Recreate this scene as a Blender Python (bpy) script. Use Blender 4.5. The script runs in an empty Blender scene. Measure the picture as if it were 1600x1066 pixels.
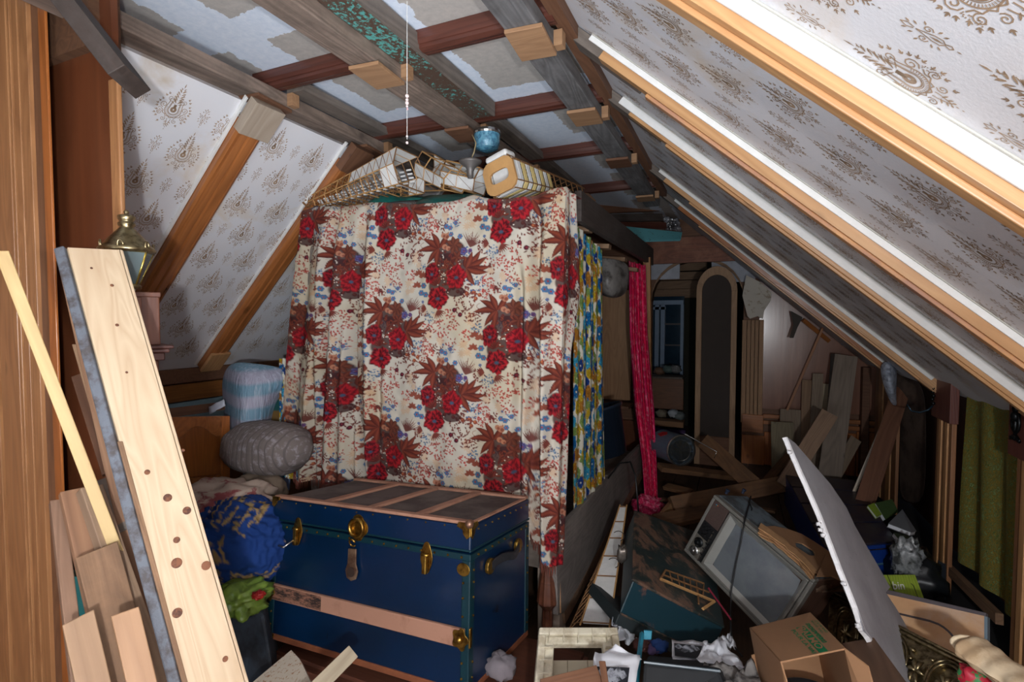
import bpy, math, random
import numpy as np
from mathutils import Vector, Matrix, noise
random.seed(7); rng = np.random.default_rng(7)
SC = bpy.context.scene; COL = SC.collection
PI = math.pi
# ---------------------------------------------------------------- camera, light, exposure
F, CX, CY, HC = 801.0, 800.0, 533.0, 1.5
YAW = math.atan(350/801.); PIT = math.atan(33/801.)
cf0 = np.array([-math.sin(YAW), math.cos(YAW), 0]); cr = np.array([math.cos(YAW), math.sin(YAW), 0]); cz = np.array([0, 0, 1.])
cf = math.cos(PIT)*cf0 - math.sin(PIT)*cz; cu = math.sin(PIT)*cf0 + math.cos(PIT)*cz
CAMP = np.array([0, 0, HC])
cam = bpy.data.cameras.new('camera'); camo = bpy.data.objects.new('camera', cam); COL.objects.link(camo)
cam.sensor_width = 36; cam.lens = 36*F/1600; cam.clip_start = .02; cam.clip_end = 60
camo.matrix_world = Matrix(((cr[0], cu[0], -cf[0], 0), (cr[1], cu[1], -cf[1], 0), (cr[2], cu[2], -cf[2], HC), (0, 0, 0, 1)))
SC.camera = camo
SC.view_settings.view_transform = 'Standard'; SC.view_settings.look = 'None'
SC.view_settings.gamma = 1; SC.view_settings.use_curve_mapping = False
SC.view_settings.exposure = -0.12
w = bpy.data.worlds.new('world'); SC.world = w; w.use_nodes = True
w.node_tree.nodes['Background'].inputs[0].default_value = (.55, .7, 1, 1); w.node_tree.nodes['Background'].inputs[1].default_value = .15
def area(name, loc, target, size, power, col, shape='DISK', sy=None):
    l = bpy.data.lights.new(name, 'AREA'); l.shape = shape; l.size = size; l.energy = power; l.color = col
    if sy: l.size_y = sy
    o = bpy.data.objects.new(name, l); COL.objects.link(o); o.location = loc
    o.rotation_euler = (Vector(target)-Vector(loc)).to_track_quat('-Z', 'Y').to_euler(); return o
def point(name, loc, rad, power, col):
    l = bpy.data.lights.new(name, 'POINT'); l.shadow_soft_size = rad; l.energy = power; l.color = col
    o = bpy.data.objects.new(name, l); COL.objects.link(o); o.location = loc; return o
point('flash_lamp', (.30, -.42, 1.42), .035, 128, (.95, .97, 1))
area('added_soft_fill', (-.6, -1.3, .9), (-1.1, 1.8, 2.6), 1.4, 26, (.78, .88, 1), 'RECTANGLE', 1.0)  # added fill from behind the camera; no such lamp in the room
bl_ = area('added_ceiling_fill', (.02, -.2, .85), (-1.25, 1.95, 2.6), .45, 11, (.80, .90, 1)); bl_.data.spread = math.radians(80)  # added uplight standing in for bounced flash, brightens the ceiling
# ---------------------------------------------------------------- projection helpers (pixel of the 1600x1066 photo -> a point in the room)
def D(px, py): return cf + (px-CX)/F*cr - (py-CY)/F*cu
def W(px, py, s): return CAMP + D(px, py)*s
def WZ(px, py, z): d = D(px, py); return CAMP + d*(z-HC)/d[2]
def WX(px, py, X): d = D(px, py); return CAMP + d*X/d[0]
def WY(px, py, Y): d = D(px, py); return CAMP + d*Y/d[1]
RA, RB, LA, LB = 2.096, -.885, 4.387, .985
def WP(px, py, a, b): d = D(px, py); return CAMP + d*(a-HC)/(d[2]-b*d[0])
def norm(v): v = np.asarray(v, float); return v/(np.linalg.norm(v)+1e-12)
def S(r, g, b):
    f = lambda c: (c/255/12.92 if c <= 10 else ((c/255+.055)/1.055)**2.4)
    return (f(r), f(g), f(b), 1)
# ---------------------------------------------------------------- mesh builder
class MB:
    def __init__(s): s.v = []; s.f = []
    def add(s, vs, fs):
        n = len(s.v); s.v += [tuple(map(float, p)) for p in vs]; s.f += [tuple(i+n for i in f) for f in fs]; return s
    def hexa(s, p):      # p: 4 bottom ring, 4 top ring
        return s.add(p, [(3, 2, 1, 0), (4, 5, 6, 7), (0, 1, 5, 4), (1, 2, 6, 5), (2, 3, 7, 6), (3, 0, 4, 7)])
    def box(s, lo, hi):
        a, b, c = lo; d, e, f = hi
        return s.hexa([(a, b, c), (d, b, c), (d, e, c), (a, e, c), (a, b, f), (d, b, f), (d, e, f), (a, e, f)])
    def cbox(s, c, sz, R=None):
        R = np.eye(3) if R is None else np.asarray(R); c = np.asarray(c, float); h = np.asarray(sz, float)/2
        q = [(-1, -1, -1), (1, -1, -1), (1, 1, -1), (-1, 1, -1), (-1, -1, 1), (1, -1, 1), (1, 1, 1), (-1, 1, 1)]
        return s.hexa([c+R@(np.array(k)*h) for k in q])
    def tube(s, path, r, n=8, cap=True):
        P = [np.asarray(p, float) for p in path]; m = len(P); rs = r if hasattr(r, '__len__') else [r]*m
        up = None; vs = []
        for i in range(m):
            t = norm(P[min(i+1, m-1)]-P[max(i-1, 0)])
            if up is None:
                a = np.array([0, 0, 1.]) if abs(t[2]) < .9 else np.array([1., 0, 0]); up = norm(np.cross(t, a))
            up = norm(up-t*(up@t)); w_ = np.cross(t, up)
            for k in range(n):
                an = 2*PI*k/n; vs.append(P[i]+rs[i]*(math.cos(an)*up+math.sin(an)*w_))
        fs = [(i*n+k, i*n+(k+1) % n, (i+1)*n+(k+1) % n, (i+1)*n+k) for i in range(m-1) for k in range(n)]
        if cap: fs += [tuple(range(n))[::-1], tuple((m-1)*n+k for k in range(n))]
        return s.add(vs, fs)
    def lathe(s, prof, n=24, o=(0, 0, 0), R=None, cap=True, ph=0):   # prof: (r, h) along local z
        R = np.eye(3) if R is None else np.asarray(R); o = np.asarray(o, float); m = len(prof)
        vs = [o+R@np.array([r*math.cos(2*PI*k/n+ph), r*math.sin(2*PI*k/n+ph), h]) for r, h in prof for k in range(n)]
        fs = [(i*n+k, i*n+(k+1) % n, (i+1)*n+(k+1) % n, (i+1)*n+k) for i in range(m-1) for k in range(n)]
        if cap: fs += [tuple(range(n))[::-1], tuple((m-1)*n+k for k in range(n))]
        return s.add(vs, fs)
    def prism(s, poly, d):   # poly: list of 3D points, extruded by vector d
        n = len(poly); d = np.asarray(d, float); P = [np.asarray(p, float) for p in poly]
        return s.add(P+[p+d for p in P], [tuple(range(n))[::-1], tuple(range(n, 2*n))]+[(i, (i+1) % n, (i+1) % n+n, i+n) for i in range(n)])
    def grid(s, G, flip=False):   # G[i][j] points
        a = len(G); b = len(G[0]); vs = [p for row in G for p in row]
        fs = [(i*b+j, i*b+j+1, (i+1)*b+j+1, (i+1)*b+j) for i in range(a-1) for j in range(b-1)]
        if flip: fs = [f[::-1] for f in fs]
        return s.add(vs, fs)
    def mesh(s, name, fix=True):
        me = bpy.data.meshes.new(name); me.from_pydata(s.v, [], s.f); me.update()
        if fix and len(s.f) < 60000:
            import bmesh
            bm = bmesh.new(); bm.from_mesh(me); bmesh.ops.recalc_face_normals(bm, faces=bm.faces); bm.to_mesh(me); bm.free()
        return me
def tag(o, label=None, cat=None, group=None, kind=None):
    for k, v in (('label', label), ('category', cat), ('group', group), ('kind', kind)):
        if v: o[k] = v
    return o
def obj(name, mb, mat, parent=None, label=None, cat=None, group=None, kind=None, M=None, bev=0, smooth=False, solid=0, sub=0, wedge=None):
    me = mb if isinstance(mb, bpy.types.Mesh) else mb.mesh(name)
    if not me.materials: me.materials.append(mat)
    o = bpy.data.objects.new(name, me); COL.objects.link(o)
    if M is not None: o.matrix_world = M
    if smooth:
        me.polygons.foreach_set('use_smooth', [True]*len(me.polygons))
    if solid:
        m = o.modifiers.new('s', 'SOLIDIFY'); m.thickness = solid; m.offset = 0
    if sub:
        m = o.modifiers.new('u', 'SUBSURF'); m.levels = sub; m.render_levels = sub
    if bev:
        m = o.modifiers.new('b', 'BEVEL'); m.width = bev; m.segments = 2; m.limit_method = 'ANGLE'
    if parent is not None: par(o, parent)
    return tag(o, label, cat, group, kind)
def wm(o):
    return wm(o.parent) @ o.matrix_parent_inverse @ o.matrix_basis if o.parent else o.matrix_basis.copy()
def par(o, p):
    m = wm(p); o.parent = p; o.matrix_parent_inverse = m.inverted()
def root(name, loc, label, cat, group=None, M=None):
    o = bpy.data.objects.new(name, None); COL.objects.link(o); o.empty_display_size = .05
    if M is not None: o.matrix_world = M
    else: o.location = tuple(loc)
    return tag(o, label, cat, group)
def frame(O, X, Y, Z):
    return Matrix(((X[0], Y[0], Z[0], O[0]), (X[1], Y[1], Z[1], O[1]), (X[2], Y[2], Z[2], O[2]), (0, 0, 0, 1)))
def frame_xn(O, x, n):    # X along x, Z close to n
    X = norm(x); Z = norm(np.asarray(n)-X*(np.asarray(n)@X)); Y = np.cross(Z, X); return frame(O, X, Y, Z)
# ---------------------------------------------------------------- materials
MC = {}
def newmat(name):
    m = bpy.data.materials.new(name); m.use_nodes = True; nt = m.node_tree; b = nt.nodes['Principled BSDF']; return m, nt, b
def nd(nt, t, **k):
    n = nt.nodes.new(t)
    for a, v in k.items(): setattr(n, a, v)
    return n
def ramp(nt, fac, stops):
    r = nd(nt, 'ShaderNodeValToRGB'); e = r.color_ramp.elements
    while len(e) < len(stops): e.new(.5)
    for i, (p, c) in enumerate(stops): e[i].position = p; e[i].color = c
    nt.links.new(fac, r.inputs[0]); return r
def mixc(nt, fac, a, b, mode='MIX'):
    n = nd(nt, 'ShaderNodeMix', data_type='RGBA', blend_type=mode)
    for i, v in ((0, fac), (6, a), (7, b)):
        if isinstance(v, (int, float)): n.inputs[i].default_value = v
        elif isinstance(v, tuple): n.inputs[i].default_value = v
        else: nt.links.new(v, n.inputs[i])
    return n.outputs[2]
def math_(nt, op, a, b=None, clamp=False):
    n = nd(nt, 'ShaderNodeMath', operation=op, use_clamp=clamp)
    for i, v in ((0, a), (1, b)):
        if v is None: continue
        if isinstance(v, (int, float)): n.inputs[i].default_value = v
        else: nt.links.new(v, n.inputs[i])
    return n.outputs[0]
def coords(nt, scale=(1, 1, 1), rnd=True, rot=(0, 0, 0)):
    tc = nd(nt, 'ShaderNodeTexCoord'); mp = nd(nt, 'ShaderNodeMapping'); mp.inputs['Scale'].default_value = scale; mp.inputs['Rotation'].default_value = rot
    v = tc.outputs['Object']
    if rnd:
        oi = nd(nt, 'ShaderNodeObjectInfo'); vm = nd(nt, 'ShaderNodeVectorMath', operation='MULTIPLY_ADD')
        cb = nd(nt, 'ShaderNodeCombineXYZ')
        for i, k in enumerate((7.3, 3.1, 5.7)):
            mm = math_(nt, 'MULTIPLY', oi.outputs['Random'], k); nt.links.new(mm, cb.inputs[i])
        vm.operation = 'ADD'; nt.links.new(v, vm.inputs[0]); nt.links.new(cb.outputs[0], vm.inputs[1]); v = vm.outputs[0]
    nt.links.new(v, mp.inputs['Vector']); return mp.outputs['Vector']
def noi(nt, vec, scale, detail=4, rough=.55, dist=0):
    n = nd(nt, 'ShaderNodeTexNoise'); n.inputs['Scale'].default_value = scale; n.inputs['Detail'].default_value = detail
    n.inputs['Roughness'].default_value = rough; n.inputs['Distortion'].default_value = dist; nt.links.new(vec, n.inputs['Vector']); return n.outputs[0]
def bump(nt, b, h, strength=.3, dist=.01):
    n = nd(nt, 'ShaderNodeBump'); n.inputs['Strength'].default_value = strength; n.inputs['Distance'].default_value = dist
    nt.links.new(h, n.inputs['Height']); nt.links.new(n.outputs[0], b.inputs['Normal'])
def wood(name, light, dark, axis='X', rough=.45, grain=1., knots=.0, wear=None, wearamt=.5, coat=0., bumps=.25, rings=5., dirt=0.):
    if name in MC: return MC[name]
    m, nt, b = newmat(name); MC[name] = m
    sc = {'X': (1, 1, 1), 'Y': (1, 1, 1), 'Z': (1, 1, 1)}[axis]
    ax = 'XYZ'.index(axis)
    st = [9*grain]*3; st[ax] = .55*grain; v = coords(nt, tuple(st))
    st2 = [1.]*3; st2[ax] = .10; v2 = coords(nt, tuple(st2))
    n1 = noi(nt, v, 3.2, 6, .62, .4); n2 = noi(nt, v2, rings*1.6, 2, .5, .6)
    rg = math_(nt, 'PINGPONG', math_(nt, 'MULTIPLY', n2, rings*2.2), .5)
    st3 = [70*grain]*3; st3[ax] = 1.6; n3 = noi(nt, coords(nt, tuple(st3)), 1.6, 3, .6)
    f = math_(nt, 'ADD', math_(nt, 'MULTIPLY', n1, .5), math_(nt, 'MULTIPLY', rg, .62))
    f = math_(nt, 'ADD', math_(nt, 'MULTIPLY', f, .85), math_(nt, 'MULTIPLY', n3, .22))
    c = ramp(nt, f, [(.22, light), (.98, dark)]).outputs[0]
    if knots:
        sk = [5.5]*3; sk[ax] = 3.4; vo = nd(nt, 'ShaderNodeTexVoronoi'); nt.links.new(coords(nt, tuple(sk)), vo.inputs['Vector']); vo.inputs['Scale'].default_value = 1; vo.inputs['Randomness'].default_value = 1
        k = ramp(nt, vo.outputs['Distance'], [(.035*knots, (1, 1, 1, 1)), (.10*knots, (.35, .35, .35, 1)), (.12*knots, (.55, .55, .55, 1)), (.30*knots, (0, 0, 0, 1))]).outputs[0]
        c = mixc(nt, k, c, tuple(x*.22 for x in dark[:3])+(1,))
    if wear:
        wn = noi(nt, coords(nt, (2, 2, 2)), 2.5, 8, .7, .3)
        wf = ramp(nt, wn, [(.5-.12*wearamt, (0, 0, 0, 1)), (.66-.1*wearamt, (1, 1, 1, 1))]).outputs[0]
        c = mixc(nt, math_(nt, 'MULTIPLY', wf, wearamt), c, wear)
    if dirt:
        dn = noi(nt, coords(nt, (1, 1, 1)), 3.5, 9, .75); df = ramp(nt, dn, [(.36, (1, 1, 1, 1)), (.56, (0, 0, 0, 1))]).outputs[0]
        c = mixc(nt, math_(nt, 'MULTIPLY', df, dirt), c, (.035, .028, .022, 1))
    nt.links.new(c, b.inputs['Base Color']); b.inputs['Roughness'].default_value = rough
    if coat: b.inputs['Coat Weight'].default_value = coat; b.inputs['Coat Roughness'].default_value = .25
    bump(nt, b, f, bumps, .004); return m
def plain(name, col, rough=.5, metal=0., spec=None, var=.15, scale=8., bumps=0., bscale=None, alpha=None, trans=0, coat=0, col2=None, var2=(.45, .6), emis=None):
    if name in MC: return MC[name]
    m, nt, b = newmat(name); MC[name] = m
    v = coords(nt); n = noi(nt, v, scale, 6, .65)
    c2 = col2 if col2 else tuple(x*(1-var) for x in col[:3])+(1,)
    r = ramp(nt, n, [(var2[0] if col2 else .3, col), (var2[1] if col2 else .7, c2)]).outputs[0]
    nt.links.new(r, b.inputs['Base Color']); b.inputs['Roughness'].default_value = rough; b.inputs['Metallic'].default_value = metal
    if spec is not None: b.inputs['Specular IOR Level'].default_value = spec
    if trans: b.inputs['Transmission Weight'].default_value = trans
    if coat: b.inputs['Coat Weight'].default_value = coat
    if alpha is not None: b.inputs['Alpha'].default_value = alpha
    if bumps: bump(nt, b, noi(nt, v, bscale or scale*3, 5, .6), bumps, .006)
    return m
def vcol(name, rough=.85, bumps=.15, sheen=.2):
    if name in MC: return MC[name]
    m, nt, b = newmat(name); MC[name] = m
    a = nd(nt, 'ShaderNodeVertexColor', layer_name='Col'); nt.links.new(a.outputs[0], b.inputs['Base Color'])
    b.inputs['Roughness'].default_value = rough; b.inputs['Specular IOR Level'].default_value = .25
    if bumps: bump(nt, b, noi(nt, coords(nt, rnd=False), 90, 3), bumps, .003)
    return m
PINE = wood('varnished_pine', S(204, 158, 110), S(156, 106, 64), 'X', .38, 1, .5, coat=.25)
PINEZ = wood('varnished_pine_upright', S(186, 134, 88), S(128, 82, 50), 'Z', .38, 1, .45, coat=.3)
PINEY = wood('varnished_pine_depth', S(208, 164, 114), S(150, 104, 64), 'Y', .4, 1, .5)
ORANGE = wood('orange_pine', S(182, 114, 62), S(108, 60, 30), 'X', .3, 1, .5, coat=.4)
ORANGEZ = wood('orange_pine_upright', S(190, 114, 56), S(120, 64, 28), 'Z', .3, 1, .4, coat=.4)
FRESH = wood('fresh_pine', S(204, 182, 152), S(168, 136, 104), 'X', .6, .55, .0, rings=7, bumps=.1)
FRESH2 = wood('cut_pine', S(154, 122, 92), S(108, 80, 58), 'X', .65, 1, .4)
RUSTIC = wood('rough_sawn_wood', S(142, 108, 80), S(84, 60, 42), 'X', .8, 1.4, .35, bumps=.6, dirt=.3)
OLD = wood('weathered_board', S(128, 116, 106), S(66, 58, 52), 'X', .8, 1.2, .3, bumps=.5, dirt=.4)
OLDY = wood('weathered_beam', S(150, 132, 118), S(76, 62, 52), 'Y', .8, 1.2, .4, bumps=.5, dirt=.5)
GREYB = wood('grey_beam', S(120, 118, 118), S(50, 46, 44), 'Y', .8, 1.2, .4, bumps=.6, wear=S(150, 148, 146), wearamt=.3)
DARK = wood('dark_board', S(72, 60, 54), S(34, 26, 22), 'X', .65, 1.2, 0, wear=S(96, 90, 86), wearamt=.35)
REDW = wood('red_brown_batten', S(98, 54, 42), S(50, 26, 20), 'X', .42, 1, .3, coat=.15)
CHERRY = wood('cherry_panel', S(116, 66, 40), S(76, 38, 22), 'Z', .3, .5, 0, coat=.3, rings=3, bumps=.05)
WALNUT = wood('walnut_panel', S(140, 92, 66), S(92, 54, 36), 'Z', .35, .6, 0, coat=.3, rings=3, bumps=.08)
BLOCKW = wood('offcut_wood', S(174, 134, 98), S(132, 96, 68), 'X', .7, .8, .2)
BLOCKD = wood('dark_offcut', S(120, 82, 58), S(78, 48, 32), 'X', .7, .8, .2)
TANZ = wood('tan_board_upright', S(172, 132, 94), S(124, 88, 58), 'Z', .6, .8, .2)
FLOORW = wood('floor_boards', S(92, 66, 46), S(46, 30, 20), 'Y', .6, 1, .2, dirt=.6)
BALSA = plain('balsa_wood', S(196, 148, 92), .7, var=.3)
BALSAD = plain('balsa_dark', S(140, 98, 58), .7, var=.35)
BRASS = plain('aged_brass', S(190, 150, 70), .32, .95, col2=S(104, 74, 34), var2=(.42, .62), scale=30)
ABRASS = plain('antique_brass', S(176, 160, 122), .3, .95, col2=S(92, 78, 54), var2=(.42, .66), scale=40)
IRON = plain('black_iron', S(22, 24, 26), .38, .6)
WHITEP = plain('white_paint', S(232, 232, 228), .6, var=.08)
BLACK = plain('black_plastic', S(20, 20, 22), .45, var=.3)
VOID = plain('dark_lining', S(26, 22, 20), .9, var=.3)
CARD = plain('brown_cardboard', S(158, 118, 84), .8, var=.14, scale=5)
CARDD = plain('cardboard_edge', S(150, 108, 70), .85, var=.25, scale=30)
TISSUE = plain('white_tissue', S(226, 224, 220), .6, var=.16, scale=30, bumps=.2)
PAPER = plain('white_paper', S(222, 224, 230), .7, var=.06)
STEEL = plain('tin_plate', S(188, 186, 182), .25, .95, var=.3)
# ---------------------------------------------------------------- reusable shapes
def bx(L, Wd, T, r=None):          # box centred across, from x=0 to L
    return MB().box((0, -Wd/2, -T/2), (L, Wd/2, T/2))
def plank(name, A, B, wd, th, mat, label=None, cat=None, n=None, parent=None, group=None, bev=.002, kind=None, roll=0, taper=None, bow=0):
    A = np.asarray(A); B = np.asarray(B); x = B-A; L = np.linalg.norm(x)
    nn = (CAMP-(A+B)/2) if n is None else np.asarray(n, float)
    X = norm(x); Z = norm(nn-X*(nn@X)); Y = np.cross(Z, X)
    if roll:
        a = math.radians(roll); Z, Y = Z*math.cos(a)+Y*math.sin(a), Y*math.cos(a)-Z*math.sin(a)
    mb = MB(); k = 9 if bow else 2; vs = []; 
    e = [random.uniform(-1, 1)*.004 for _ in range(4)]
    for i in range(k):
        t = i/(k-1); wt = wd*(1+(taper-1)*t) if taper else wd
        zz = bow*math.sin(PI*t)
        vs += [(t*L+(e[0] if i in (0, k-1) else 0), -wt/2, -th/2+zz), (t*L+(e[1] if i in (0, k-1) else 0), wt/2, -th/2+zz), (t*L+(e[1] if i in (0, k-1) else 0), wt/2, th/2+zz), (t*L+(e[0] if i in (0, k-1) else 0), -wt/2, th/2+zz)]
    fs = [(0, 1, 2, 3), tuple((k-1)*4+j for j in (3, 2, 1, 0))]
    for i in range(k-1):
        for j in range(4): fs.append((i*4+j, (i+1)*4+j, (i+1)*4+(j+1) % 4, i*4+(j+1) % 4))
    mb.add(vs, fs)
    return obj(name, mb, mat, parent, label, cat, group, kind, M=frame(A, X, Y, Z), bev=bev)
def pp(name, a, b, wd, th, mat, label=None, cat=None, **k):   # a, b = (px, py, depth)
    return plank(name, W(*a), W(*b), wd, th, mat, label, cat, **k)
def strip_profile(name, A, B, n, prof, mat, parent=None, **k):  # extrude a (y,z) profile from A to B, z towards n
    A = np.asarray(A); B = np.asarray(B); x = B-A; L = np.linalg.norm(x); X = norm(x); Z = norm(np.asarray(n)-X*(np.asarray(n)@X)); Y = np.cross(Z, X)
    m = len(prof); vs = [(0, y, z) for y, z in prof]+[(L, y, z) for y, z in prof]
    fs = [tuple(range(m)), tuple(range(m, 2*m))[::-1]]+[(i, i+m, (i+1) % m+m, (i+1) % m) for i in range(m)]
    return obj(name, MB().add(vs, fs), mat, parent, M=frame(A, X, Y, Z), **k)
def moulded(wd, th, back=0.):      # stepped moulding profile across width wd, face at z=th
    h = wd/2
    return [(-h, back), (-h, th*.55), (-h*.86, th*.7), (-h*.8, th*.55), (-h*.72, th*.9), (-h*.30, th*.95), (-h*.26, th*.78), (-h*.2, th*.95), (h*.2, th), (h*.26, th*.8), (h*.32, th), (h*.74, th*.92), (h*.8, th*.6), (h*.88, th*.72), (h, th*.5), (h, back)]
def heap(name, c, r, mat, amp=.25, fr=3., seed=0, parent=None, n=40, flat=.0, **k):   # wrinkled soft lump
    c = np.asarray(c, float); vs = []; m = n//2
    for i in range(m+1):
        th = PI*i/m
        for j in range(n):
            ph = 2*PI*j/n; d = np.array([math.sin(th)*math.cos(ph), math.sin(th)*math.sin(ph), math.cos(th)])
            q = Vector(d*fr)+Vector((seed*3.1, seed*1.7, 0))
            a = 1+amp*(noise.noise(q)*1.0+.5*abs(noise.noise(q*2.3))+.22*noise.noise(q*5.1))
            e = np.sign(d)*np.abs(d)**.8
            p = c+np.array(r)*e*a
            vs.append(p)
    fs = [(i*n+j, i*n+(j+1) % n, (i+1)*n+(j+1) % n, (i+1)*n+j) for i in range(m) for j in range(n)]
    return obj(name, MB().add(vs, fs), mat, parent, smooth=True, **k)
def sheet(name, P, mat, nx=24, ny=16, amp=.02, fr=6, seed=0, th=.003, parent=None, smooth=True, **k):  # wrinkled sheet between 4 corners
    P = [np.asarray(p, float) for p in P]; nrm = norm(np.cross(P[1]-P[0], P[3]-P[0])); G = []
    for i in range(ny+1):
        v = i/ny; row = []
        for j in range(nx+1):
            u = j/nx; p = (1-u)*(1-v)*P[0]+u*(1-v)*P[1]+u*v*P[2]+(1-u)*v*P[3]
            q = Vector((u*fr+seed*5.3, v*fr, seed)); d = amp*(noise.noise(q)+.5*noise.noise(q*2.2))
            e = amp*.5*noise.noise(q+Vector((9, 4, 1)))
            row.append(p+nrm*d+e*norm(P[1]-P[0]))
        G.append(row)
    return obj(name, MB().grid(G), mat, parent, smooth=smooth, solid=th, **k)
# ================================================================ THE ROOM
YB = 5.9; YF = -1.6; KX = 1.03; LKX = -3.26; ZK = 1.185; ZC = 2.60
def slope_z(x, right): return RA+RB*x if right else LA+LB*x
XRt = (ZC-RA)/RB; XLt = -1.97        # where the slopes meet the ceiling
# wallpaper
m, nt, b = newmat('wallpaper_ground'); WPAPER = m
v = coords(nt, rnd=False); st = noi(nt, v, 2.2, 6, .6, .5); fine = noi(nt, v, 120, 3, .6)
c = ramp(nt, st, [(.30, S(222, 210, 196)), (.45, S(228, 228, 232)), (.62, S(230, 228, 230)), (.74, S(206, 190, 170))]).outputs[0]
nt.links.new(c, b.inputs['Base Color']); b.inputs['Roughness'].default_value = .6; bump(nt, b, fine, .25, .002)
PRINT = plain('wallpaper_print_ink', S(176, 148, 120), .6, col2=S(146, 122, 100), scale=20)
JOINT = plain('joint_compound_edge', S(236, 234, 230), .7, var=.12, scale=12)
# ceiling plasterboard with brushed white joints
m, nt, b = newmat('ceiling_board'); CEILM = m
g = nd(nt, 'ShaderNodeNewGeometry'); sx = nd(nt, 'ShaderNodeSeparateXYZ'); nt.links.new(g.outputs['Position'], sx.inputs[0])
v = coords(nt, rnd=False); nz = noi(nt, v, 16, 6, .6)
nzs = math_(nt, 'MULTIPLY', math_(nt, 'SUBTRACT', nz, .5), .085)
xx = math_(nt, 'ADD', sx.outputs[0], nzs); yy = math_(nt, 'ADD', sx.outputs[1], nzs)
def band(v_, lo, hi):
    return math_(nt, 'MULTIPLY', math_(nt, 'GREATER_THAN', v_, lo), math_(nt, 'LESS_THAN', v_, hi))
mk = None
for lo, hi in ((-1.93, -1.72), (-1.22, -1.08), (-.60, -.4), (-.80, -.70), (-1.44, -1.36)):
    q = band(xx, lo, hi); mk = q if mk is None else math_(nt, 'MAXIMUM', mk, q)
for lo, hi in ((.55, .68), (1.34, 1.50), (2.26, 2.38), (2.96, 3.12), (3.72, 3.86), (4.6, 4.8)):
    mk = math_(nt, 'MAXIMUM', mk, band(yy, lo, hi))
far_ = math_(nt, 'GREATER_THAN', sx.outputs[1], 2.55); mk = math_(nt, 'MAXIMUM', mk, math_(nt, 'MULTIPLY', far_, band(xx, -1.1, -.9)))
spk = noi(nt, v, 35, 6, .7); grey = ramp(nt, spk, [(.3, S(196, 188, 180)), (.7, S(172, 166, 160))]).outputs[0]
wh = ramp(nt, spk, [(.3, S(236, 242, 252)), (.75, S(210, 222, 238))]).outputs[0]
nt.links.new(mixc(nt, mk, grey, wh), b.inputs['Base Color']); b.inputs['Roughness'].default_value = .6; bump(nt, b, math_(nt, 'ADD', mk, spk), .25, .003)
# shell
fl = obj('floor', MB().box((-3.4, YF, -.12), (1.9, 9.0, -.025)), VOID, kind='structure')
bm0 = None
for i in range(20):
    x0 = -3.3+i*.215
    for y0, y1 in ((-1.6, 1.9), (1.905, 5.4), (5.405, 9.0)):
        o = obj('floor_board', MB().box((x0, y0, -.025), (x0+.21, y1, random.uniform(-.003, 0))), FLOORW, fl, bev=.002)
obj('ceiling', MB().box((-2.3, YF, ZC), (XRt+.05, YB, ZC+.03)), CEILM, kind='structure')
def slope_panel(name, x0, x1, right, y0, y1, mat, th=.03):
    a = (x0, slope_z(x0, right)); b_ = (x1, slope_z(x1, right)); n = norm((-(b_[1]-a[1]), 0, b_[0]-a[0]));
    if n[2] < 0: n = -n
    return obj(name, MB().prism([(a[0], y0, a[1]), (b_[0], y0, b_[1]), (b_[0], y1, b_[1]), (a[0], y1, a[1])], n*th), mat, kind='structure')
wr = slope_panel('wall_right', XRt, KX+.12, True, YF, YB, WPAPER)
wl = slope_panel('wall_left', LKX-.05, XLt, False, 1.03, YB, WPAPER)
obj('wall_right_knee', MB().box((KX+.30, YF, 0), (KX+.34, YB, ZK+.3)), wood('knee_panel', S(96, 62, 42), S(52, 32, 24), 'Z', .7, 1, 0), kind='structure')
lk = obj('wall_left_knee', MB().box((LKX-.06, 1.03, 0), (LKX-.02, YB, ZK+.05)), wood('knee_panel_left', S(120, 78, 48), S(70, 42, 28), 'Z', .6, 1, 0), kind='structure')
obj('wall_front', MB().box((-3.4, YF-.05, 0), (1.5, YF, 2.7)), plain('rear_wall_paint', S(150, 130, 110), .8), kind='structure')
# ------------------------------------------------ damask print: flat line ornament lying on the paper
def ribbon(mb, pts, wds, k=1):
    n = len(pts)
    if n < 2: return
    vs = []
    for i in range(n):
        t = np.subtract(pts[min(i+1, n-1)], pts[max(i-1, 0)]); t = t/(np.hypot(*t)+1e-9); nn = np.array((-t[1], t[0])); w_ = wds[i] if hasattr(wds, '__len__') else wds
        p = np.array(pts[i]); vs += [tuple(p+nn*w_/2), tuple(p-nn*w_/2)]
    b0 = len(mb[0]); mb[0].extend(vs); mb[1].extend([(b0+2*i, b0+2*i+1, b0+2*i+3, b0+2*i+2) for i in range(n-1)])
def spiral(cx, cy, r, a0, turns, n, sgn=1):
    return [(cx+r*(1-.82*i/(n-1))*math.cos(a0+sgn*turns*2*PI*i/(n-1)), cy+r*(1-.82*i/(n-1))*math.sin(a0+sgn*turns*2*PI*i/(n-1))) for i in range(n)]
def leaf(mb, x, y, a, L, w_, n=4):
    pts = [(x+L*t*math.cos(a), y+L*t*math.sin(a)) for t in np.linspace(0, 1, n)]
    ribbon(mb, pts, [w_*math.sin(PI*min(.98, max(.04, t)))+.002 for t in np.linspace(0, 1, n)])
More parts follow.
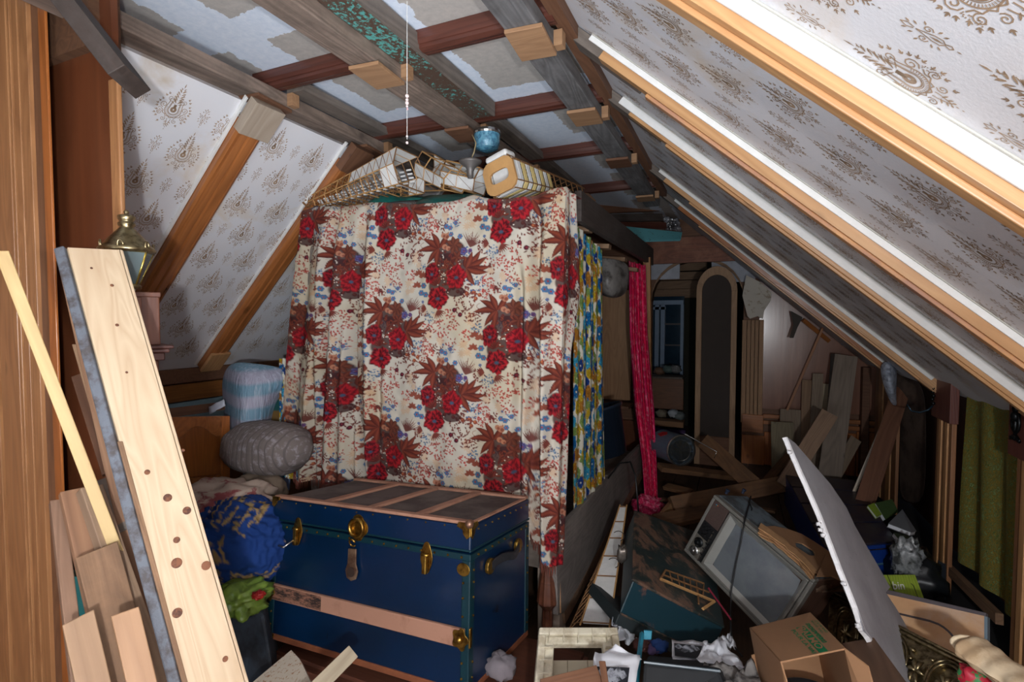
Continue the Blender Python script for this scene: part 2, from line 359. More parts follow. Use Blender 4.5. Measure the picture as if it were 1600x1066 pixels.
def motif(det):      # units: half width ~.5, y from -.75 (tail) to .85 (tip)
    V = []; Fc = []; mb = (V, Fc); q = max(5, int(14*det)); lw = .016
    def both(pts, w_): ribbon(mb, pts, w_); ribbon(mb, [(-x, y) for x, y in pts][::-1], w_[::-1] if hasattr(w_, '__len__') else w_)
    def bleaf(x, y, a, L, w_):
        k = 4 if det > .6 else 3; leaf(mb, x, y, a, L, w_, k); leaf(mb, -x, y, PI-a, L, w_, k)
    # heart drop in the middle
    for s_, w_ in ((.075, lw*1.6), (.045, .05)):
        both([(s_*math.sin(t)*1.0, -.06-s_*math.cos(t)*1.1) for t in np.linspace(0, PI*.9, q)]+[(.015, .12)], w_)
    for k, s_ in enumerate((.14, .165, .235)):
        both([(s_*math.sin(t), -.08-s_*math.cos(t)) for t in np.linspace(0, PI*.62, q)]+[(s_*.8, .16), (s_*.55+.04*k, .27)], lw*(1.3 if k != 1 else .7))
    if det > .5:
        for t in np.linspace(.08, PI*.6, int(12*det)): bleaf(.18*math.sin(t), -.08-.18*math.cos(t), t-PI/2, .045, .011)
    # pointed cartouche below
    both([(0, -.36), (.07, -.31), (.13, -.335), (.17, -.27), (.25, -.25), (.26, -.17), (.33, -.12)], lw*1.3)
    both(spiral(.17, -.43, .075, PI*.6, 1.4, q), lw); both(spiral(.33, -.27, .085, PI*.9, 1.5, q, -1), lw)
    both(spiral(.30, .02, .105, -PI*.5, 1.5, q), lw*1.2); both(spiral(.20, .27, .075, -PI*.6, 1.3, q), lw)
    both([(.05, -.38), (.045, -.46), (.02, -.56), (0, -.62)], lw)
    for y, a, L in ((-.48, -.5, .1), (-.55, -.7, .085), (-.61, -.9, .06)): bleaf(.015, y, a, L, .028)
    leaf(mb, 0, -.66, -PI/2, .05, .02, 3); leaf(mb, 0, -.74, -PI/2, .04, .018, 3)
    # tall crown of leaves
    for i in range(6):
        y = .16+i*.095; L = .21*(1-i*.12); bleaf(.02, y, .95-i*.02, L, .042*(1-i*.1)); 
        if det > .4: bleaf(.05, y-.03, .45, L*.7, .025)
    both([(.03, .68), (.05, .62), (.02, .55)], lw); leaf(mb, 0, .70, PI/2, .15, .03, 3)
    both([(.02, .16), (.08, .3), (.07, .42), (.11, .52)], lw*.9)
    # side sprays
    for x, y, a in ((.42, .08, .5), (.45, .0, .1), (.44, -.07, -.4), (.38, .16, .9), (.33, .3, .8), (.28, .38, 1.), (.41, -.2, -.2), (.43, -.3, -.6), (.36, -.37, -.9), (.25, -.52, -1.)):
        bleaf(x, y, a, .085, .026)
        if det > .6: bleaf(x, y, a+.7, .055, .018); bleaf(x, y, a-.7, .055, .018)
    if det > .6:
        for k in range(16):
            x = .34+.09*((k*7) % 5)/5; y = -.18+.1*((k*3) % 4)/4-.14*(k//8); bleaf(x, y, k*1.3, .022, .018)
    return np.array(V), Fc
def small_motif(det):
    V = []; Fc = []; mb = (V, Fc); q = max(5, int(10*det)); lw = .014
    def both(pts, w_): ribbon(mb, pts, w_); ribbon(mb, [(-x, y) for x, y in pts][::-1], w_)
    both(spiral(.085, .06, .055, -PI*.5, 1.3, q), lw); both([(0, -.14), (.05, -.1), (.05, -.02), (.02, .08), (0, .16)], lw); leaf(mb, 0, -.12, PI/2, .14, .03, 3)
    both([(0, -.22), (.03, -.19), (.012, -.14)], lw); both([(0, .32), (.035, .25), (.01, .18)], lw); leaf(mb, 0, -.25, -PI/2, .05, .02, 3)
    for x, y, a in ((.11, -.03, -.5), (.09, -.09, -.8), (.13, .1, .5), (.07, .17, .9), (.05, .24, 1.)):
        leaf(mb, x, y, a, .06, .024, 3); leaf(mb, -x, y, PI-a, .06, .024, 3)
    return np.array(V), Fc
MO = {d: (motif(d), small_motif(d)) for d in (1., .35)}
def damask(parent, right, ys, xr, lodfn):
    bb, aa = (RB, RA) if right else (LB, LA); k = math.sqrt(1+bb*bb)
    out = MB(); sgn = -1 if right else 1
    along = norm((1*sgn, 0, bb*sgn)); along = along if along[2] > 0 else -along          # up the slope
    acr = np.array([0, 1., 0]) ; nrm = norm((bb, 0, -1.))
    if nrm[2] > 0: nrm = -nrm
    j0, j1 = ys
    for j in range(j0, j1):
        Y = 1.37+.1215*j
        for i in range(-14, 30):
            for big in (0, 1):
                vv = 2.908+.362*i+(.181 if j % 2 else 0)+(0 if big else .181)
                if right: X = (vv-2.908+.137)/k
                else: X = -vv/1.4035
                if not (xr[0] < X < xr[1]): continue
                lod = lodfn(X, Y)
                if lod is None: continue
                P_, Fc = MO[lod][0 if big else 1]; sc = .132 if big else .15; scx = .132 if big else .13
                c_ = np.array([X, Y, aa+bb*X])+nrm*.0008
                pts = [c_+acr*p[0]*scx+along*p[1]*sc for p in P_]
                out.add(pts, Fc)
    me = out.mesh('wallpaper_print', fix=False)
    return obj('wallpaper_print', me, PRINT, parent, kind='stuff')
damask(wr, True, (-6, 30), (XRt+.02, KX), lambda X, Y: 1. if Y < 1.7 else .35)
damask(wl, False, (-2, 24), (LKX+.05, XLt-.03), lambda X, Y: None if (Y > 3.6) else (1. if Y < 2.3 else .35))
# ------------------------------------------------ beams, battens, blocks
BX = (-1.95, -1.31, -.67)
beams = []
for i, (x, mat, lab) in enumerate(((BX[0], OLDY, 'brown weathered ceiling beam on the left, beside the patterned slope'), (BX[1], OLDY, 'middle brown ceiling beam with a board flecked in turquoise paint along it'), (BX[2], GREYB, 'grey weathered ceiling beam on the right, nearest the pine rafters'))):
    A = np.array([x, .2, 2.50]); B = np.array([x, 4.55 if i == 2 else 4.6, 2.50])
    o = plank('ceiling_beam', A, B, .115, .06, None or wood('beam_x%d' % i, S(150, 130, 116) if i < 2 else S(128, 126, 126), S(60, 48, 42) if i < 2 else S(46, 44, 44), 'X', .8, 1.2, .4, bumps=.5, dirt=.5), lab, 'beam', n=(0, 0, -1), group='ceiling beams', bev=.004)
    beams.append(o)
m, nt, b = newmat('flaking_turquoise'); TEALW = m
n = noi(nt, coords(nt, (1, 1, 1)), 60, 8, .75); n2 = noi(nt, coords(nt, (1, 1, 1)), 3, 2)
f = ramp(nt, math_(nt, 'ADD', math_(nt, 'MULTIPLY', n, .7), math_(nt, 'MULTIPLY', n2, .3)), [(.535, S(84, 64, 52)), (.555, S(90, 168, 160))]).outputs[0]
nt.links.new(f, b.inputs['Base Color']); b.inputs['Roughness'].default_value = .7
plank('flaked_paint_board', (BX[1]+.115, .5, 2.545), (BX[1]+.115, 2.36, 2.545), .11, .04, TEALW, None, None, n=(0, 0, -1), parent=beams[1])
plank('side_board', (BX[1]+.18, .5, 2.555), (BX[1]+.18, 2.36, 2.555), .012, .07, OLD, None, None, n=(0, 0, -1), parent=beams[1])
plank('side_board', (BX[1]+.11, 2.45, 2.555), (BX[1]+.11, 4.3, 2.555), .10, .04, OLD, None, None, n=(0, 0, -1), parent=beams[1])
plank('side_board', (BX[0]+.10, 1.78, 2.555), (BX[0]+.10, 4.3, 2.555), .10, .04, OLD, None, None, n=(0, 0, -1), parent=beams[0])
plank('side_board', (BX[2]+.095, .8, 2.56), (BX[2]+.095, 4.5, 2.56), .05, .05, BLOCKD, None, None, n=(0, 0, -1), parent=beams[2])
BY = (.72, 1.72, 2.42, 3.17, 4.13)
ords = ('nearest', 'second', 'third', 'fourth', 'farthest')
for i, y in enumerate(BY[1:]):
    strip_profile('ceiling_batten', (-2.0, y, 2.598), (XRt-.02, y, 2.598), (0, 0, -1), moulded(.085, .07), REDW, label='dark red-brown moulded batten crossing the ceiling, %s from the camera' % ('first', 'second', 'third', 'fourth')[i], cat='batten', group='ceiling battens')
for bi, bl in ((0, ((1.72, BLOCKD), (2.42, BLOCKD))), (1, ((1.70, BLOCKW), (2.40, BLOCKD), (3.17, BLOCKD))), (2, ((1.72, BLOCKW), (2.43, BLOCKW), (3.2, BLOCKD), (4.2, BLOCKW)))):
    for y, mt in bl:
        plank('nailed_block', (BX[bi]-.066, y-.03, 2.460), (BX[bi]+.066, y-.02, 2.460), .19, .014, mt, n=(0, 0, -1), parent=beams[bi], roll=random.uniform(-2, 2))
        obj('wedge', MB().box((BX[bi]+.058, y+.05, 2.475), (BX[bi]+.09, y+.09, 2.53)), BLOCKW, beams[bi])
# ------------------------------------------------ right rafters with pine mouldings and white board edges
RX = (1.118, 1.91, 2.47, 3.71, 4.65); RWD = (.125, .10, .10, .10, .10); RHS = (.03, .022, .036, .022, .02)
rn = norm((RB, 0, -1.)); raft = []
for i, y in enumerate(RX):
    z0 = lambda x: np.array([x, y, RA+RB*x])
    A = z0(XRt+.04); B = z0(KX+.06)
    r_ = root('roof_rafter', A, ('broad pale pine rafter casing crossing the top right corner, nearest the camera', 'second pine rafter casing on the right slope, with worn lilac-brown face', 'third pine rafter casing down the right slope, ending above the carved knocker block', 'fourth pine rafter casing down the right slope, ending above the block with the hook', 'farthest pine rafter casing on the right slope, in front of the glossy brown panel')[i], 'rafter', 'rafters on the right slope')
    ex = norm(B-A)
    strip_profile('pine_moulding', A+ex*.12+rn*.0, B, rn, [(p_*RWD[i]/.096, q_) for p_, q_ in ((-.048, 0), (-.048, .02), (-.044, .026), (-.040, .022), (-.037, .034), (-.026, .036), (-.022, .026), (-.018, .040), (-.006, .042), (-.001, .034), (.004, .050), (.048, .050), (.048, 0))], PINE if i < 3 else ORANGE if i == 4 else PINE, r_, bev=.0012)
    plank('pine_face', A+ex*.35+rn*.056, B+rn*.056, .036, .012, PINE if i != 1 else wood('worn_pine', S(214, 160, 104), S(150, 96, 70), 'X', .5, 1, .4, wear=S(150, 110, 112), wearamt=.5), n=rn, parent=r_, bev=.003, ).location.y -= .024
    # white plasterboard return on the camera side
    ww = .008; hs = RHS[i]; ys = -RWD[i]/2-.005
    plank('white_board_edge', A+ex*.05+np.array([0, ys, 0])+rn*hs/2, B-ex*.06+np.array([0, ys, 0])+rn*hs/2, ww, hs, JOINT, n=rn, parent=r_, bev=.002)
    plank('corner_bead', A+ex*.05+np.array([0, ys-.008, 0])+rn*.002, B-ex*.06+np.array([0, ys-.008, 0])+rn*.002, .008, .004, plain('grey_bead', S(196, 194, 184), .7), n=rn, parent=r_)
    plank('bare_end', A-ex*.1+rn*.026, A+ex*.30+rn*.026, .09, .045, OLD, n=rn, parent=r_)
    plank('cut_end', B-ex*.10+rn*.053, B+ex*.02+rn*.053, .09, .012, BLOCKW, n=rn, parent=r_)
# ------------------------------------------------ left rafters
ln = norm((LB, 0, -1.)); ln = ln if ln[0] > 0 else -ln
for i, (y, mt, lab) in enumerate(((1.67, ORANGE, 'red-orange pine rafter on the left slope behind the brass lantern'), (2.29, ORANGE, 'orange pine rafter on the left slope nearer the flowered drape'), (3.3, wood('dim_pine', S(150, 100, 60), S(90, 56, 34), 'X', .5, 1, .3), 'dim brown rafter low on the left slope behind the drape'))):
    A = np.array([XLt+.02, y, LA+LB*(XLt+.02)]); B = np.array([LKX+.04, y, LA+LB*(LKX+.04)]); ex = norm(B-A)
    r_ = root('slope_rafter', A, lab, 'rafter', 'rafters on the left slope')
    strip_profile('pine_moulding', A+ex*.1, B-ex*.0, ln, [(-.06, 0), (-.06, .04), (-.052, .052), (-.046, .042), (-.040, .058), (-.012, .06), (-.006, .05), (0, .062), (.034, .062), (.04, .048), (.046, .056), (.06, .05), (.06, 0)], mt, r_, bev=.001)
    plank('plaster_edge', A+np.array([0, -.068, 0])+ln*.006, B+np.array([0, -.068, 0])+ln*.006, .012, .016, JOINT, n=ln, parent=r_)
    plank('head_block', A-ex*.02+ln*.06, A+ex*.14+ln*.06, .15, .05, BLOCKD if i else wood('pale_block', S(176, 160, 142), S(140, 122, 104), 'X', .8), n=ln, parent=r_)
    plank('foot_block', B-ex*.16+ln*.064, B+ln*.064, .13, .02, FRESH2 if i == 0 else PINE, n=ln, parent=r_)
# left knee rail
for z0_, z1_, xo, mt in ((1.10, 1.19, .05, BLOCKD), (.98, 1.09, .03, wood('rail_pine', S(150, 96, 48), S(96, 56, 26), 'Y', .4, 1, .3, coat=.2))):
    obj('knee_rail', MB().box((LKX-.01, 1.07, z0_), (LKX+xo, YB, z1_)), mt, lk, bev=.004)
obj('knee_rail', MB().box((LKX-.01, 1.07, .68), (LKX+.06, YB, .76)), BLOCKD, lk, bev=.004)
obj('blue_panel', MB().box((LKX-.015, 1.3, .77), (LKX+.012, 2.75, .97)), plain('pale_blue_paint', S(150, 180, 190), .6, var=.2), lk)
# ------------------------------------------------ back wall with arch opening
BWY = YB
OPL, OPR = WY(1016, 700, BWY)[0], WY(1158, 700, BWY)[0]
zspr = WY(1090, 470, BWY)[2]; ztop = WY(1090, 407, BWY)[2]
xc = (OPL+OPR)/2; ra_ = (OPR-OPL)/2
arc = [(xc-ra_*math.cos(t), zspr+(ztop-zspr)*math.sin(t)) for t in np.linspace(0, PI, 15)]
PLAST = plain('dusty_back_plaster', S(150, 140, 130), .8, var=.3)
mb = MB()
mb.prism([(XLt-2.2, BWY, 0), (OPL, BWY, 0), (OPL, BWY, zspr), (OPL, BWY, 2.7), (XLt-2.2, BWY, 2.7)], (0, .1, 0))
mb.prism([(OPR, BWY, 0), (1.5, BWY, 0), (1.5, BWY, 2.7), (OPR, BWY, 2.7)], (0, .1, 0))
for (xa, za), (xb, zb) in zip(arc[:-1], arc[1:]): mb.prism([(xa, BWY, za), (xb, BWY, zb), (xb, BWY, 2.7), (xa, BWY, 2.7)], (0, .1, 0))
wb = obj('wall_back', mb, wood('back_boards', S(124, 84, 56), S(76, 46, 30), 'X', .6, .7, .2), kind='structure')
mb = MB()
for (xa, za), (xb, zb) in zip(arc[:-1], arc[1:]):
    mb.hexa([(xa, BWY-.04, za), (xb, BWY-.04, zb), (xb, BWY+.12, zb), (xa, BWY+.12, za), (xa, BWY-.04, za+.035), (xb, BWY-.04, zb+.035), (xb, BWY+.12, zb+.035), (xa, BWY+.12, za+.035)])
obj('trim_3', mb, FRESH2, kind='structure')
def wyp(px0, py0, px1, py1, Y, th=.02):       # axis aligned board facing the camera at depth Y
    a = WY(px0, py0, Y); c = WY(px1, py1, Y); return MB().box((min(a[0], c[0]), Y-th, min(a[2], c[2])), (max(a[0], c[0]), Y, max(a[2], c[2])))
obj("arch_header_board", wyp(1000, 376, 1150, 408, BWY-.06, .05), wood('scraped_red_board', S(140, 84, 60), S(76, 44, 34), 'X', .6, .8, .0, wear=S(170, 116, 88), wearamt=.5), label='scraped red-brown board across the wall above the arched opening', cat='board')
obj('arch_spandrel_left', wyp(1014, 408, 1062, 436, BWY-.002, .012), plain('chipped_white', S(186, 190, 200), .7, var=.3), wb)
obj('arch_spandrel_right', wyp(1112, 408, 1180, 440, BWY-.002, .012), plain('chipped_white', S(186, 190, 200)), wb)
# right hand panelling
obj('panel_sheet', wyp(1188, 430, 1420, 652, BWY-.005, .02), wood('glossy_brown_panel', S(150, 104, 82), S(104, 62, 46), 'Z', .22, .6, 0, coat=.5, rings=2, bumps=.12), wb)
for k in range(5):
    x = 1160+k*6.2; obj('pilaster_strip', wyp(x, 500, x+5.4, 660, BWY-.02, .03), TANZ, wb, bev=.004)
obj('plinth_block', wyp(1159, 646, 1192, 676, BWY-.03, .04), ORANGE, wb, bev=.004)
obj('plinth_block', wyp(1159, 678, 1192, 790, BWY-.03, .03), ORANGEZ, wb, bev=.004)
obj('chair_rail', wyp(1192, 652, 1420, 661, BWY-.02, .05), ORANGE, wb, bev=.005)
obj('chair_rail', wyp(1192, 662, 1420, 672, BWY-.02, .03), ORANGE, wb, bev=.005)
for k in range(4): obj('wainscot_panel', wyp(1194+k*48, 674, 1238+k*48, 790, BWY-.01, .02), ORANGEZ, wb, bev=.006)
# far room behind the arch
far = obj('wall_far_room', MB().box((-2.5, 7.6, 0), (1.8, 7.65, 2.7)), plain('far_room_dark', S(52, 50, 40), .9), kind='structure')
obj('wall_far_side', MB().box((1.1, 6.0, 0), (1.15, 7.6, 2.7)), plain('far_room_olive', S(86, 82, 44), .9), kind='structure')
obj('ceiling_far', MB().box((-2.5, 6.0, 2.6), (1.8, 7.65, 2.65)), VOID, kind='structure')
for k in range(4): obj('wall_plank', wyp(1000, 412+k*13.5, 1105, 424.5+k*13.5, 7.58, .02), FRESH2, far, bev=.004)
wn = obj('window_1', wyp(1018, 464, 1068, 586, 7.55, .015), plain('night_glass', S(30, 60, 80), .12, spec=.8, var=.3), kind='structure')
BLUEP = plain('pale_blue_frame', S(140, 164, 190), .5)
for a in ((1014, 470, 1068, 476), (1014, 470, 1019, 586), (1024, 476, 1029, 586), (1033, 476, 1038, 586), (1064, 476, 1067, 586), (1014, 480, 1040, 484)): obj('window_frame', wyp(*a, 7.53, .03), BLUEP, wn)
for y in (505, 538): obj('glazing_bar', wyp(1038, y, 1066, y+3, 7.53, .02), plain('dark_bar', S(60, 56, 60), .5), wn)
# ------------------------------------------------ near left: casing, closet panel, post, sloped board
cas = root('trim_1', (-1.9, .8, 0), None, None); cas['kind'] = 'structure'
def left_strip(name, p0, p1, Y, dy, mat, t=.02, z0=-.0, z1=2.62, bev=.002):
    a = WY(p0, 533, Y)[0]; c = WY(p1, 533, Y)[0]
    return obj(name, MB().box((a, Y+dy, z0), (c, Y+dy+t, z1)), mat, cas, bev=bev)
for p0, p1, dy, mt in ((-110, -6, 0, PINEZ), (-4, 8, .006, PINEZ), (9, 30, -.004, PINEZ), (31, 33, .004, PINEZ), (34, 36.5, -.006, PINEZ), (38, 46, -.002, PINEZ), (47, 60, 0, PINEZ)):
    left_strip('casing_strip', p0, p1, .93, dy, mt)
left_strip('casing_strip', 60, 75, .93, .012, wood('grey_brown_strip', S(134, 94, 66), S(84, 54, 38), 'Z', .5, 2, 0), t=.008, bev=.001)
left_strip('casing_edge', 75, 86, .93, .004, ORANGEZ, .008)
obj('wall_closet', MB().box((-3.0, 1.02, 0), (WY(192, 500, 1.06)[0], 1.06, 2.62)), VOID, kind='structure')
xa = WY(84, 500, 1.0)[0]; xb = WY(180, 500, .985)[0]
obj('wall_closet_panel', MB().box((xa-.5, 1.0, 0), (xb, 1.02, 2.62)), CHERRY, kind='structure')
p_ = obj('trim_2', MB().box((xb, .985, 0), (WY(194, 500, .985)[0], 1.0, WY(190, 118, .985)[2])), PINEZ, kind='structure', bev=.004)
plank('edge_board', W(88, -20, 1.42), W(203, 128, 1.42), .05, .12, DARK, 'dark grey sloping board edge above the cherry panel at top left', 'board', n=(.6, -.2, -.5))
obj('wall_closet_head', MB().box((-2.2, .97, WY(190, 60, .99)[2]), (WY(190, 100, 1.06)[0], 1.06, 2.62)), wood('brown_head', S(110, 76, 52), S(60, 40, 28), 'Y', .7), kind='structure')
obj('wall_left_near', MB().box((-2.70, YF, 0), (-2.64, 1.06, 2.7)), wood('near_wall_boards', S(140, 92, 58), S(92, 56, 34), 'Z', .5, 1, 0), kind='structure')
obj('ceiling_near', MB().box((-2.70, YF, 2.605), (-2.2, 1.06, 2.63)), MC['dark_lining'], kind='structure')
obj('wall_right_near', MB().box((KX+.10, YF, 1.1), (KX+.34, YF+.03, 1.6)), MC['dark_lining'], kind='structure')
# ================================================================ PRINTED CLOTHS (patterns painted per vertex)
class Tile:
    def __init__(s, w_, h_, res, bg):
        s.w, s.h, s.res = w_, h_, res; s.W, s.H = int(w_*res), int(h_*res); s.a = np.zeros((s.H, s.W, 3)); s.a[:] = bg
    def stamp(s, x, y, rad, fn):          # fn(dx,dy)-> mask, colour
        R = int(rad*s.res)+2; cx_, cy_ = int(x*s.res), int(y*s.res); iy, ix = np.mgrid[cy_-R:cy_+R+1, cx_-R:cx_+R+1]
        m_, c_ = fn(ix/s.res-x, iy/s.res-y); jy, jx = iy % s.H, ix % s.W
        t = s.a[jy, jx]; s.a[jy, jx] = t*(1-m_[..., None])+m_[..., None]*c_
    def ell(s, x, y, rx, ry, col, ang=0, al=1.):
        ca, sa = math.cos(ang), math.sin(ang); col = np.array(col[:3])
        def fn(dx, dy):
            u = (dx*ca+dy*sa)/rx; v = (-dx*sa+dy*ca)/ry; return np.clip((1.1-(u*u+v*v))*4, 0, 1)*al, col+0*dx[..., None]
        s.stamp(x, y, max(rx, ry)*1.1, fn)
    def blade(s, x, y, a, L, w_, c1, c2, curve=0.):
        ca, sa = math.cos(a), math.sin(a); c1 = np.array(c1[:3]); c2 = np.array(c2[:3])
        def fn(dx, dy):
            u = (dx*ca+dy*sa)/L; v = -dx*sa+dy*ca-curve*L*np.sin(PI*np.clip(u, 0, 1)); ww = w_*np.sin(PI*np.clip(u, 0, 1)**.8)
            m_ = ((u > 0) & (u < 1))*np.clip((ww-np.abs(v))/1.5+.5, 0, 1); f_ = np.clip(np.abs(v)/(ww+.1), 0, 1)
            f_ = np.where(v > 0, f_*.8, .25+.75*f_)
            return m_, c1*(1-f_[..., None])+c2*f_[..., None]
        s.stamp(x, y, L*1.05+w_, fn)
    def rose(s, x, y, r, c_hi, c_lo, c_mid, seed=0, rx=1.):
        c_hi, c_lo, c_mid = [np.array(c[:3]) for c in (c_hi, c_lo, c_mid)]
        def fn(dx, dy):
            dx = dx/rx; rr = np.hypot(dx, dy)/r; th = np.arctan2(dy, dx)+seed
            edge = 1+.07*np.cos(5*th+1)+.05*np.cos(9*th)+.03*np.cos(17*th); m_ = np.clip((edge-rr)*10, 0, 1)
            f_ = .5+.5*np.cos(rr*11+2.2*np.cos(3*th+seed)+1.2*np.cos(7*th)+.8*np.sin(15*th)); f_ = np.clip(f_+.15*np.cos(31*th)-.25*(rr < .4), 0, 1)
            c_ = c_lo+(c_hi-c_lo)*f_[..., None]
            mm = np.clip((.26-np.hypot(dx/r, (dy/r-.06)*1.5))*9, 0, 1)[..., None]; c_ = c_*(1-mm)+mm*c_mid
            return m_, c_
        s.stamp(x, y, r*1.2, fn)
    def line(s, pts, w_, col):
        for (x0, y0), (x1, y1) in zip(pts[:-1], pts[1:]):
            L = math.hypot(x1-x0, y1-y0)+.01; s.blade(x0, y0, math.atan2(y1-y0, x1-x0), L*1.15, w_, col, col)
    def sprig(s, x, y, n, spread, r0, cols, rd, leafy=0.):
        for k in range(int(n*.9)):
            a = rd.uniform(0, 2*PI); d = spread*math.sqrt(rd.random()); px_, py_ = x+d*math.cos(a)*1.15, y+d*math.sin(a); r = r0*1.12; c_ = cols[rd.randrange(len(cols))]
            if rd.random() < leafy: s.blade(px_, py_, rd.uniform(0, 2*PI), r*rd.uniform(2.5, 4), r*.62, c_, [q*.7 for q in c_[:3]])
            else: s.ell(px_, py_, r*rd.uniform(.6, 1.1), r*rd.uniform(.6, 1.1), c_)
    def sample(s, x, y):
        fx = (np.asarray(x)*s.res) % s.W; fy = (np.asarray(y)*s.res) % s.H; x0 = np.floor(fx).astype(int) % s.W; y0 = np.floor(fy).astype(int) % s.H
        x1 = (x0+1) % s.W; y1 = (y0+1) % s.H; tx = (fx-np.floor(fx))[..., None]; ty = (fy-np.floor(fy))[..., None]
        return (s.a[y0, x0]*(1-tx)+s.a[y0, x1]*tx)*(1-ty)+(s.a[y1, x0]*(1-tx)+s.a[y1, x1]*tx)*ty
def paint_roses():
    T = Tile(1234, 1176, .55, S(188, 180, 166)[:3]); rd = random.Random(5)
    RED, DRED, BLU, CEN = S(164, 26, 36), S(66, 8, 18), S(70, 104, 142), S(60, 74, 96)
    RU, RUD, MAR, TAN, BR, BERRY = S(128, 60, 42), S(66, 22, 22), S(92, 40, 40), S(178, 154, 132), S(122, 60, 46), S(160, 58, 54)
    for phase, ox, oy in ((0, 0, 0), (0, 617, 588), (1, 0, 0), (1, 617, 588)):
        o = lambda x, y: ((x-450)*1.2+ox, (y-520)*1.15+oy)
        if phase == 0:
            for x, y in ((60, 560), (40, 640), (180, 920), (250, 1000), (610, 850), (650, 930), (770, 500), (880, 560), (830, 330), (720, 290), (100, 380), (560, 60), (600, 120), (350, 20), (900, 700), (800, 780)):   # pale tan sprays
                cx_, cy_ = o(x, y); a0 = rd.uniform(0, 6)
                for k in range(9): T.blade(cx_, cy_, a0+k*.7, rd.uniform(30, 60), 7, TAN, S(202, 176, 150))
            for cx_, cy_ in (o(110, 720), o(700, 770), o(760, 800)):
                T.line([(cx_+50*math.cos(t), cy_+28*math.sin(t)) for t in np.linspace(0, 4.4, 9)], 2.4, BR)
                T.line([(cx_+70*math.cos(t), cy_+8+40*math.sin(t)) for t in np.linspace(.4, 3.6, 9)], 2., TAN)
            for x, y, sp, n in ((65, 495, 55, 26), (745, 440, 60, 26), (740, 590, 75, 46), (790, 640, 50, 20), (715, 680, 50, 22), (350, 940, 75, 40), (440, 830, 60, 24), (465, 920, 55, 26), (400, 1010, 60, 22), (460, 60, 50, 20), (210, 60, 40, 12)):
                T.sprig(*o(x, y), n, sp, 8, [BERRY, S(170, 70, 62), S(140, 70, 58)], rd, .25)
            for x, y, sp, n in ((130, 340, 60, 30), (330, 110, 55, 24), (560, 720, 105, 60), (590, 640, 80, 30), (560, 850, 60, 18), (190, 810, 60, 24), (770, 480, 50, 16), (40, 100, 60, 16)):
                T.sprig(*o(x, y), n, sp, 9, [MAR, BR, S(110, 56, 50)], rd, .65)
            for x, y in ((575, 665), (635, 655), (680, 680), (500, 650), (650, 710)): T.ell(*o(x, y), 20, 19, RU); T.ell(*o(x-4, y-4), 10, 9, S(176, 100, 62))
            for x, y in ((478, 800), (530, 838), (460, 620)): T.ell(*o(x, y), 23, 22, S(70, 16, 34)); T.ell(*o(x+3, y-2), 10, 10, S(120, 40, 50))
            for x, y, sp, n in ((155, 440, 55, 34), (650, 590, 75, 50), (265, 850, 55, 36), (330, 385, 60, 34), (590, 560, 50, 18), (455, 100, 40, 12), (550, 330, 55, 24)):
                T.sprig(*o(x, y), n, sp, 7, [BLU, S(104, 134, 160), S(60, 86, 118)], rd, .6)
            continue
        for k in range(11): T.blade(*o(590, 300), -2.1+k*.17, rd.uniform(110, 170), 5.5, MAR, S(110, 70, 60))     # fern
        for k in range(7): T.blade(*o(330, 800), .2+k*.28, 90, 7, MAR, BR)
        for k in range(8): T.blade(*o(230, 790), 2.5+k*.22, 80, 6, MAR, BR)
        # dark ground of the bouquet
        for x, y, rx, ry in ((400, 420, 130, 100), (430, 320, 140, 105), (345, 600, 125, 100), (480, 650, 100, 50), (560, 450, 80, 90), (270, 480, 80, 90), (330, 690, 80, 80)): T.ell(*o(x, y), rx, ry, S(58, 26, 28), 0, .9)
        for k in range(84):
            a = rd.uniform(0, 2*PI); d = rd.uniform(0, 1); T.blade(*o(410+155*d*math.cos(a), 440+190*d*math.sin(a)), rd.uniform(0, 6.3), rd.uniform(30, 62), 12, [RU, S(124, 66, 48), S(104, 44, 38)][k % 3], RUD)
        for k in range(26): T.ell(*o(rd.uniform(290, 560), rd.uniform(300, 660)), 7, 5, S(214, 204, 190))
        for ax, ay, tips in (((310, 290), 0, 0),) and (((320, 295), None, ((120, 305), (170, 215), (243, 165), (215, 415), (300, 440), (395, 170))), ((560, 465), None, ((682, 330), (735, 378), (765, 455), (742, 500), (640, 598), (548, 372), (610, 340)))):
            for tx, ty in tips:
                L = math.hypot(tx-ax[0], ty-ax[1]); T.blade(*o(*ax), math.atan2(ty-ax[1], tx-ax[0]), L*1.22, 30, RU, RUD, .05)
        for k in range(7): T.blade(*o(450, 275), k*.9, 88, 26, S(116, 62, 44), S(70, 32, 28))
        for x, y, r in ((380, 200, 34), (350, 190, 26), (370, 285, 28), (400, 300, 24)): T.ell(*o(x, y), r, r*.9, S(166, 112, 88)); T.ell(*o(x+8, y+6), r*.5, r*.5, S(128, 72, 56))
        for k in range(5): T.blade(*o(480, 370), k*1.25+.3, 70, 20, S(120, 62, 46), RUD)
        for x, y in ((140, 500), (130, 600), (185, 520)):
            for k in range(5): T.blade(*o(x, y), -1.57+(k-2)*.75, 55, 15, S(140, 76, 60), BR)
        T.rose(*o(265, 500), 108, S(150, 26, 36), DRED, CEN, 1.2, .72); T.rose(*o(480, 532), 114, RED, S(92, 12, 22), CEN, 0, .95)
        for k in range(5): T.blade(*o(320, 590), 3.3+k*.45, 75, 16, S(120, 50, 40), RUD)
        T.rose(*o(327, 700), 112, S(164, 26, 36), DRED, CEN, 2.2)
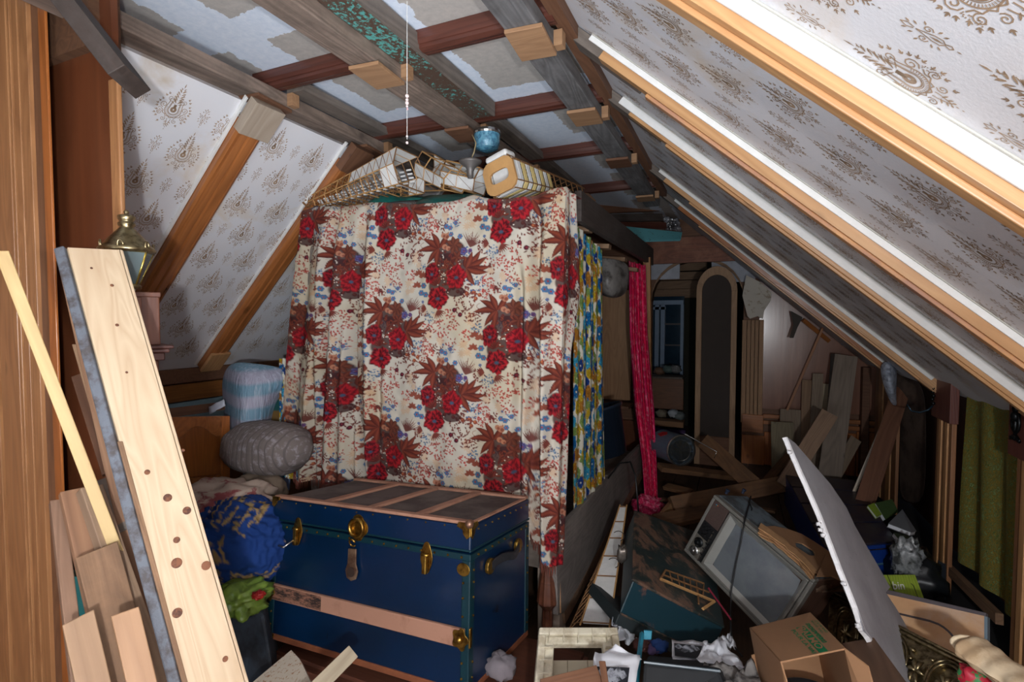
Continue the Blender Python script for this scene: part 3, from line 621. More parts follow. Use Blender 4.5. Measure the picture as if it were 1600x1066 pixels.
        for x, y, r in ((375, 120, 26), (408, 132, 26), (420, 186, 25), (455, 98, 22), (500, 208, 26), (195, 595, 30), (175, 655, 30), (217, 670, 28), (193, 730, 15), (385, 62, 12)):
            for k in range(6): T.ell(*o(x+r*.55*math.cos(k*1.05), y+r*.55*math.sin(k*1.05)), r*.42, r*.38, BLU)
            T.ell(*o(x, y), r*.28, r*.28, S(150, 50, 48))
        T.rose(*o(540, 328), 38, S(96, 96, 150), S(60, 40, 80), S(140, 60, 70), 1); T.rose(*o(592, 326), 22, S(110, 80, 130), S(60, 40, 80), S(120, 50, 60), 2)
    return T
def paint_blue():
    T = Tile(700, 900, .45, S(220, 216, 200)[:3]); rd = random.Random(9)
    cols = [(S(24, 120, 172), S(10, 60, 120)), (S(70, 176, 200), S(20, 110, 160)), (S(206, 178, 44), S(150, 120, 20)), (S(190, 128, 44), S(130, 84, 30)), (S(136, 160, 84), S(90, 118, 60)), (S(24, 66, 140), S(12, 36, 90))]
    for k in range(60): x, y = rd.uniform(0, 700), rd.uniform(0, 900); c = cols[rd.choice((2, 3, 4))]; [T.blade(x, y, j*.8+k, 62, 17, c[0], c[1]) for j in range(7)]
    pts = []
    while len(pts) < 46:
        p = (rd.uniform(0, 700), rd.uniform(0, 900))
        if all(math.hypot(((p[0]-q[0]+350) % 700)-350, ((p[1]-q[1]+450) % 900)-450) > 78 for q in pts) or rd.random() < .01: pts.append(p)
        if rd.random() < .0005: break
    for k, p in enumerate(pts): c = cols[(0, 2, 1, 5, 3, 0, 4)[k % 7]]; T.rose(p[0], p[1], rd.uniform(46, 68), c[0], c[1], S(220, 210, 180) if k % 3 else c[1], k)
    for k in range(70): T.rose(rd.uniform(0, 700), rd.uniform(0, 900), 16, *cols[k % 6], S(220, 216, 200), k)
    return T
def paint_pink():
    T = Tile(300, 300, 1., S(222, 40, 98)[:3]); rd = random.Random(3)
    for k in range(46):
        x, y = rd.uniform(0, 300), rd.uniform(0, 300); T.line([(x+14*math.cos(t), y+14*math.sin(t)) for t in np.linspace(0, rd.uniform(2, 5), 7)], 2., S(236, 150, 168)); T.blade(x, y, rd.uniform(0, 6), 20, 5, S(240, 170, 180), S(226, 90, 130))
        T.ell(rd.uniform(0, 300), rd.uniform(0, 300), 5, 5, S(160, 12, 60))
    return T
def paint_bluegold():
    T = Tile(400, 400, .8, S(20, 52, 110)[:3]); rd = random.Random(4)
    for k in range(12):
        x, y = rd.uniform(0, 400), rd.uniform(0, 400); a0 = rd.uniform(0, 6); T.line([(x+(40-5*t)*math.cos(t+a0), y+(34-4*t)*math.sin(t+a0)) for t in np.linspace(0, 6.5, 18)], 5, S(150, 124, 76))
        for j in range(3): T.blade(x+30*math.cos(j*2+k), y+30*math.sin(j*2+k), k+j, 46, 8, S(160, 134, 84), S(110, 92, 62))
    return T
TROSE, TBLUE, TPINK, TGOLD = paint_roses(), paint_blue(), paint_pink(), paint_bluegold()
FIBRE = vcol('printed_cotton', .85); SATIN = vcol('printed_shiny_cotton', .6)
def cloth(name, G, Ccol, mat, parent=None, **k):    # G: (ny,nx,3) array, Ccol: (ny,nx,3) linear colours
    ny, nx, _ = G.shape; me = bpy.data.meshes.new(name); n = ny*nx
    me.vertices.add(n); me.vertices.foreach_set('co', G.reshape(-1).astype(np.float32))
    i = np.arange((ny-1)*(nx-1)); r_, c_ = i//(nx-1), i % (nx-1); a = r_*nx+c_
    q = np.stack([a, a+1, a+nx+1, a+nx], 1).astype(np.int32); m_ = len(q)
    me.loops.add(4*m_); me.loops.foreach_set('vertex_index', q.reshape(-1)); me.polygons.add(m_)
    me.polygons.foreach_set('loop_start', np.arange(m_, dtype=np.int32)*4); me.polygons.foreach_set('loop_total', np.full(m_, 4, np.int32)); me.update(calc_edges=True)
    at = me.color_attributes.new('Col', 'FLOAT_COLOR', 'POINT'); C4 = np.ones((n, 4), np.float32); C4[:, :3] = Ccol.reshape(-1, 3); at.data.foreach_set('color', C4.reshape(-1))
    me.polygons.foreach_set('use_smooth', [True]*m_)
    return obj(name, me, mat, parent, **k)
def sm(x, a, b): t = np.clip((x-a)/(b-a), 0, 1); return t*t*(3-2*t)
def nz2(u, v, f, seed=0):        # cheap smooth noise on arrays
    r_ = np.random.default_rng(seed); o_ = 0
    for k in range(5): a, b_, c_, d_ = r_.uniform(-1, 1, 4); o_ = o_+np.sin(f*(u*a*2+v*b_*2)*PI+c_*9+1.5*np.sin(f*(v*a-u*b_)*2+d_*7))
    return o_/5
# ---------------------------------------------------------------- four-poster bed
bed = root('canopy_bed', (-1.45, 3.4, 0), 'weathered board four-poster bed frame carrying the flowered drape and a load of model aircraft', 'bed')
BX0, BX1, BY0, BY1, BZ = -2.15, -.72, 2.20, 4.75, 2.06
def bp(name, A, B, wd, th, mat, n, **k): return plank(name, A, B, wd, th, mat, n=n, parent=bed, **k)
GREYV = wood('grey_rail', S(112, 104, 98), S(56, 50, 48), 'X', .7, 1.2, 0, bumps=.4, wear=S(140, 134, 128), wearamt=.35)
bp('canopy_rail', WX(903, 322, BX1), WX(1018, 402, BX1), .15, .035, DARK, (1, 0, 0))
bp('canopy_rail', (BX0, BY0, BZ), (BX0, BY1, BZ), .15, .035, DARK, (1, 0, 0))
for i in range(6):
    y = BY0+.1+i*.5; bp('canopy_slat', (BX0, y, BZ+.03), (BX1-.03, y, BZ-.03-.03*i), .08, .03, FRESH2, (0, 0, 1))
bp('bed_post', (BX0, BY0, 0), (BX0, BY0, 2.0), .07, .07, OLD, (0, -1, 0))
bp('bed_post', (BX0, BY1, 0), (BX0, BY1, 2.0), .07, .07, OLD, (0, -1, 0))
bp('bed_post', WX(1014, 760, BX1), WX(1011, 402, BX1), .06, .05, wood('honey_post', S(170, 116, 60), S(110, 70, 34), 'X', .5), (0, -1, 0))
pA = W(862, 985, 2.46); pB = W(862, 560, 2.46)
bp('bed_post', pA, pB, .11, .09, wood('pale_grey_post', S(176, 158, 142), S(120, 102, 88), 'X', .75, 1), (0, -1, 0))
RAILY = [WX(895, 800, BX1), WX(1003, 697, BX1), WX(1006, 738, BX1), WX(905, 945, BX1), WX(872, 965, BX1), WX(868, 830, BX1)]
obj('side_rail', MB().prism([WX(868, 835, BX1), WX(1003, 694, BX1), WX(1007, 726, BX1), WX(882, 958, BX1), WX(872, 962, BX1)], (-.03, 0, 0)), wood('scuffed_side_rail', S(124, 116, 110), S(72, 64, 60), 'Y', .7, 1, 0, bumps=.4, wear=S(150, 140, 132), wearamt=.35), bed, bev=.003)
obj('side_rail_edge', MB().prism([WX(882, 958, BX1+.001), WX(1007, 726, BX1+.001), WX(1009, 737, BX1+.001), WX(884, 975, BX1+.001)], (-.05, 0, 0)), RUSTIC, bed, bev=.002)
bp('foot_rail', (BX0, BY0, .45), (BX1, BY0, .45), .2, .03, OLD, (0, -1, 0))
bp('base_board', (BX0+.1, (BY0+BY1)/2, .30), (BX1-.05, (BY0+BY1)/2, .30), 2.3, .03, OLD, (0, 0, 1))
# carved dark leg below the drape fringe
c0 = W(855, 985, 2.34); c1 = W(856, 880, 2.34); ax = norm(c1-c0); H_ = np.linalg.norm(c1-c0)
Rl = np.array(frame_xn((0, 0, 0), ax, (0, -1, 0)))[:3, :3]; Rl = np.stack([Rl[:, 1], Rl[:, 2], Rl[:, 0]], 1)
mb = MB(); prof = [(.022, 0), (.024, .10), (.022, .32), (.03, .36), (.044, .42), (.04, .6), (.03, .85), (.024, 1.)]
n_ = 20; vs = []
for r_, h_ in prof:
    for k in range(n_): a = 2*PI*k/n_; q = r_*(1+.12*(k % 2)); vs.append(c0+Rl@np.array([q*math.cos(a), q*math.sin(a), h_*H_*1.0]))
mb.add(vs, [(i*n_+k, i*n_+(k+1) % n_, (i+1)*n_+(k+1) % n_, (i+1)*n_+k) for i in range(len(prof)-1) for k in range(n_)]+[tuple(range(n_))[::-1], tuple(range(7*n_, 8*n_))])
obj('carved_leg', mb, wood('dark_carved', S(104, 62, 44), S(50, 24, 18), 'X', .3, 1, 0, coat=.5), bed, smooth=False, bev=.002)
plank('pale_lath', W(873, 958, 2.36), W(871, 892, 2.36), .024, .014, BLOCKW, parent=bed)
# ---------------------------------------------------------------- flowered drape over the foot end
NX, NY = 560, 580
u = np.linspace(0, 1, NX)[None, :]; v = np.linspace(-.10, 1, NY)[:, None]; U = u+0*v; V = v+0*u
Yp = BY0-.06
tl, tr, bl_, br_ = WY(472, 324, Yp), WY(884, 297, Yp), WY(446, 742, Yp), WY(872, 880, Yp)
tx = tl[0]+(tr[0]-tl[0])*U; bxx = bl_[0]+(br_[0]-bl_[0])*U; Vc = np.clip(V, 0, 1)
Xg = tx+(bxx-tx)*Vc-.03*np.sin(PI*Vc)*(1-U)*.6
# scalloped top line and hem
tpx = np.array([470, 500, 545, 575, 600, 640, 700, 740, 780, 830, 870, 884]); tpy = np.array([330, 322, 324, 316, 316, 319, 316, 306, 312, 305, 293, 292])
top = np.array([WY(a, b_, Yp)[2] for a, b_ in zip(tpx, tpy)]); topx = np.array([WY(a, b_, Yp)[0] for a, b_ in zip(tpx, tpy)])
hpx = np.array([440, 447, 460, 474, 500, 560, 640, 720, 800, 822, 834, 850, 864, 880]); hpy = np.array([640, 690, 730, 748, 752, 756, 760, 764, 768, 800, 850, 868, 882, 880])
hem = np.array([WY(a, b_, Yp)[2] for a, b_ in zip(hpx, hpy)]); hemx = np.array([WY(a, b_, Yp)[0] for a, b_ in zip(hpx, hpy)])
zt = np.interp(tx, topx, top); zb = np.interp(bxx, hemx, hem)
Zg = zt+(zb-zt)*Vc
def crease(U, V, x0, x1, amp, wd, v0=0., v1=1.2, bend=0.):
    c_ = x0+(x1-x0)*V+bend*np.sin(PI*V); return amp*np.exp(-((U-c_)/wd)**2)*sm(V, v0-.12, v0+.05)*(1-sm(V, v1-.05, v1+.1))
dep = 0*U
for a in ((.285, .36, .085, .016, .12, 1.0, -.05), (.16, .155, .05, .012, .02), (.05, .03, .03, .02, .1), (.22, .30, .035, .012, .3), (.09, .13, .04, .012, .35), (.36, .40, .03, .014, .55), (.905, .945, .07, .018, .05), (.975, .975, .02, .012, .5), (.60, .62, .012, .03, .5), (.76, .74, .014, .04, .2), (.86, .88, .05, .012, .3), (.46, .44, .012, .05, .1), (.93, .90, .04, .01, .6)):
    dep = dep+crease(U, V, *a)
for a in ((.32, .385, .04, .02, .1), (.125, .10, .035, .02, .1), (.94, .965, .06, .02, .2), (.19, .20, .03, .02, .1), (.24, .26, .025, .015, .5)): dep = dep-crease(U, V, *a)
dep = dep+.012*nz2(U, V*.5, 5, 2)*Vc+.006*nz2(U, V, 12, 3)+.03*(U-.5)**2*Vc+.004*nz2(U*1., V, 30, 8)
Yg = Yp+dep-.03*Vc
over = np.clip(-V, 0, 1)*1.7; Yg = Yg+over*1.5; Zg = Zg+over*.02+(V < 0)*.01*nz2(U, V, 9, 5)
Gm = np.stack([Xg, Yg, Zg], -1)
gath = .5*dep    # pattern coordinates follow the cloth length
sx_ = .00051
PXc = (tx*(1-Vc*.35)+bxx*Vc*.35-(-1.223))/sx_*1.0+gath/sx_*.5; PYc = -(Zg-1.711)/sx_-np.where(V < 0, over*1.5/sx_, 0)
Cm = TROSE.sample(PXc, PYc)
dust = np.clip((V < .012)*1.+0*U, 0, 1)[..., None]*.35; Cm = Cm*(1-dust)+dust*np.array(S(110, 90, 80)[:3])*.6
st_ = np.clip(nz2(U, V, 4, 11)*.5, 0, .18)[..., None]; Cm = Cm*(1-st_*1.5*np.array([.3, .5, .9]))
dr = cloth('flowered_drape', Gm, Cm, FIBRE, label='large cream drape printed with red rose bouquets hanging over the bed foot', cat='drape')
# side return round the corner post with fringed edge
n1, n2 = 90, 420; u = np.linspace(0, 1, n1)[None, :]; v = np.linspace(0, 1, n2)[:, None]; U = u+0*v; V = v+0*u
Wd = np.interp(V[:, 0], [0, .12, .24, .30, .42, .6, .85, 1], [.10, .16, .22, .20, .10, .10, .10, .08])[:, None]
lx = Gm[:, -1]; idx = np.clip((.10/1.1*NY+V[:, 0]*(NY-1)*(1/1.1)).astype(int), 0, NY-1)
P0 = Gm[idx, -1][:, None, :]
side = P0+np.stack([.012*np.sin(U*9+V*2)*U+.01*U, U*Wd, -.02*U+0*V], -1)
Cs = TROSE.sample((PXc[idx, -1][:, None]+U*Wd/sx_), PYc[idx, -1][:, None]+0*U)
ed = (U > .9)[..., None]*1.; fr_ = (.55+.45*np.sin(V*900))[..., None]; Cs = Cs*(1-ed)+ed*np.array(S(120, 62, 50)[:3])*fr_
cloth('drape_return', side, Cs, FIBRE, dr)
# fringe along the hem, tassels one joined part
mb = MB()
hrow = Gm[-1]
for i in range(0, NX, 2):
    p = hrow[i]; L = .03+.012*random.random()
    if p[0] > bl_[0]+.0: mb.tube([p+np.array([0, -.002, .006]), p+np.array([random.uniform(-.006, .006), -.006, -L])], [.0028, .0012], 4, False)
obj('hem_fringe', mb, plain('rust_fringe', S(122, 64, 50), .9, var=.3), dr, kind='stuff')
obj('lace_scrap', MB().grid([[W(817+6*j+2*math.sin(i), 808+6*i, 2.27+.01*math.sin(j*2+i)) for j in range(3)] for i in range(7)]), plain('cream_lace', S(206, 194, 176), .9, bumps=.6, bscale=120), label='small cream lace scrap hanging beside the right end of the blue trunk', cat='lace', solid=.004)
# ---------------------------------------------------------------- other hanging cloths
def hang(name, top, bot, nx, ny, T, scale, folds, amp, mat, label, cat, off=(0, 0), hemf=None, th=.0, pin=1.):
    # top/bot: (A,B) end points; folds along the width
    A0, A1 = top; B0, B1 = bot; u = np.linspace(0, 1, nx)[None, :, None]; v = np.linspace(0, 1, ny)[:, None, None]
    t_ = A0+(A1-A0)*u; b2 = B0+(B1-B0)*u; G = t_+(b2-t_)*v
    nrm = norm(np.cross(A1-A0, B0-A0)); U = u[..., 0]+0*v[..., 0]; V = v[..., 0]+0*u[..., 0]
    d = amp*np.sin(2*PI*folds*U+.8*np.sin(3*V+U*4))*(.6+.4*V*pin)+amp*.5*np.sin(2*PI*folds*2.3*U+2*V)
    G = G+nrm*d[..., None]
    if hemf is not None: G[..., 2] += (hemf(U)*sm(V, .9, 1.))
    Wt = np.linalg.norm(A1-A0)*1.5; Ht = np.linalg.norm(B0-A0)
    Cc = T.sample(U*Wt*scale+off[0], V*Ht*scale+off[1])
    return cloth(name, G, Cc, mat, label=label, cat=cat)
hang('blue_yellow_curtain', (WX(898, 350, BX1-.02), WX(942, 392, BX1-.02)), (WX(898, 840, BX1-.02), WX(946, 792, BX1-.02)), 170, 520, TBLUE, 1450, 3.5, .008, SATIN, 'blue, yellow and green flowered curtain hanging down the bed side below the dark rail', 'curtain', hemf=lambda U: .06*sm(U, .5, .56))
hang('blue_yellow_curtain', (W(436, 560, 3.0), W(472, 560, 3.0)), (W(432, 744, 2.85), W(474, 752, 2.85)), 60, 160, TBLUE, 1900, 2, .02, SATIN, 'blue and yellow curtain edge peeping out left of the rose drape', 'curtain', off=(300, 200))
g0 = [(982, 408, 4.35), (984, 520, 4.3), (992, 640, 4.25), (1003, 720, 4.2), (1008, 790, 4.1)]; g1 = [(1009, 415, 4.35), (1012, 520, 4.3), (1022, 640, 4.25), (1026, 720, 4.2), (1028, 775, 4.1)]
ny, nx = 330, 90; V = np.linspace(0, 1, ny); ys0 = np.array([W(*p) for p in g0]); ys1 = np.array([W(*p) for p in g1]); tt = np.linspace(0, 1, 5)
L_ = np.stack([np.interp(V, tt, ys0[:, k]) for k in range(3)], -1); R_ = np.stack([np.interp(V, tt, ys1[:, k]) for k in range(3)], -1)
U = np.linspace(0, 1, nx); G = L_[:, None, :]+(R_-L_)[:, None, :]*U[None, :, None]; G = G+np.array([.2, -1, 0])*(.035*np.sin(U*2*PI*3.5)[None, :, None]+.012*np.sin(U[None, :]*40+V[:, None]*9)[..., None])
cloth('pink_curtain', G, TPINK.sample(U[None, :]*300+0*V[:, None], V[:, None]*1900+0*U[None, :]), SATIN, label='bright pink patterned curtain gathered against the far bed post', cat='curtain')
heap('pink_curtain_end', W(1012, 792, 4.05), (.10, .09, .07), plain('pink_cloth', S(200, 30, 84), .7, col2=S(232, 130, 156), scale=40, var2=(.5, .56)), .5, 3, 3, label='crumpled foot of the pink curtain lying on the debris', cat='cloth')
# ================================================================ helpers for posed boxes
def mloc(M, p): return np.array(M @ Vector(tuple(map(float, p))))
def rayplane(px, py, p0, n):
    d = D(px, py); return CAMP+d*(((np.asarray(p0)-CAMP)@n)/(d@n))
def onface(M, px, py, ax, val):       # pixel -> local coords on the plane local[ax]=val
    n = np.array(M.to_3x3().col[ax]); p0 = mloc(M, [val if k == ax else 0 for k in range(3)]); q = rayplane(px, py, p0, n); return np.array(M.inverted() @ Vector(tuple(q)))
def plane3(a, b, c):                  # (px,py,s) x3 -> point, normal
    A, B, C = W(*a), W(*b), W(*c); return A, norm(np.cross(B-A, C-A))
def polyslab(name, pts, ref, th, mat, **k):
    p0, n = plane3(*ref); n = n if n@(CAMP-p0) > 0 else -n
    P = [rayplane(x, y, p0, n) for x, y in pts]; return obj(name, MB().prism(P, -n*th), mat, **k)
def Lobj(M): return lambda name, mb, mat, parent, **k: obj(name, mb, mat, parent, M=M, **k)
def textmesh(name, s, mapf, mat, parent, size=1., bold=0.):
    cu_ = bpy.data.curves.new(name, 'FONT'); cu_.body = s; cu_.size = size; cu_.offset = bold; cu_.resolution_u = 3
    to = bpy.data.objects.new('tmp', cu_); COL.objects.link(to); bpy.context.view_layer.update()
    me = bpy.data.meshes.new_from_object(to.evaluated_get(bpy.context.evaluated_depsgraph_get())); bpy.data.objects.remove(to)
    xs = [v_.co.x for v_ in me.vertices]; ys = [v_.co.y for v_ in me.vertices]; x0, x1, y0, y1 = min(xs), max(xs), min(ys), max(ys)
    for v_ in me.vertices: v_.co = Vector(tuple(mapf((v_.co.x-x0)/(x1-x0), (v_.co.y-y0)/(y1-y0))))
    me.name = name; me.materials.clear(); me.materials.append(mat)
    return obj(name, me, mat, parent)
# ================================================================ BLUE TRUNK
TO = np.array([-1.752, 1.488, .200]); TR = np.array([[.999, .032, -.044], [-.026, .991, .129], [.048, -.128, .991]]); TD = (.952, .498, .551)
TM = frame(TO, norm(TR[:, 0]), norm(TR[:, 1]), norm(TR[:, 2])); L, Dp, H = TD
m, nt, b = newmat('blue_enamel'); BLUE = m
v = coords(nt, rnd=False); n1 = noi(nt, v, 3, 4); n2 = noi(nt, v, 60, 6, .8); n3 = noi(nt, coords(nt, (14, 1, 1.2), rnd=False), 5, 4, .7)
c = ramp(nt, n1, [(.3, S(5, 35, 68)), (.7, S(3, 28, 52))]).outputs[0]
c = mixc(nt, ramp(nt, n3, [(.66, (0, 0, 0, 1)), (.70, (1, 1, 1, 1))]).outputs[0], c, S(8, 16, 22)); c = mixc(nt, ramp(nt, n2, [(.70, (0, 0, 0, 1)), (.73, (1, 1, 1, 1))]).outputs[0], c, S(170, 170, 165))
nt.links.new(c, b.inputs['Base Color']); b.inputs['Roughness'].default_value = .30; b.inputs['Coat Weight'].default_value = .4; b.inputs['Coat Roughness'].default_value = .2; bump(nt, b, n1, .12, .01)
BAND = plain('dark_teal_band', S(8, 48, 58), .4, var=.3); SLAT = plain('dusty_pink_brown_slat', S(164, 120, 98), .7, col2=S(120, 78, 58), scale=9, var2=(.5, .75), bumps=.2)
DUSTT = plain('dusty_dark_top', S(96, 86, 82), .75, col2=S(66, 56, 54), scale=6); RUST = plain('rust_strip', S(132, 74, 44), .7, var=.35, scale=20)
tk = root('steamer_trunk', mloc(TM, (L/2, Dp/2, 0)), 'glossy dark blue steamer trunk with brass fittings standing in front of the flowered drape', 'trunk')
T_ = Lobj(TM); seam = H-.092
T_('body', MB().box((0, 0, 0), (L, Dp, seam-.002)), BLUE, tk, bev=.006)
lid = T_('lid', MB().box((-.003, -.003, seam+.002), (L+.003, Dp+.003, H)), BLUE, tk, bev=.006)
T_('lid_panel', MB().box((.012, .012, H), (L-.012, Dp-.012, H+.003)), DUSTT, lid)
for z0, z1, e in ((seam-.026, seam-.004, .004), (seam+.004, seam+.012, .005)):
    T_('seam_band', MB().box((-e, -e, z0), (L+e, Dp+e, z1)), BAND, tk, bev=.002)
for x0, x1, y0, y1 in ((-.004, .03, -.004, .03), (L-.03, L+.004, -.004, .03), (L-.03, L+.004, Dp-.03, Dp+.004)): T_('corner_binding', MB().box((x0, y0, .01), (x1, y1, seam-.026)), BAND, tk, bev=.004)
def slat_z(x0, y0, x1, y1, th=.010): T_('top_slat', MB().box((x0, y0, H+.001), (x1, y1, H+.003+th)), SLAT, lid, bev=.003)
slat_z(.0, -.002, L, .028); slat_z(.0, Dp-.028, L, Dp+.002); slat_z(L-.016, .028, L+.002, Dp-.028, .005)
for x in (.25, .475, .70): slat_z(x, .028, x+.036, Dp-.028)
T_('front_slat', MB().box((.01, -.016, .152), (L-.012, -.001, .213)), SLAT, tk, bev=.003)
m, nt, b = newmat('burnt_slat'); n = noi(nt, coords(nt, (6, 1, 20)), 3, 6, .8); nt.links.new(ramp(nt, n, [(.42, S(30, 18, 14)), (.58, S(140, 96, 76))]).outputs[0], b.inputs['Base Color']); b.inputs['Roughness'].default_value = .8; BURNT = m
T_('burnt_patch', MB().box((.03, -.0165, .156), (.30, -.012, .209)), BURNT, tk)
T_('bottom_strip', MB().box((-.004, -.005, -.008), (L+.002, .01, .014)), RUST, tk, bev=.002); T_('bottom_strip', MB().box((L-.008, 0, -.008), (L+.004, Dp, .012)), RUST, tk, bev=.002)
def ball(mb, c_, r_, n=8, flat=1.): 
    prof = [(r_*math.sin(a)+1e-5, -r_*flat*math.cos(a)) for a in np.linspace(0, PI, 6)]; mb.lathe(prof, n, c_, cap=False)
# front fittings: rounded plates on the front face (y<0) with profile outline
def plate(name, cx_, cz_, outline, parent, mat=BRASS, th=.004, y=-.004, bev=.0015): return T_(name, MB().prism([(cx_+x, y-th, cz_+z) for x, z in outline], (0, th, 0)), mat, parent, bev=bev)
def oval(rx, rz, n=16): return [(rx*math.cos(2*PI*k/n), rz*math.sin(2*PI*k/n)) for k in range(n)]
for pxl, ang, mt in (((467, 830), 0, 'closed brass latch'), ((668, 871), 0, None)):
    q = onface(TM, *pxl, 1, 0); cx_, cz_ = q[0], q[2]
    lt = plate('latch', cx_, cz_, [(.024*math.cos(a)*(1+.1*math.cos(4*a)), .056*math.sin(a)) for a in np.linspace(0, 2*PI, 20)[:-1]], tk)
    T_('latch_tongue', MB().box((cx_-.009, -.024, cz_-.052), (cx_+.009, -.010, cz_+.010)), BRASS, lt, bev=.003); T_('latch_roller', MB().tube([(cx_-.014, -.018, cz_+.012), (cx_+.014, -.018, cz_+.012)], .006, 10), BRASS, lt, smooth=True)
    if pxl[0] < 500: T_('latch_hook', MB().tube([(cx_-.004, -.02, cz_-.03), (cx_-.025, -.05, cz_-.055), (cx_-.05, -.055, cz_-.05)], .004, 8), STEEL, lt, smooth=True)
q = onface(TM, 561, 824, 1, 0); cx_, cz_ = q[0], q[2]
lk_ = T_('lock', MB().lathe([(.024, 0), (.04, 0), (.04, .010), (.036, .018), (.030, .020), (.026, .014), (.024, .006), (.024, 0)], 24, (cx_, -.004, cz_), np.array([[1, 0, 0], [0, 0, -1], [0, 1, 0]]), cap=False), BRASS, tk, smooth=True)
plate('lock_plate', cx_, cz_, [(.050*math.cos(a)*(.80+.20*abs(math.cos(2*a))), .050*math.sin(a)*(.80+.2*abs(math.cos(2*a)))) for a in np.linspace(0, 2*PI, 32)[:-1]], tk, th=.003)
T_('lock_loop', MB().tube([(cx_-.012+.014*math.cos(a), -.02-.006*math.sin(a), cz_-.055+.014*math.sin(a)) for a in np.linspace(.2, 5.6, 12)], .0035, 8), BRASS, tk, smooth=True)
q = onface(TM, 554, 880, 1, 0); cx_, cz_ = q[0], q[2]
hp = plate('hasp', cx_, cz_, [(-.020, .055), (.018, .058), (.020, .0), (.030, -.025), (.022, -.052), (0, -.062), (-.022, -.052), (-.030, -.025), (-.021, 0)], tk, plain('tarnished_hasp', S(164, 136, 112), .45, .7, col2=S(100, 70, 56)), .007, -.010, .002)
T_('hasp_disc', MB().lathe([(.018, 0), (.018, .003), (.0, .004)], 20, (cx_, -.017, cz_-.028), np.array([[1, 0, 0], [0, 0, -1], [0, 1, 0]])), plain('dull_disc', S(110, 92, 84), .4, .8), hp)
# corner brasses
def corner(c_, dx, dz, r_=.034, knob=True):
    k = T_('corner_brass', MB().prism([(c_[0]-dx*x, -.010, c_[2]-dz*z) for x, z in ((-.004, -.004), (r_*1.3, -.004), (r_*1.5, r_*.35), (r_*.8, r_*.6), (r_*.75, r_), (r_*.3, r_*1.5), (-.004, r_*1.2))], (0, .008, 0)), BRASS, tk, bev=.002)
    if dx > 0: T_('corner_side', MB().prism([(L+.002, -.006+y, c_[2]-dz*z) for y, z in ((0, -.004), (r_*1.3, -.004), (r_*1.5, r_*.35), (r_*.8, r_*.6), (r_*.75, r_), (r_*.3, r_*1.5), (0, r_*1.2))], (.006, 0, 0)), BRASS, k, bev=.002)
    if knob: mb = MB(); ball(mb, (c_[0]+dx*.0, -.008, c_[2]+.002*dz), .016, 12); T_('corner_knob', mb, plain('tarnished_knob', S(140, 104, 84), .4, .7), k, smooth=True)
corner((L, 0, H+.006), 1, 1); corner((0, 0, H+.006), -1, 1, .026, False); corner((0, 0, 0), -1, -1, .03, False); corner((L, 0, 0), 1, -1, .03, False)
plate('heart_brass', L-.022, seam-.055, oval(.026, .022), tk); plate('heart_brass', .020, seam-.05, oval(.018, .022), tk)
for cx_ in (L-.022, .016):
    k = plate('slat_end_brass', cx_, .182, [(.030*math.cos(a)*(1+.15*math.cos(5*a)), .034*math.sin(a)*(1+.15*math.cos(5*a))) for a in np.linspace(0, 2*PI, 30)[:-1]], tk, y=-.017)
    mb = MB(); ball(mb, (cx_, -.022, .182), .014, 12); T_('slat_end_knob', mb, BRASS, k, smooth=True)
T_('side_slat_brass', MB().box((L, -.004, .150), (L+.008, .012, .215)), BRASS, tk, bev=.003)
# side handle
a_, b2 = onface(TM, 762, 884, 0, L), onface(TM, 806, 852, 0, L)
def zed(p, dx=0): return (L+dx, p[1], p[2])
hd = T_('side_handle', MB().add(*(lambda P: ([q for i, p in enumerate(P) for q in ((p[0]-.003, p[1], p[2]-.015), (p[0]+.006, p[1], p[2]-.015), (p[0]+.006, p[1], p[2]+.015), (p[0]-.003, p[1], p[2]+.015))], [(i*4+j, i*4+4+j, i*4+4+(j+1) % 4, i*4+(j+1) % 4) for i in range(len(P)-1) for j in range(4)]+[(0, 1, 2, 3), tuple(len(P)*4-4+j for j in (3, 2, 1, 0))]))([tuple(np.array(zed(a_))*(1-t)+np.array(zed(b2))*t+np.array([.012+.020*math.sin(PI*t), 0, .012*math.sin(2*PI*t)])) for t in np.linspace(0, 1, 9)])), plain('black_leather', S(40, 40, 44), .5, var=.3), tk, bev=.002)
for p in (a_, b2): T_('handle_cap', MB().prism([(L+.002, p[1]+.030*math.cos(a), p[2]+.028*math.sin(a)) for a in np.linspace(0, 2*PI, 14)[:-1]], (.016, 0, 0)), BRASS, hd, bev=.004)
mb = MB()
for i in range(17): ball(mb, (.03+i*(L-.06)/16, -.006, seam-.015), .0045, 6)
for i in range(9): ball(mb, (L+.006, .05+i*(Dp-.08)/8, seam-.015), .0045, 6); ball(mb, (L+.005, .05+i*(Dp-.08)/8, H-.02), .0035, 6)
for z in (.05, .1, .25, .31, .36, .4): ball(mb, (L-.022, -.006, z), .0045, 6); ball(mb, (.02, -.006, z), .004, 6); ball(mb, (L+.005, .02, z), .0045, 6); ball(mb, (L+.005, Dp-.015, z), .0045, 6)
for i in range(12): ball(mb, (.05+i*.08, -.005, H-.008), .0035, 6)
T_('rivets', mb, BRASS, tk, kind='stuff')
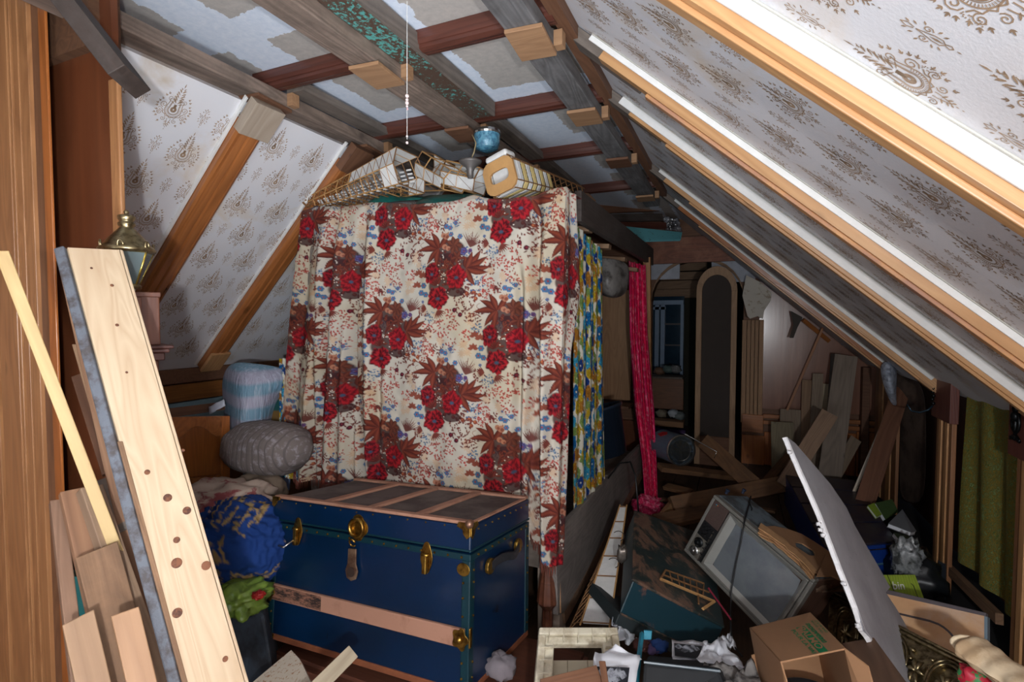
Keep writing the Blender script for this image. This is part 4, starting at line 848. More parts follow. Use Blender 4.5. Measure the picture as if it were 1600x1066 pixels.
# things under and left of the trunk
obj('dark_wood_chest', MB().box((-1.72, 1.50, 0), (-.55, 2.0, .135)).box((-1.74, 1.47, .09), (-.53, 2.0, .12)), wood('dark_chest', S(96, 56, 40), S(60, 32, 24), 'X', .5, 1, 0), label='dark brown low wooden box the blue trunk stands on', cat='box', bev=.004)
cc = polyslab('cream_board', [(395, 1066), (420, 1045), (455, 1016), (468, 1030), (490, 1075), (380, 1090)], ((430, 1040, 1.75), (480, 1060, 1.62), (400, 1070, 1.7)), .02, plain('speckled_cream', S(190, 178, 160), .8, col2=S(150, 110, 80), scale=90, var2=(.55, .62)), label='speckled cream board edge at the bottom left beside the big pine plank', cat='board')
pp('floor_stick', (550, 1020, 1.62), (470, 1100, 1.42), .045, .018, wood('pale_stick', S(190, 176, 150), S(140, 124, 104), 'X', .7), 'short pale stick under the front edge of the blue trunk', 'stick')
obj('dark_tub', MB().hexa([W(376, 1075, 2.0), W(430, 1066, 1.9), W(440, 1040, 2.2), W(390, 1040, 2.3), W(352, 960, 2.0), W(413, 955, 1.95), W(416, 915, 2.25), W(366, 925, 2.3)]), plain('dark_grey_cloth', S(38, 46, 56), .8, col2=S(16, 18, 24), scale=7), label='dark grey-blue box left of the trunk below the green bag', cat='box', bev=.02)
# ================================================================ LEFT BACKGROUND CLUTTER
cd = root('cabinet_door', W(315, 755, 2.75), 'loose orange cabinet door with an arched raised panel leaning left of the drape', 'door')
a, b_, c, d = W(252, 652, 2.45), W(358, 650, 2.85), W(358, 750, 2.85), W(252, 762, 2.45); nn = norm(np.cross(b_-a, d-a)); nn = nn if nn@(CAMP-a) > 0 else -nn
obj('door_slab', MB().prism([a, b_, c, d], -nn*.02), ORANGE, cd, bev=.003)
def bl(u_, v_, o_=0.): return (a*(1-u_)+b_*u_)*(1-v_)+(d*(1-u_)+c*u_)*v_+nn*o_
pan = [bl(.14, .9), bl(.84, .9), bl(.84, .30)]+[bl(.84-.70*t, .30-.16*math.sin(PI*max(0, min(1, (t-.15)/.7)))) for t in np.linspace(.1, .95, 9)]+[bl(.14, .30)]
obj('raised_panel', MB().prism([p+nn*.001 for p in pan], nn*.008), wood('raised_panel_wood', S(150, 88, 40), S(92, 50, 22), 'Z', .35, 1, 0, coat=.3), cd, bev=.006)
for u0, u1, v0, v1 in ((0, .12, 0, 1), (.87, 1, 0, 1)): obj('stile', MB().prism([bl(u0, v0, .001), bl(u1, v0, .001), bl(u1, v1, .001), bl(u0, v1, .001)], nn*.005), ORANGEZ, cd, bev=.002)
pp('brown_board', (262, 646, 2.7), (352, 634, 3.1), .05, .03, BLOCKD, 'brown board lying just above the loose cabinet door', 'board')
# wrapped chair back under a pale plastic cover
m, nt, b = newmat('bluish_plastic_over_stripes'); v = coords(nt, rnd=False); sp = nd(nt, 'ShaderNodeSeparateXYZ'); nt.links.new(v, sp.inputs[0])
wv = math_(nt, 'ADD', math_(nt, 'MULTIPLY', sp.outputs[2], 7.5), math_(nt, 'MULTIPLY', noi(nt, v, 3), .3)); f = math_(nt, 'PINGPONG', wv, .5)
cl = ramp(nt, f, [(.18, S(176, 176, 196)), (.32, S(120, 160, 184))]).outputs[0]; wr_ = noi(nt, coords(nt, (20, 20, 3), rnd=False, rot=(0, .5, 0)), 2.2, 4, .6)
cl = mixc(nt, ramp(nt, wr_, [(.5, (0, 0, 0, 1)), (.75, (.7, .7, .7, 1))]).outputs[0], cl, S(214, 222, 236)); nt.links.new(cl, b.inputs['Base Color']); b.inputs['Roughness'].default_value = .4; bump(nt, b, wr_, .8, .02); STRIP = m
ch = root('wrapped_chair', W(400, 900, 2.95), 'armchair back wrapped in wrinkled bluish plastic with turquoise stripes, left of the drape', 'chair')
def shell(name, rows, th, mat, parent, **k):    # rows: list of rows of (px,py,s)
    G = [[W(*p) for p in r_] for r_ in rows]; return obj(name, MB().grid(G), mat, parent, smooth=True, solid=th, sub=2, **k)
shell('plastic_cover', [[(352, 578, 3.15), (364, 563, 2.95), (400, 568, 2.95), (440, 572, 3.0), (470, 590, 3.1)], [(345, 598, 3.15), (362, 582, 2.83), (400, 588, 2.85), (440, 592, 2.92), (470, 606, 3.1)], [(349, 640, 3.15), (366, 622, 2.8), (398, 626, 2.84), (418, 618, 2.9), (440, 612, 3.05)], [(356, 690, 3.15), (368, 668, 2.8), (394, 664, 2.84), (414, 660, 2.9), (424, 655, 3.05)], [(366, 720, 3.15), (376, 706, 2.8), (396, 690, 2.84), (412, 690, 2.9), (420, 690, 3.05)]], .012, STRIP, ch)
shell('plastic_skirt', [[(366, 700, 3.0), (390, 712, 2.8), (420, 720, 2.85), (455, 726, 2.95)], [(372, 728, 3.0), (394, 736, 2.8), (424, 742, 2.85), (455, 748, 2.95)], [(392, 765, 3.1), (404, 768, 2.9), (430, 772, 2.9), (455, 775, 3.0)]], .01, plain('pale_blue_plastic', S(130, 150, 190), .5, var=.25), ch)
m, nt, b = newmat('green_gold_blanket'); v = coords(nt, rnd=False); sp = nd(nt, 'ShaderNodeSeparateXYZ'); nt.links.new(v, sp.inputs[0]); f = math_(nt, 'PINGPONG', math_(nt, 'MULTIPLY', sp.outputs[2], 8.), .5)
nt.links.new(ramp(nt, f, [(.22, S(20, 78, 76)), (.3, S(120, 90, 44))]).outputs[0], b.inputs['Base Color']); b.inputs['Roughness'].default_value = .9
shell('striped_backrest', [[(410, 602, 3.05), (440, 596, 3.02), (475, 600, 3.05)], [(408, 635, 3.05), (440, 635, 3.0), (475, 638, 3.05)], [(408, 670, 3.05), (440, 670, 3.0), (475, 672, 3.05)]], .03, m, ch)
m, nt, b = newmat('quilted_grey_fabric'); v = coords(nt, rnd=False); wq = nd(nt, 'ShaderNodeTexWave', wave_type='BANDS', bands_direction='X'); wq.inputs['Scale'].default_value = 9; nt.links.new(v, wq.inputs['Vector'])
vo = noi(nt, v, 30, 3, .7); c = ramp(nt, vo, [(.5, S(120, 110, 106)), (.80, S(176, 172, 178))]).outputs[0]; nt.links.new(mixc(nt, ramp(nt, wq.outputs[0], [(.05, (1, 1, 1, 1)), (.15, (0, 0, 0, 1))]).outputs[0], c, S(104, 96, 94)), b.inputs['Base Color']); b.inputs['Roughness'].default_value = .85; bump(nt, b, wq.outputs[0], .12, .01); QUILT = m
c0 = W(416, 690, 2.72); heap('rolled_quilt', W(418, 700, 2.74), (.25, .17, .135), QUILT, .08, 1.5, 2, label='rolled grey quilted pad sitting on the wrapped chair seat', cat='quilt')
sheet('white_paper_tag', [W(326, 636, 2.9), W(350, 624, 2.9), W(352, 634, 2.88), W(328, 648, 2.88)], plain('white_tag_paper', S(200, 206, 220), .7), 6, 3, .01, 3, label='small white paper end poking out left of the wrapped chair', cat='paper')
heap('patterned_bundle', W(352, 784, 2.35), (.19, .16, .085), plain('grey_rose_cloth', S(170, 152, 138), .9, col2=S(132, 64, 66), scale=9, var2=(.52, .6)), .35, 2.6, 5, label='faded grey and rose patterned bundle behind the big pine plank', cat='cloth')
heap('dim_cushion', W(404, 764, 2.6), (.14, .10, .07), plain('dim_taupe', S(120, 104, 88), .9), .2, 2, 8, label='dim taupe cushion behind the left end of the trunk', cat='cushion')
# blue blanket with gold scrolls: lump with painted vertices
def paintlump(name, c_, r_, T, sc, seed, mat, n=150, **k):
    mm = n//2; th = np.linspace(.02, PI-.02, mm)[:, None]; ph = np.linspace(0, 2*PI, n)[None, :]; d = np.stack([np.sin(th)*np.cos(ph), np.sin(th)*np.sin(ph), np.cos(th)+0*ph], -1)
    A = 1+.10*nz2(d[..., 0], d[..., 2], 2.2, seed)+.07*nz2(d[..., 1], d[..., 2], 5, seed+1)-.05*np.abs(nz2(d[..., 0], d[..., 2]+d[..., 1], 6, seed+2)); G = np.asarray(c_)+np.array(r_)*np.sign(d)*np.abs(d)**.8*A[..., None]
    q = (G-c_)/sc; return cloth(name, G, T.sample((q@cr)*1., -(q[..., 2]-.4*(q@cf0))), mat, **k)
paintlump('blue_gold_blanket', W(382, 846, 2.2), (.22, .15, .18), TGOLD, .0010, 4, FIBRE, label='crumpled royal blue blanket with gold scrolls between the plank and the trunk', cat='blanket')
heap('green_plastic_bag', W(378, 934, 2.0), (.09, .09, .05), plain('lime_plastic', S(116, 140, 54), .35, col2=S(78, 100, 34), scale=6), .5, 3, 6, label='crumpled lime green plastic bag left of the trunk', cat='bag')
heap('red_wrapper', W(404, 930, 1.93), (.022, .02, .012), plain('red_foil', S(150, 30, 26), .4), .4, 3, 9, label='small red wrapper between the green bag and the trunk', cat='wrapper')
# ---------------------------------------------------------------- clock case and brass lantern
ck = root('clock_case', W(228, 900, 1.52), 'red-brown wooden clock case with a glazed door, brass lantern on top', 'clock case')
q0, q1 = W(202, 458, 1.47), W(249, 458, 1.52); X_ = norm((q1-q0)*np.array([1, 1, 0])); Yd = np.array([-X_[1], X_[0], 0]); wdk = np.linalg.norm((q1-q0)[:2])
CM = frame((q0[0], q0[1], W(225, 790, 1.5)[2]), X_, Yd, (0, 0, 1)); K_ = Lobj(CM); hz = q0[2]-W(225, 790, 1.5)[2]; z570 = W(225, 540, 1.5)[2]-W(225, 790, 1.5)[2]
CL = wood('clock_wood', S(112, 64, 42), S(68, 36, 26), 'Z', .45, 1, 0)
K_('hood', MB().box((-.05, .0, z570), (wdk, .14, hz)), CL, ck, bev=.003); K_('hood_top', MB().box((-.06, -.01, hz-.01), (wdk+.002, .15, hz+.004)), CL, ck, bev=.002)
dr_ = K_('door', MB().box((-.04, -.012, z570+.03), (wdk-.045, 0, hz-.012)), CL, ck, bev=.002); K_('door_glass', MB().box((-.02, -.014, z570+.055), (wdk-.062, -.011, hz-.035)), plain('clock_glass', S(90, 92, 90), .1, spec=.8), dr_)
K_('cornice', MB().box((-.06, -.03, z570-.010), (wdk+.028, .16, z570)).box((-.06, -.022, z570-.022), (wdk+.018, .15, z570-.010)).box((-.06, -.012, z570-.045), (wdk+.008, .14, z570-.022)), wood('clock_cornice', S(88, 50, 42), S(52, 28, 26), 'X', .4), ck, bev=.003)
K_('trunk_body', MB().box((-.05, 0, -.5), (wdk-.006, .13, z570-.045)), CL, ck, bev=.003)
lb = W(201, 450, 1.45); LR = np.eye(3); lt = root('brass_lantern', lb, 'ornate antique brass lantern with glass panes on the clock case beside the pine plank', 'lantern')
s_ = .00168; sr = .0023
prof = [(20, 57), (29, 60), (30, 64), (27, 68), (24, 72), (20, 80), (14, 90), (9, 98), (7, 101), (9, 104), (9, 108), (7, 110), (8, 112), (9.5, 116), (9, 120), (5, 122), (2, 123), (3, 126), (2, 129), (0.01, 130)]
obj('cap', MB().lathe([(r_*sr, h_*s_) for r_, h_ in prof], 28, lb, cap=True), ABRASS, lt, smooth=True)
for k in range(6):
    a = 2*PI*k/6+.25; c1 = lb+np.array([27*sr*math.cos(a), 27*sr*math.sin(a), 66*s_]); obj('scroll', MB().tube([c1+s_*np.array([0, 0, 6*math.sin(t)])+s_*(6-t)*.9*np.array([math.cos(t)*-math.sin(a), math.cos(t)*math.cos(a), math.sin(t)]) for t in np.linspace(0, 5, 12)], .0030, 6), ABRASS, lt, smooth=True)
    b0, b1 = lb+np.array([11*sr*math.cos(a), 11*sr*math.sin(a), 6*s_]), lb+np.array([26*sr*math.cos(a), 26*sr*math.sin(a), 58*s_])
    a2 = a+PI/3; d0, d1 = lb+np.array([11*sr*math.cos(a2), 11*sr*math.sin(a2), 6*s_]), lb+np.array([26*sr*math.cos(a2), 26*sr*math.sin(a2), 58*s_])
    obj('glazing_rib', MB().tube([b0, b1], .0032, 6), plain('bright_brass', S(214, 190, 96), .25, .95), lt, smooth=True)
    obj('glass_pane', MB().add([b0, b1, d1, d0], [(0, 1, 2, 3)]), plain('lantern_glass', S(120, 136, 138), .08, trans=.35, spec=.8), lt, solid=.002)
obj('base', MB().lathe([(13*sr, -1*s_), (13*sr, 4*s_), (10*sr, 7*s_), (5*sr, 8*s_)], 20, lb), ABRASS, lt, smooth=True)
obj('inner_core', MB().lathe([(8*sr, 7*s_), (14*sr, 55*s_)], 12, lb), plain('lantern_inside', S(70, 84, 86), .4), lt)
# ---------------------------------------------------------------- leaning planks, near left
bp_ = root('pine_plank', W(345, 1200, 1.15), 'wide fresh pine plank with knots and a blue-grey painted edge leaning at the left', 'plank')
A, B = W(143, 388, 1.25), W(352, 1130, 1.07); x = norm(B-A)
s2 = ((W(97, 388, 1.235)-CAMP)@x)/(D(190, 391)@x); fd = W(190, 391, s2)-W(97, 388, 1.235); pwid = np.linalg.norm(fd); fd = norm(fd); x0_ = x; A = (W(190, 391, s2)+W(97, 388, 1.235))/2; kk = pwid/.162; x = norm(B-A); n_ = norm(np.cross(x, fd)); n_ = n_ if n_@(CAMP-A) > 0 else -n_
plank('face_board', A, B, .140*kk, .018, FRESH, n=n_, parent=bp_, bev=.001); edge = np.cross(n_, x); edge = edge if edge@cr > 0 else -edge
plank('tongue_edge', A+edge*.073*kk-n_*.004, B+edge*.073*kk-n_*.004, .004, .010, plain('pencil_grey', S(110, 100, 104), .8), n=n_, parent=bp_)
plank('edge_lip', A+edge*.0785*kk-n_*.002, B+edge*.0785*kk-n_*.002, .007, .014, FRESH, n=n_, parent=bp_)
plank('painted_edge', A-edge*.083*kk-n_*.006, B-edge*.083*kk-n_*.006, .022, .022, plain('blue_grey_paint', S(92, 96, 104), .7, col2=S(70, 64, 64), scale=24, bumps=.5), n=norm(n_-edge*.7), parent=bp_, bev=.004)
plank('chipped_lip', A-edge*.068*kk+x*.50, B-edge*.068*kk, .010, .019, RUSTIC, n=n_, parent=bp_)
m = plain('dark_knot', S(120, 74, 48), .6, col2=S(70, 40, 28), scale=60)
for px_, py_, r_ in ((143, 419, .003), (175, 446, .004), (183, 508, .004), (198, 582, .003), (230, 738, .006), (262, 778, .009), (292, 798, .009), (276, 844, .007), (276, 880, .011), (322, 884, .010), (277, 958, .010), (352, 1030, .006), (286, 704, .004)):
    p = rayplane(px_, py_, A+n_*.0095, n_); obj('knot', MB().lathe([(r_, 0), (r_*.9, .0006), (.0001, .0007)], 14, p, np.stack([x*1.0, edge, n_], 1)), m, bp_)
pp('dark_plank', (100, 405, 1.43), (258, 1100, 1.22), .03, .05, wood('brown_back_plank', S(150, 112, 82), S(96, 66, 48), 'X', .7, 1.2), 'narrow brown board standing close behind the blue-grey edge of the wide plank', 'plank')
def lean(a, b_, wd, th, mat, label, roll=0, **k): return pp('leaning_board', a, b_, wd, th, mat, label, 'board', roll=roll, group='boards leaning at the left', **k)
lean((2, 392, 1.12), (226, 975, 1.2), .024, .016, wood('yellow_stick', S(198, 170, 118), S(160, 128, 80), 'X', .6, 1), 'long thin yellowish stick crossing in front of the pine casing')
lean((88, 782, 1.22), (130, 1130, 1.02), .026, .022, wood('taupe_board', S(140, 108, 86), S(92, 66, 50), 'X', .7, 1.4), 'leftmost narrow taupe board, beside the orange casing edge', 10)
lean((113, 765, 1.22), (200, 1130, 1.06), .05, .022, wood('cedar_board', S(146, 108, 80), S(88, 58, 42), 'X', .75, 1.2), 'rough brown board with a nail through its left edge', 14)
lean((150, 860, 1.14), (222, 1130, 1.06), .075, .03, RUSTIC, 'thick rough-sawn board with a square cut end, in the middle of the small pile', 8)
lean((122, 965, 1.02), (160, 1130, .98), .05, .02, FRESH2, 'short cleaner board at the lowest front of the small pile', 4)
lean((195, 955, 1.03), (236, 1130, .98), .045, .02, wood('peach_board', S(166, 128, 94), S(126, 90, 62), 'X', .6), 'short peach-coloured board wedged right of the rough-sawn board', 4)
lean((140, 765, 1.22), (265, 1130, 1.08), .045, .03, wood('pale_brown_board', S(150, 124, 100), S(108, 84, 66), 'X', .7, 1), 'long squared pale brown board behind the yellow stick', 25)
lean((165, 750, 1.32), (200, 830, 1.28), .04, .02, OLD, 'grey board end just behind the yellow stick', 0)
lean((118, 540, 1.45), (170, 720, 1.38), .014, .012, FRESH2, 'pale narrow lath behind the left side of the wide plank', 0)
lean((122, 588, 1.45), (170, 740, 1.40), .03, .03, BLOCKD, 'rounded dark pole end behind the wide plank', 0)
obj('teal_case', MB().hexa([W(102, 1010, 1.5), W(190, 1010, 1.5), W(190, 1000, 1.7), W(102, 1000, 1.7), W(104, 900, 1.5), W(180, 905, 1.5), W(180, 895, 1.7), W(104, 890, 1.7)]), plain('teal_card', S(20, 92, 92), .6), label='teal box showing through the gaps of the leaning boards', cat='box', bev=.003)
# ================================================================ ON TOP OF THE CANOPY AND CEILING FITTINGS
TEALC = plain('teal_vinyl', S(28, 120, 112), .3, col2=S(16, 84, 80), scale=5)
def draped(name, rows, mat, label, cat): G = [[W(*p) for p in r_] for r_ in rows]; return obj(name, MB().grid(G), mat, smooth=True, solid=.006, sub=2, label=label, cat=cat)
draped('teal_cloth', [[(566, 324, 2.72), (600, 318, 2.72), (625, 314, 2.72), (660, 312, 2.72), (700, 310, 2.7)], [(575, 314, 2.78), (590, 303, 2.74), (618, 308, 2.76), (640, 309, 2.72), (672, 308, 2.76)], [(590, 308, 2.9), (612, 301, 2.85), (635, 301, 2.85), (655, 308, 2.8), (690, 308, 2.85)]], TEALC, 'teal vinyl cloth folded on the canopy left of the model fuselage parts', 'cloth')
draped('teal_cloth', [[(642, 324, 2.65), (680, 318, 2.62), (720, 316, 2.6), (752, 310, 2.55)], [(655, 310, 2.72), (672, 306, 2.66), (716, 309, 2.66), (755, 305, 2.6)], [(668, 304, 2.85), (690, 305, 2.8), (724, 302, 2.75), (756, 303, 2.7)]], TEALC, 'second teal vinyl fold on the canopy, right below the truss wing', 'cloth')
def fuselage(name, label, A, B, wa, wb_, ha, hb, nrib, skin, up=(0, 0, 1), lens=None):
    A = np.asarray(A); B = np.asarray(B); x = norm(B-A); L_ = np.linalg.norm(B-A); z = norm(np.asarray(up)-x*(np.asarray(up)@x)); y = np.cross(z, x)
    r_ = root(name, A, label, 'model aircraft', 'model aircraft parts on the canopy')
    def sec(t): w_, h_ = wa+(wb_-wa)*t, ha+(hb-ha)*t; return [A+x*L_*t+y*w_*p+z*h_*q for p, q in ((-.5, -.5), (.5, -.5), (.62, 0), (.4, .5), (-.4, .5), (-.62, 0))]
    for i in range(nrib):
        S_ = sec(i/(nrib-1)); mb = MB()
        for k in range(6): mb.tube([S_[k], S_[(k+1) % 6]], .0035, 4)
        obj('former', mb, BALSA if i % 2 else BALSAD, r_)
    for k in range(6): obj('longeron', MB().tube([sec(0)[k], sec(1)[k]], .0035, 4), BALSA, r_)
    mb = MB()
    for i in range(nrib-1):
        a_, b2 = sec(i/(nrib-1)), sec((i+1)/(nrib-1))
        for k in (1, 5, 2): mb.tube([a_[k], b2[(k+1) % 6]], .0025, 4)
    obj('cross_braces', mb, BALSAD, r_, kind='stuff')
    for f0, f1, ks in skin:
        a_, b2 = sec(f0), sec(f1)
        for k in ks: obj('tissue_panel', MB().add([a_[k], a_[(k+1) % 6], b2[(k+1) % 6], b2[k]], [(0, 1, 2, 3)]), TISSUE, r_, solid=.003)
    return r_, sec
fuselage('model_fuselage', 'long open-ribbed model aircraft fuselage with a white tissue-covered nose, left on the canopy', W(640, 266, 2.62), W(492, 318, 2.92), .21, .08, .19, .07, 15, [(0, .48, (3, 2)), (0, .14, (1, 5)), (0, .02, (0,))])
for t in range(15):      # white slats seen through the ribs
    pass
mb = MB(); A, B = W(650, 272, 2.60), W(500, 318, 2.85)
for i in range(15):
    t = (i+.5)/15; p = A+(B-A)*t
    for j in range(4): q = p+np.array([0, 0, -.035+.022*j])*(1-.5*t); mb.cbox(q+(B-A)*.012*j, (.028, .006, .008))
obj('paper_ribs', mb, TISSUE, bpy.data.objects['model_fuselage'])
for a_, b2 in (((463, 306, 2.9), (508, 303, 2.9)), ((463, 306, 2.9), (480, 323, 2.9)), ((480, 323, 2.9), (508, 303, 2.9)), ((470, 310, 2.9), (494, 318, 2.9))):
    obj('tail_strut', MB().tube([W(*a_), W(*b2)], .006, 6), BALSAD, bpy.data.objects['model_fuselage'])
fuselage('model_wing_box', 'tapered white tissue model wing section with spruce spars, middle of the canopy', W(664, 258, 2.78), W(712, 284, 2.6), .10, .12, .13, .10, 4, [(0, 1, (1, 2)), (0, .9, (5,))])
fuselage('model_tail_box', 'dusty grey model box section beside the grey horn shade', W(700, 272, 2.7), W(752, 284, 2.6), .10, .10, .12, .12, 3, [(0, 1, (1, 2, 5, 3))])
r_ = root('truss_wing', W(620, 305, 2.85), 'long balsa truss spar lying behind the teal cloth', 'model wing')
for dz in (0, .035):
    obj('spar', MB().tube([W(608, 299, 2.88)+np.array([0, 0, dz]), W(760, 297, 2.75)+np.array([0, 0, dz])], .004, 5), BALSA, r_)
A, B = W(608, 299, 2.88), W(760, 297, 2.75); mb = MB()
for i in range(10): p0 = A+(B-A)*i/10; p1 = A+(B-A)*(i+1)/10; mb.tube([p0, p1+np.array([0, 0, .035])] if i % 2 else [p0+np.array([0, 0, .035]), p1], .0025, 4)
obj('lattice', mb, BALSAD, r_)
# nose section with the oval-holed former
A, B = W(783, 276, 2.30), W(905, 300, 2.9)
x = norm(B-A+np.array([0, 0, -.02])); z = norm(np.array([-.25, 0, 1.])-x*(np.array([-.25, 0, 1.])@x)); y = np.cross(z, x); L_ = np.linalg.norm(B-A)
nr = root('model_nose', A, 'model aircraft nose with a pierced plywood former and white striped skin on the canopy', 'model aircraft', 'model aircraft parts on the canopy')
hull = [(-.5, -.32), (-.36, -.5), (.36, -.5), (.5, -.32), (.5, .32), (.36, .5), (-.36, .5), (-.5, .32)]
def sec(t, s_=1.): w_, h_ = (.17-.09*t)*s_, (.15-.07*t)*s_; return [A+x*L_*t+y*w_*p+z*h_*q for p, q in hull]
R_ = sec(-.02); hole = [A-x*L_*.02+y*.105*p*.5+z*.055*q*.5*1.0 for p, q in [(math.copysign(abs(math.cos(a))**.6, math.cos(a))*1.0, math.copysign(abs(math.sin(a))**.6, math.sin(a))) for a in np.linspace(0, 2*PI, 25)[:-1]]]
n8 = 24; outp = []
for k in range(n8):
    a = 2*PI*k/n8; c_ = np.array([math.cos(a), math.sin(a)]); best = 9
    for i in range(8):
        p, q = np.array(hull[i]), np.array(hull[(i+1) % 8]); e = q-p; den = c_[0]*e[1]-c_[1]*e[0]
        if abs(den) < 1e-9: continue
        t = (p[0]*e[1]-p[1]*e[0])/den; s2 = (p[0]*c_[1]-p[1]*c_[0])/den
        if t > 0 and -1e-6 <= s2 <= 1+1e-6: best = min(best, t)
    outp.append(A-x*L_*.02+y*.17*c_[0]*best+z*.15*c_[1]*best)
mb = MB(); dv = x*.012; V = outp+hole+[p+dv for p in outp]+[p+dv for p in hole]; Fc = []
for k in range(n8):
    j = (k+1) % n8; Fc += [(k, j, n8+j, n8+k), (2*n8+k, 3*n8+k, 3*n8+j, 2*n8+j), (k, 2*n8+k, 2*n8+j, j), (n8+k, n8+j, 3*n8+j, 3*n8+k)]
obj('pierced_former', mb.add(V, Fc), BALSA, nr)
obj('inner_tissue', MB().prism([p+x*.05 for p in sec(.0, .9)], x*.004), TISSUE, nr)
for i in range(8):
    t0, t1 = .03+i*.055, .03+i*.055+.036; a_, b2 = sec(t0), sec(t1); mb = MB()
    for k in range(8): mb.hexa([a_[k], a_[(k+1) % 8], b2[(k+1) % 8], b2[k], a_[k]*1.0+(a_[k]-(A+x*L_*t0))*-.04, a_[(k+1) % 8]+(a_[(k+1) % 8]-(A+x*L_*t0))*-.04, b2[(k+1) % 8]+(b2[(k+1) % 8]-(A+x*L_*t1))*-.04, b2[k]+(b2[k]-(A+x*L_*t1))*-.04])
    obj('skin_band', mb, TISSUE if i % 2 == 0 else plain('yellowed_band', S(222, 196, 130), .7, var=.2), nr)
for k in range(8): obj('stringer', MB().tube([sec(-.01)[k], sec(1)[k]], .003, 5), BALSAD, nr)
for i in range(6): q = sec(.5+i*.09); mb = MB(); [mb.tube([q[k], q[(k+1) % 8]], .0025, 4) for k in range(8)]; obj('former_ring', mb, BALSAD, nr)
obj('top_block', MB().prism([p+z*.004 for p in (sec(-.01)[6]*1, sec(-.01)[5], sec(.10)[5], sec(.10)[6])], z*.03), TISSUE, nr, bev=.012)
# grey horn shade
hp_ = W(735, 262, 2.45); obj('horn_shade', MB().lathe([(.012, -.08), (.014, -.05), (.022, -.03), (.05, -.008), (.056, 0), (.05, -.004), (.02, -.026)], 28, hp_+np.array([0, 0, .03]), cap=False), plain('grey_tin', S(120, 114, 110), .5, .5), label='small grey horn-shaped lamp shade below the middle beam', cat='lamp shade', smooth=True, solid=.002)
obj('shade_wire', MB().tube([hp_+np.array([0, 0, .03]), hp_+np.array([.02, 0, .07]), hp_+np.array([.02, .02, .12]), hp_+np.array([0, .02, .16])], .003, 6), plain('wire_brass', S(170, 150, 110), .5), label='short curved wire hanging above the grey horn shade', cat='wire', smooth=True)
# blue glass ceiling cup
g_ = W(761, 214, 2.62); fb = [(.066, 0), (.065, -.035), (.056, -.06), (.03, -.072), (.001, -.074)]
gl = obj('glass_shade', MB().lathe([(.067, .01)]+fb, 24, g_), plain('blue_cut_glass', S(96, 156, 180), .12, spec=.8, col2=S(60, 110, 140), scale=50, bumps=.6, coat=.6), label='pale blue cut glass light shade beside the middle beam', cat='lamp shade', smooth=False)
obj('shade_rim', MB().lathe([(.069, .008), (.072, .016), (.066, .03)], 24, g_), STEEL, gl)
# pull cord
pc = root('pull_cord', W(636, 20, 1.35), 'thin white pull cord with a knotted tassel hanging in front of the drape', 'cord')
p0 = WZ(637, 2, 2.47); p1 = np.array([p0[0], p0[1], W(636, 160, np.linalg.norm(p0-CAMP)*.0+1.0)[2]])
s0 = (p0-CAMP)@cf; tz = lambda py: (W(636, py, s0))
obj('cord', MB().tube([tz(2), tz(150)], .0009, 6), WHITEP, pc); obj('cord', MB().tube([tz(165), tz(218)], .0007, 6), WHITEP, pc)
for py_, r_ in ((150, .006), (156, .005), (161, .006), (166, .004), (213, .0035), (223, .0045)):
    mb = MB(); c_ = tz(py_); mb.lathe([(r_*math.sin(a)+1e-5, -r_*math.cos(a)) for a in np.linspace(0, PI, 7)], 10, c_, cap=False); obj('knot', mb, plain('pink_white_bead', S(220, 200, 196), .6), pc, smooth=True)
for k in range(4): obj('tassel_thread', MB().tube([tz(158), tz(166)+np.array([random.uniform(-.008, .008), 0, 0]), tz(172)+np.array([random.uniform(-.006, .01), 0, 0])], .0012, 5), plain('tassel', S(210, 170, 170), .8), pc)
# canopy top right: carton, blue board, plastic, far beams
obj('small_carton', MB().hexa([W(903, 328, 2.7), W(915, 332, 2.75), W(930, 330, 3.0), W(918, 326, 3.0), W(906, 300, 2.7), W(917, 305, 2.75), W(931, 313, 3.0), W(920, 302, 3.0)]), CARD, label='small brown carton on the canopy corner above the dark side rail', cat='box', bev=.003)
heap('white_plastic', W(922, 336, 2.9), (.05, .08, .03), plain('white_film', S(200, 200, 204), .4), .5, 4, 12, label='scrap of white plastic on the side rail behind the drape corner', cat='plastic')
polyslab('turquoise_board', [(960, 352), (1066, 363), (1064, 374), (980, 376), (968, 366)], ((960, 352, 4.3), (1066, 363, 4.6), (980, 376, 4.2)), .02, plain('peeling_turquoise', S(104, 178, 186), .6, col2=S(70, 74, 76), scale=40, var2=(.6, .66)), label='peeling turquoise board lying across the far end of the canopy', cat='board')
for k, (a_, b2, wd_, mt) in enumerate((((930, 326, 4.9), (1035, 322, 5.2), .10, BLOCKD), ((930, 341, 4.7), (1034, 340, 5.0), .07, DARK), ((940, 352, 4.6), (1040, 353, 4.9), .06, REDW))):
    pp('far_tie_board', a_, b2, wd_, .03, mt, ('upper reddish board crossing under the ceiling far behind the canopy', 'middle dark board crossing under the ceiling far behind the canopy', 'lowest dark red board just above the turquoise board')[k], 'board', group='boards crossing at the far ceiling', n=(0, -1, 0))
sheet('clear_film', [W(1036, 338, 5.0), W(1060, 342, 5.0), W(1066, 362, 5.0), W(1040, 360, 5.0)], plain('crinkled_film', S(130, 130, 136), .2, spec=.9, col2=S(60, 58, 60), scale=14), 12, 10, .05, 5, label='crinkled clear film stuffed under the slope beside the turquoise board', cat='plastic')
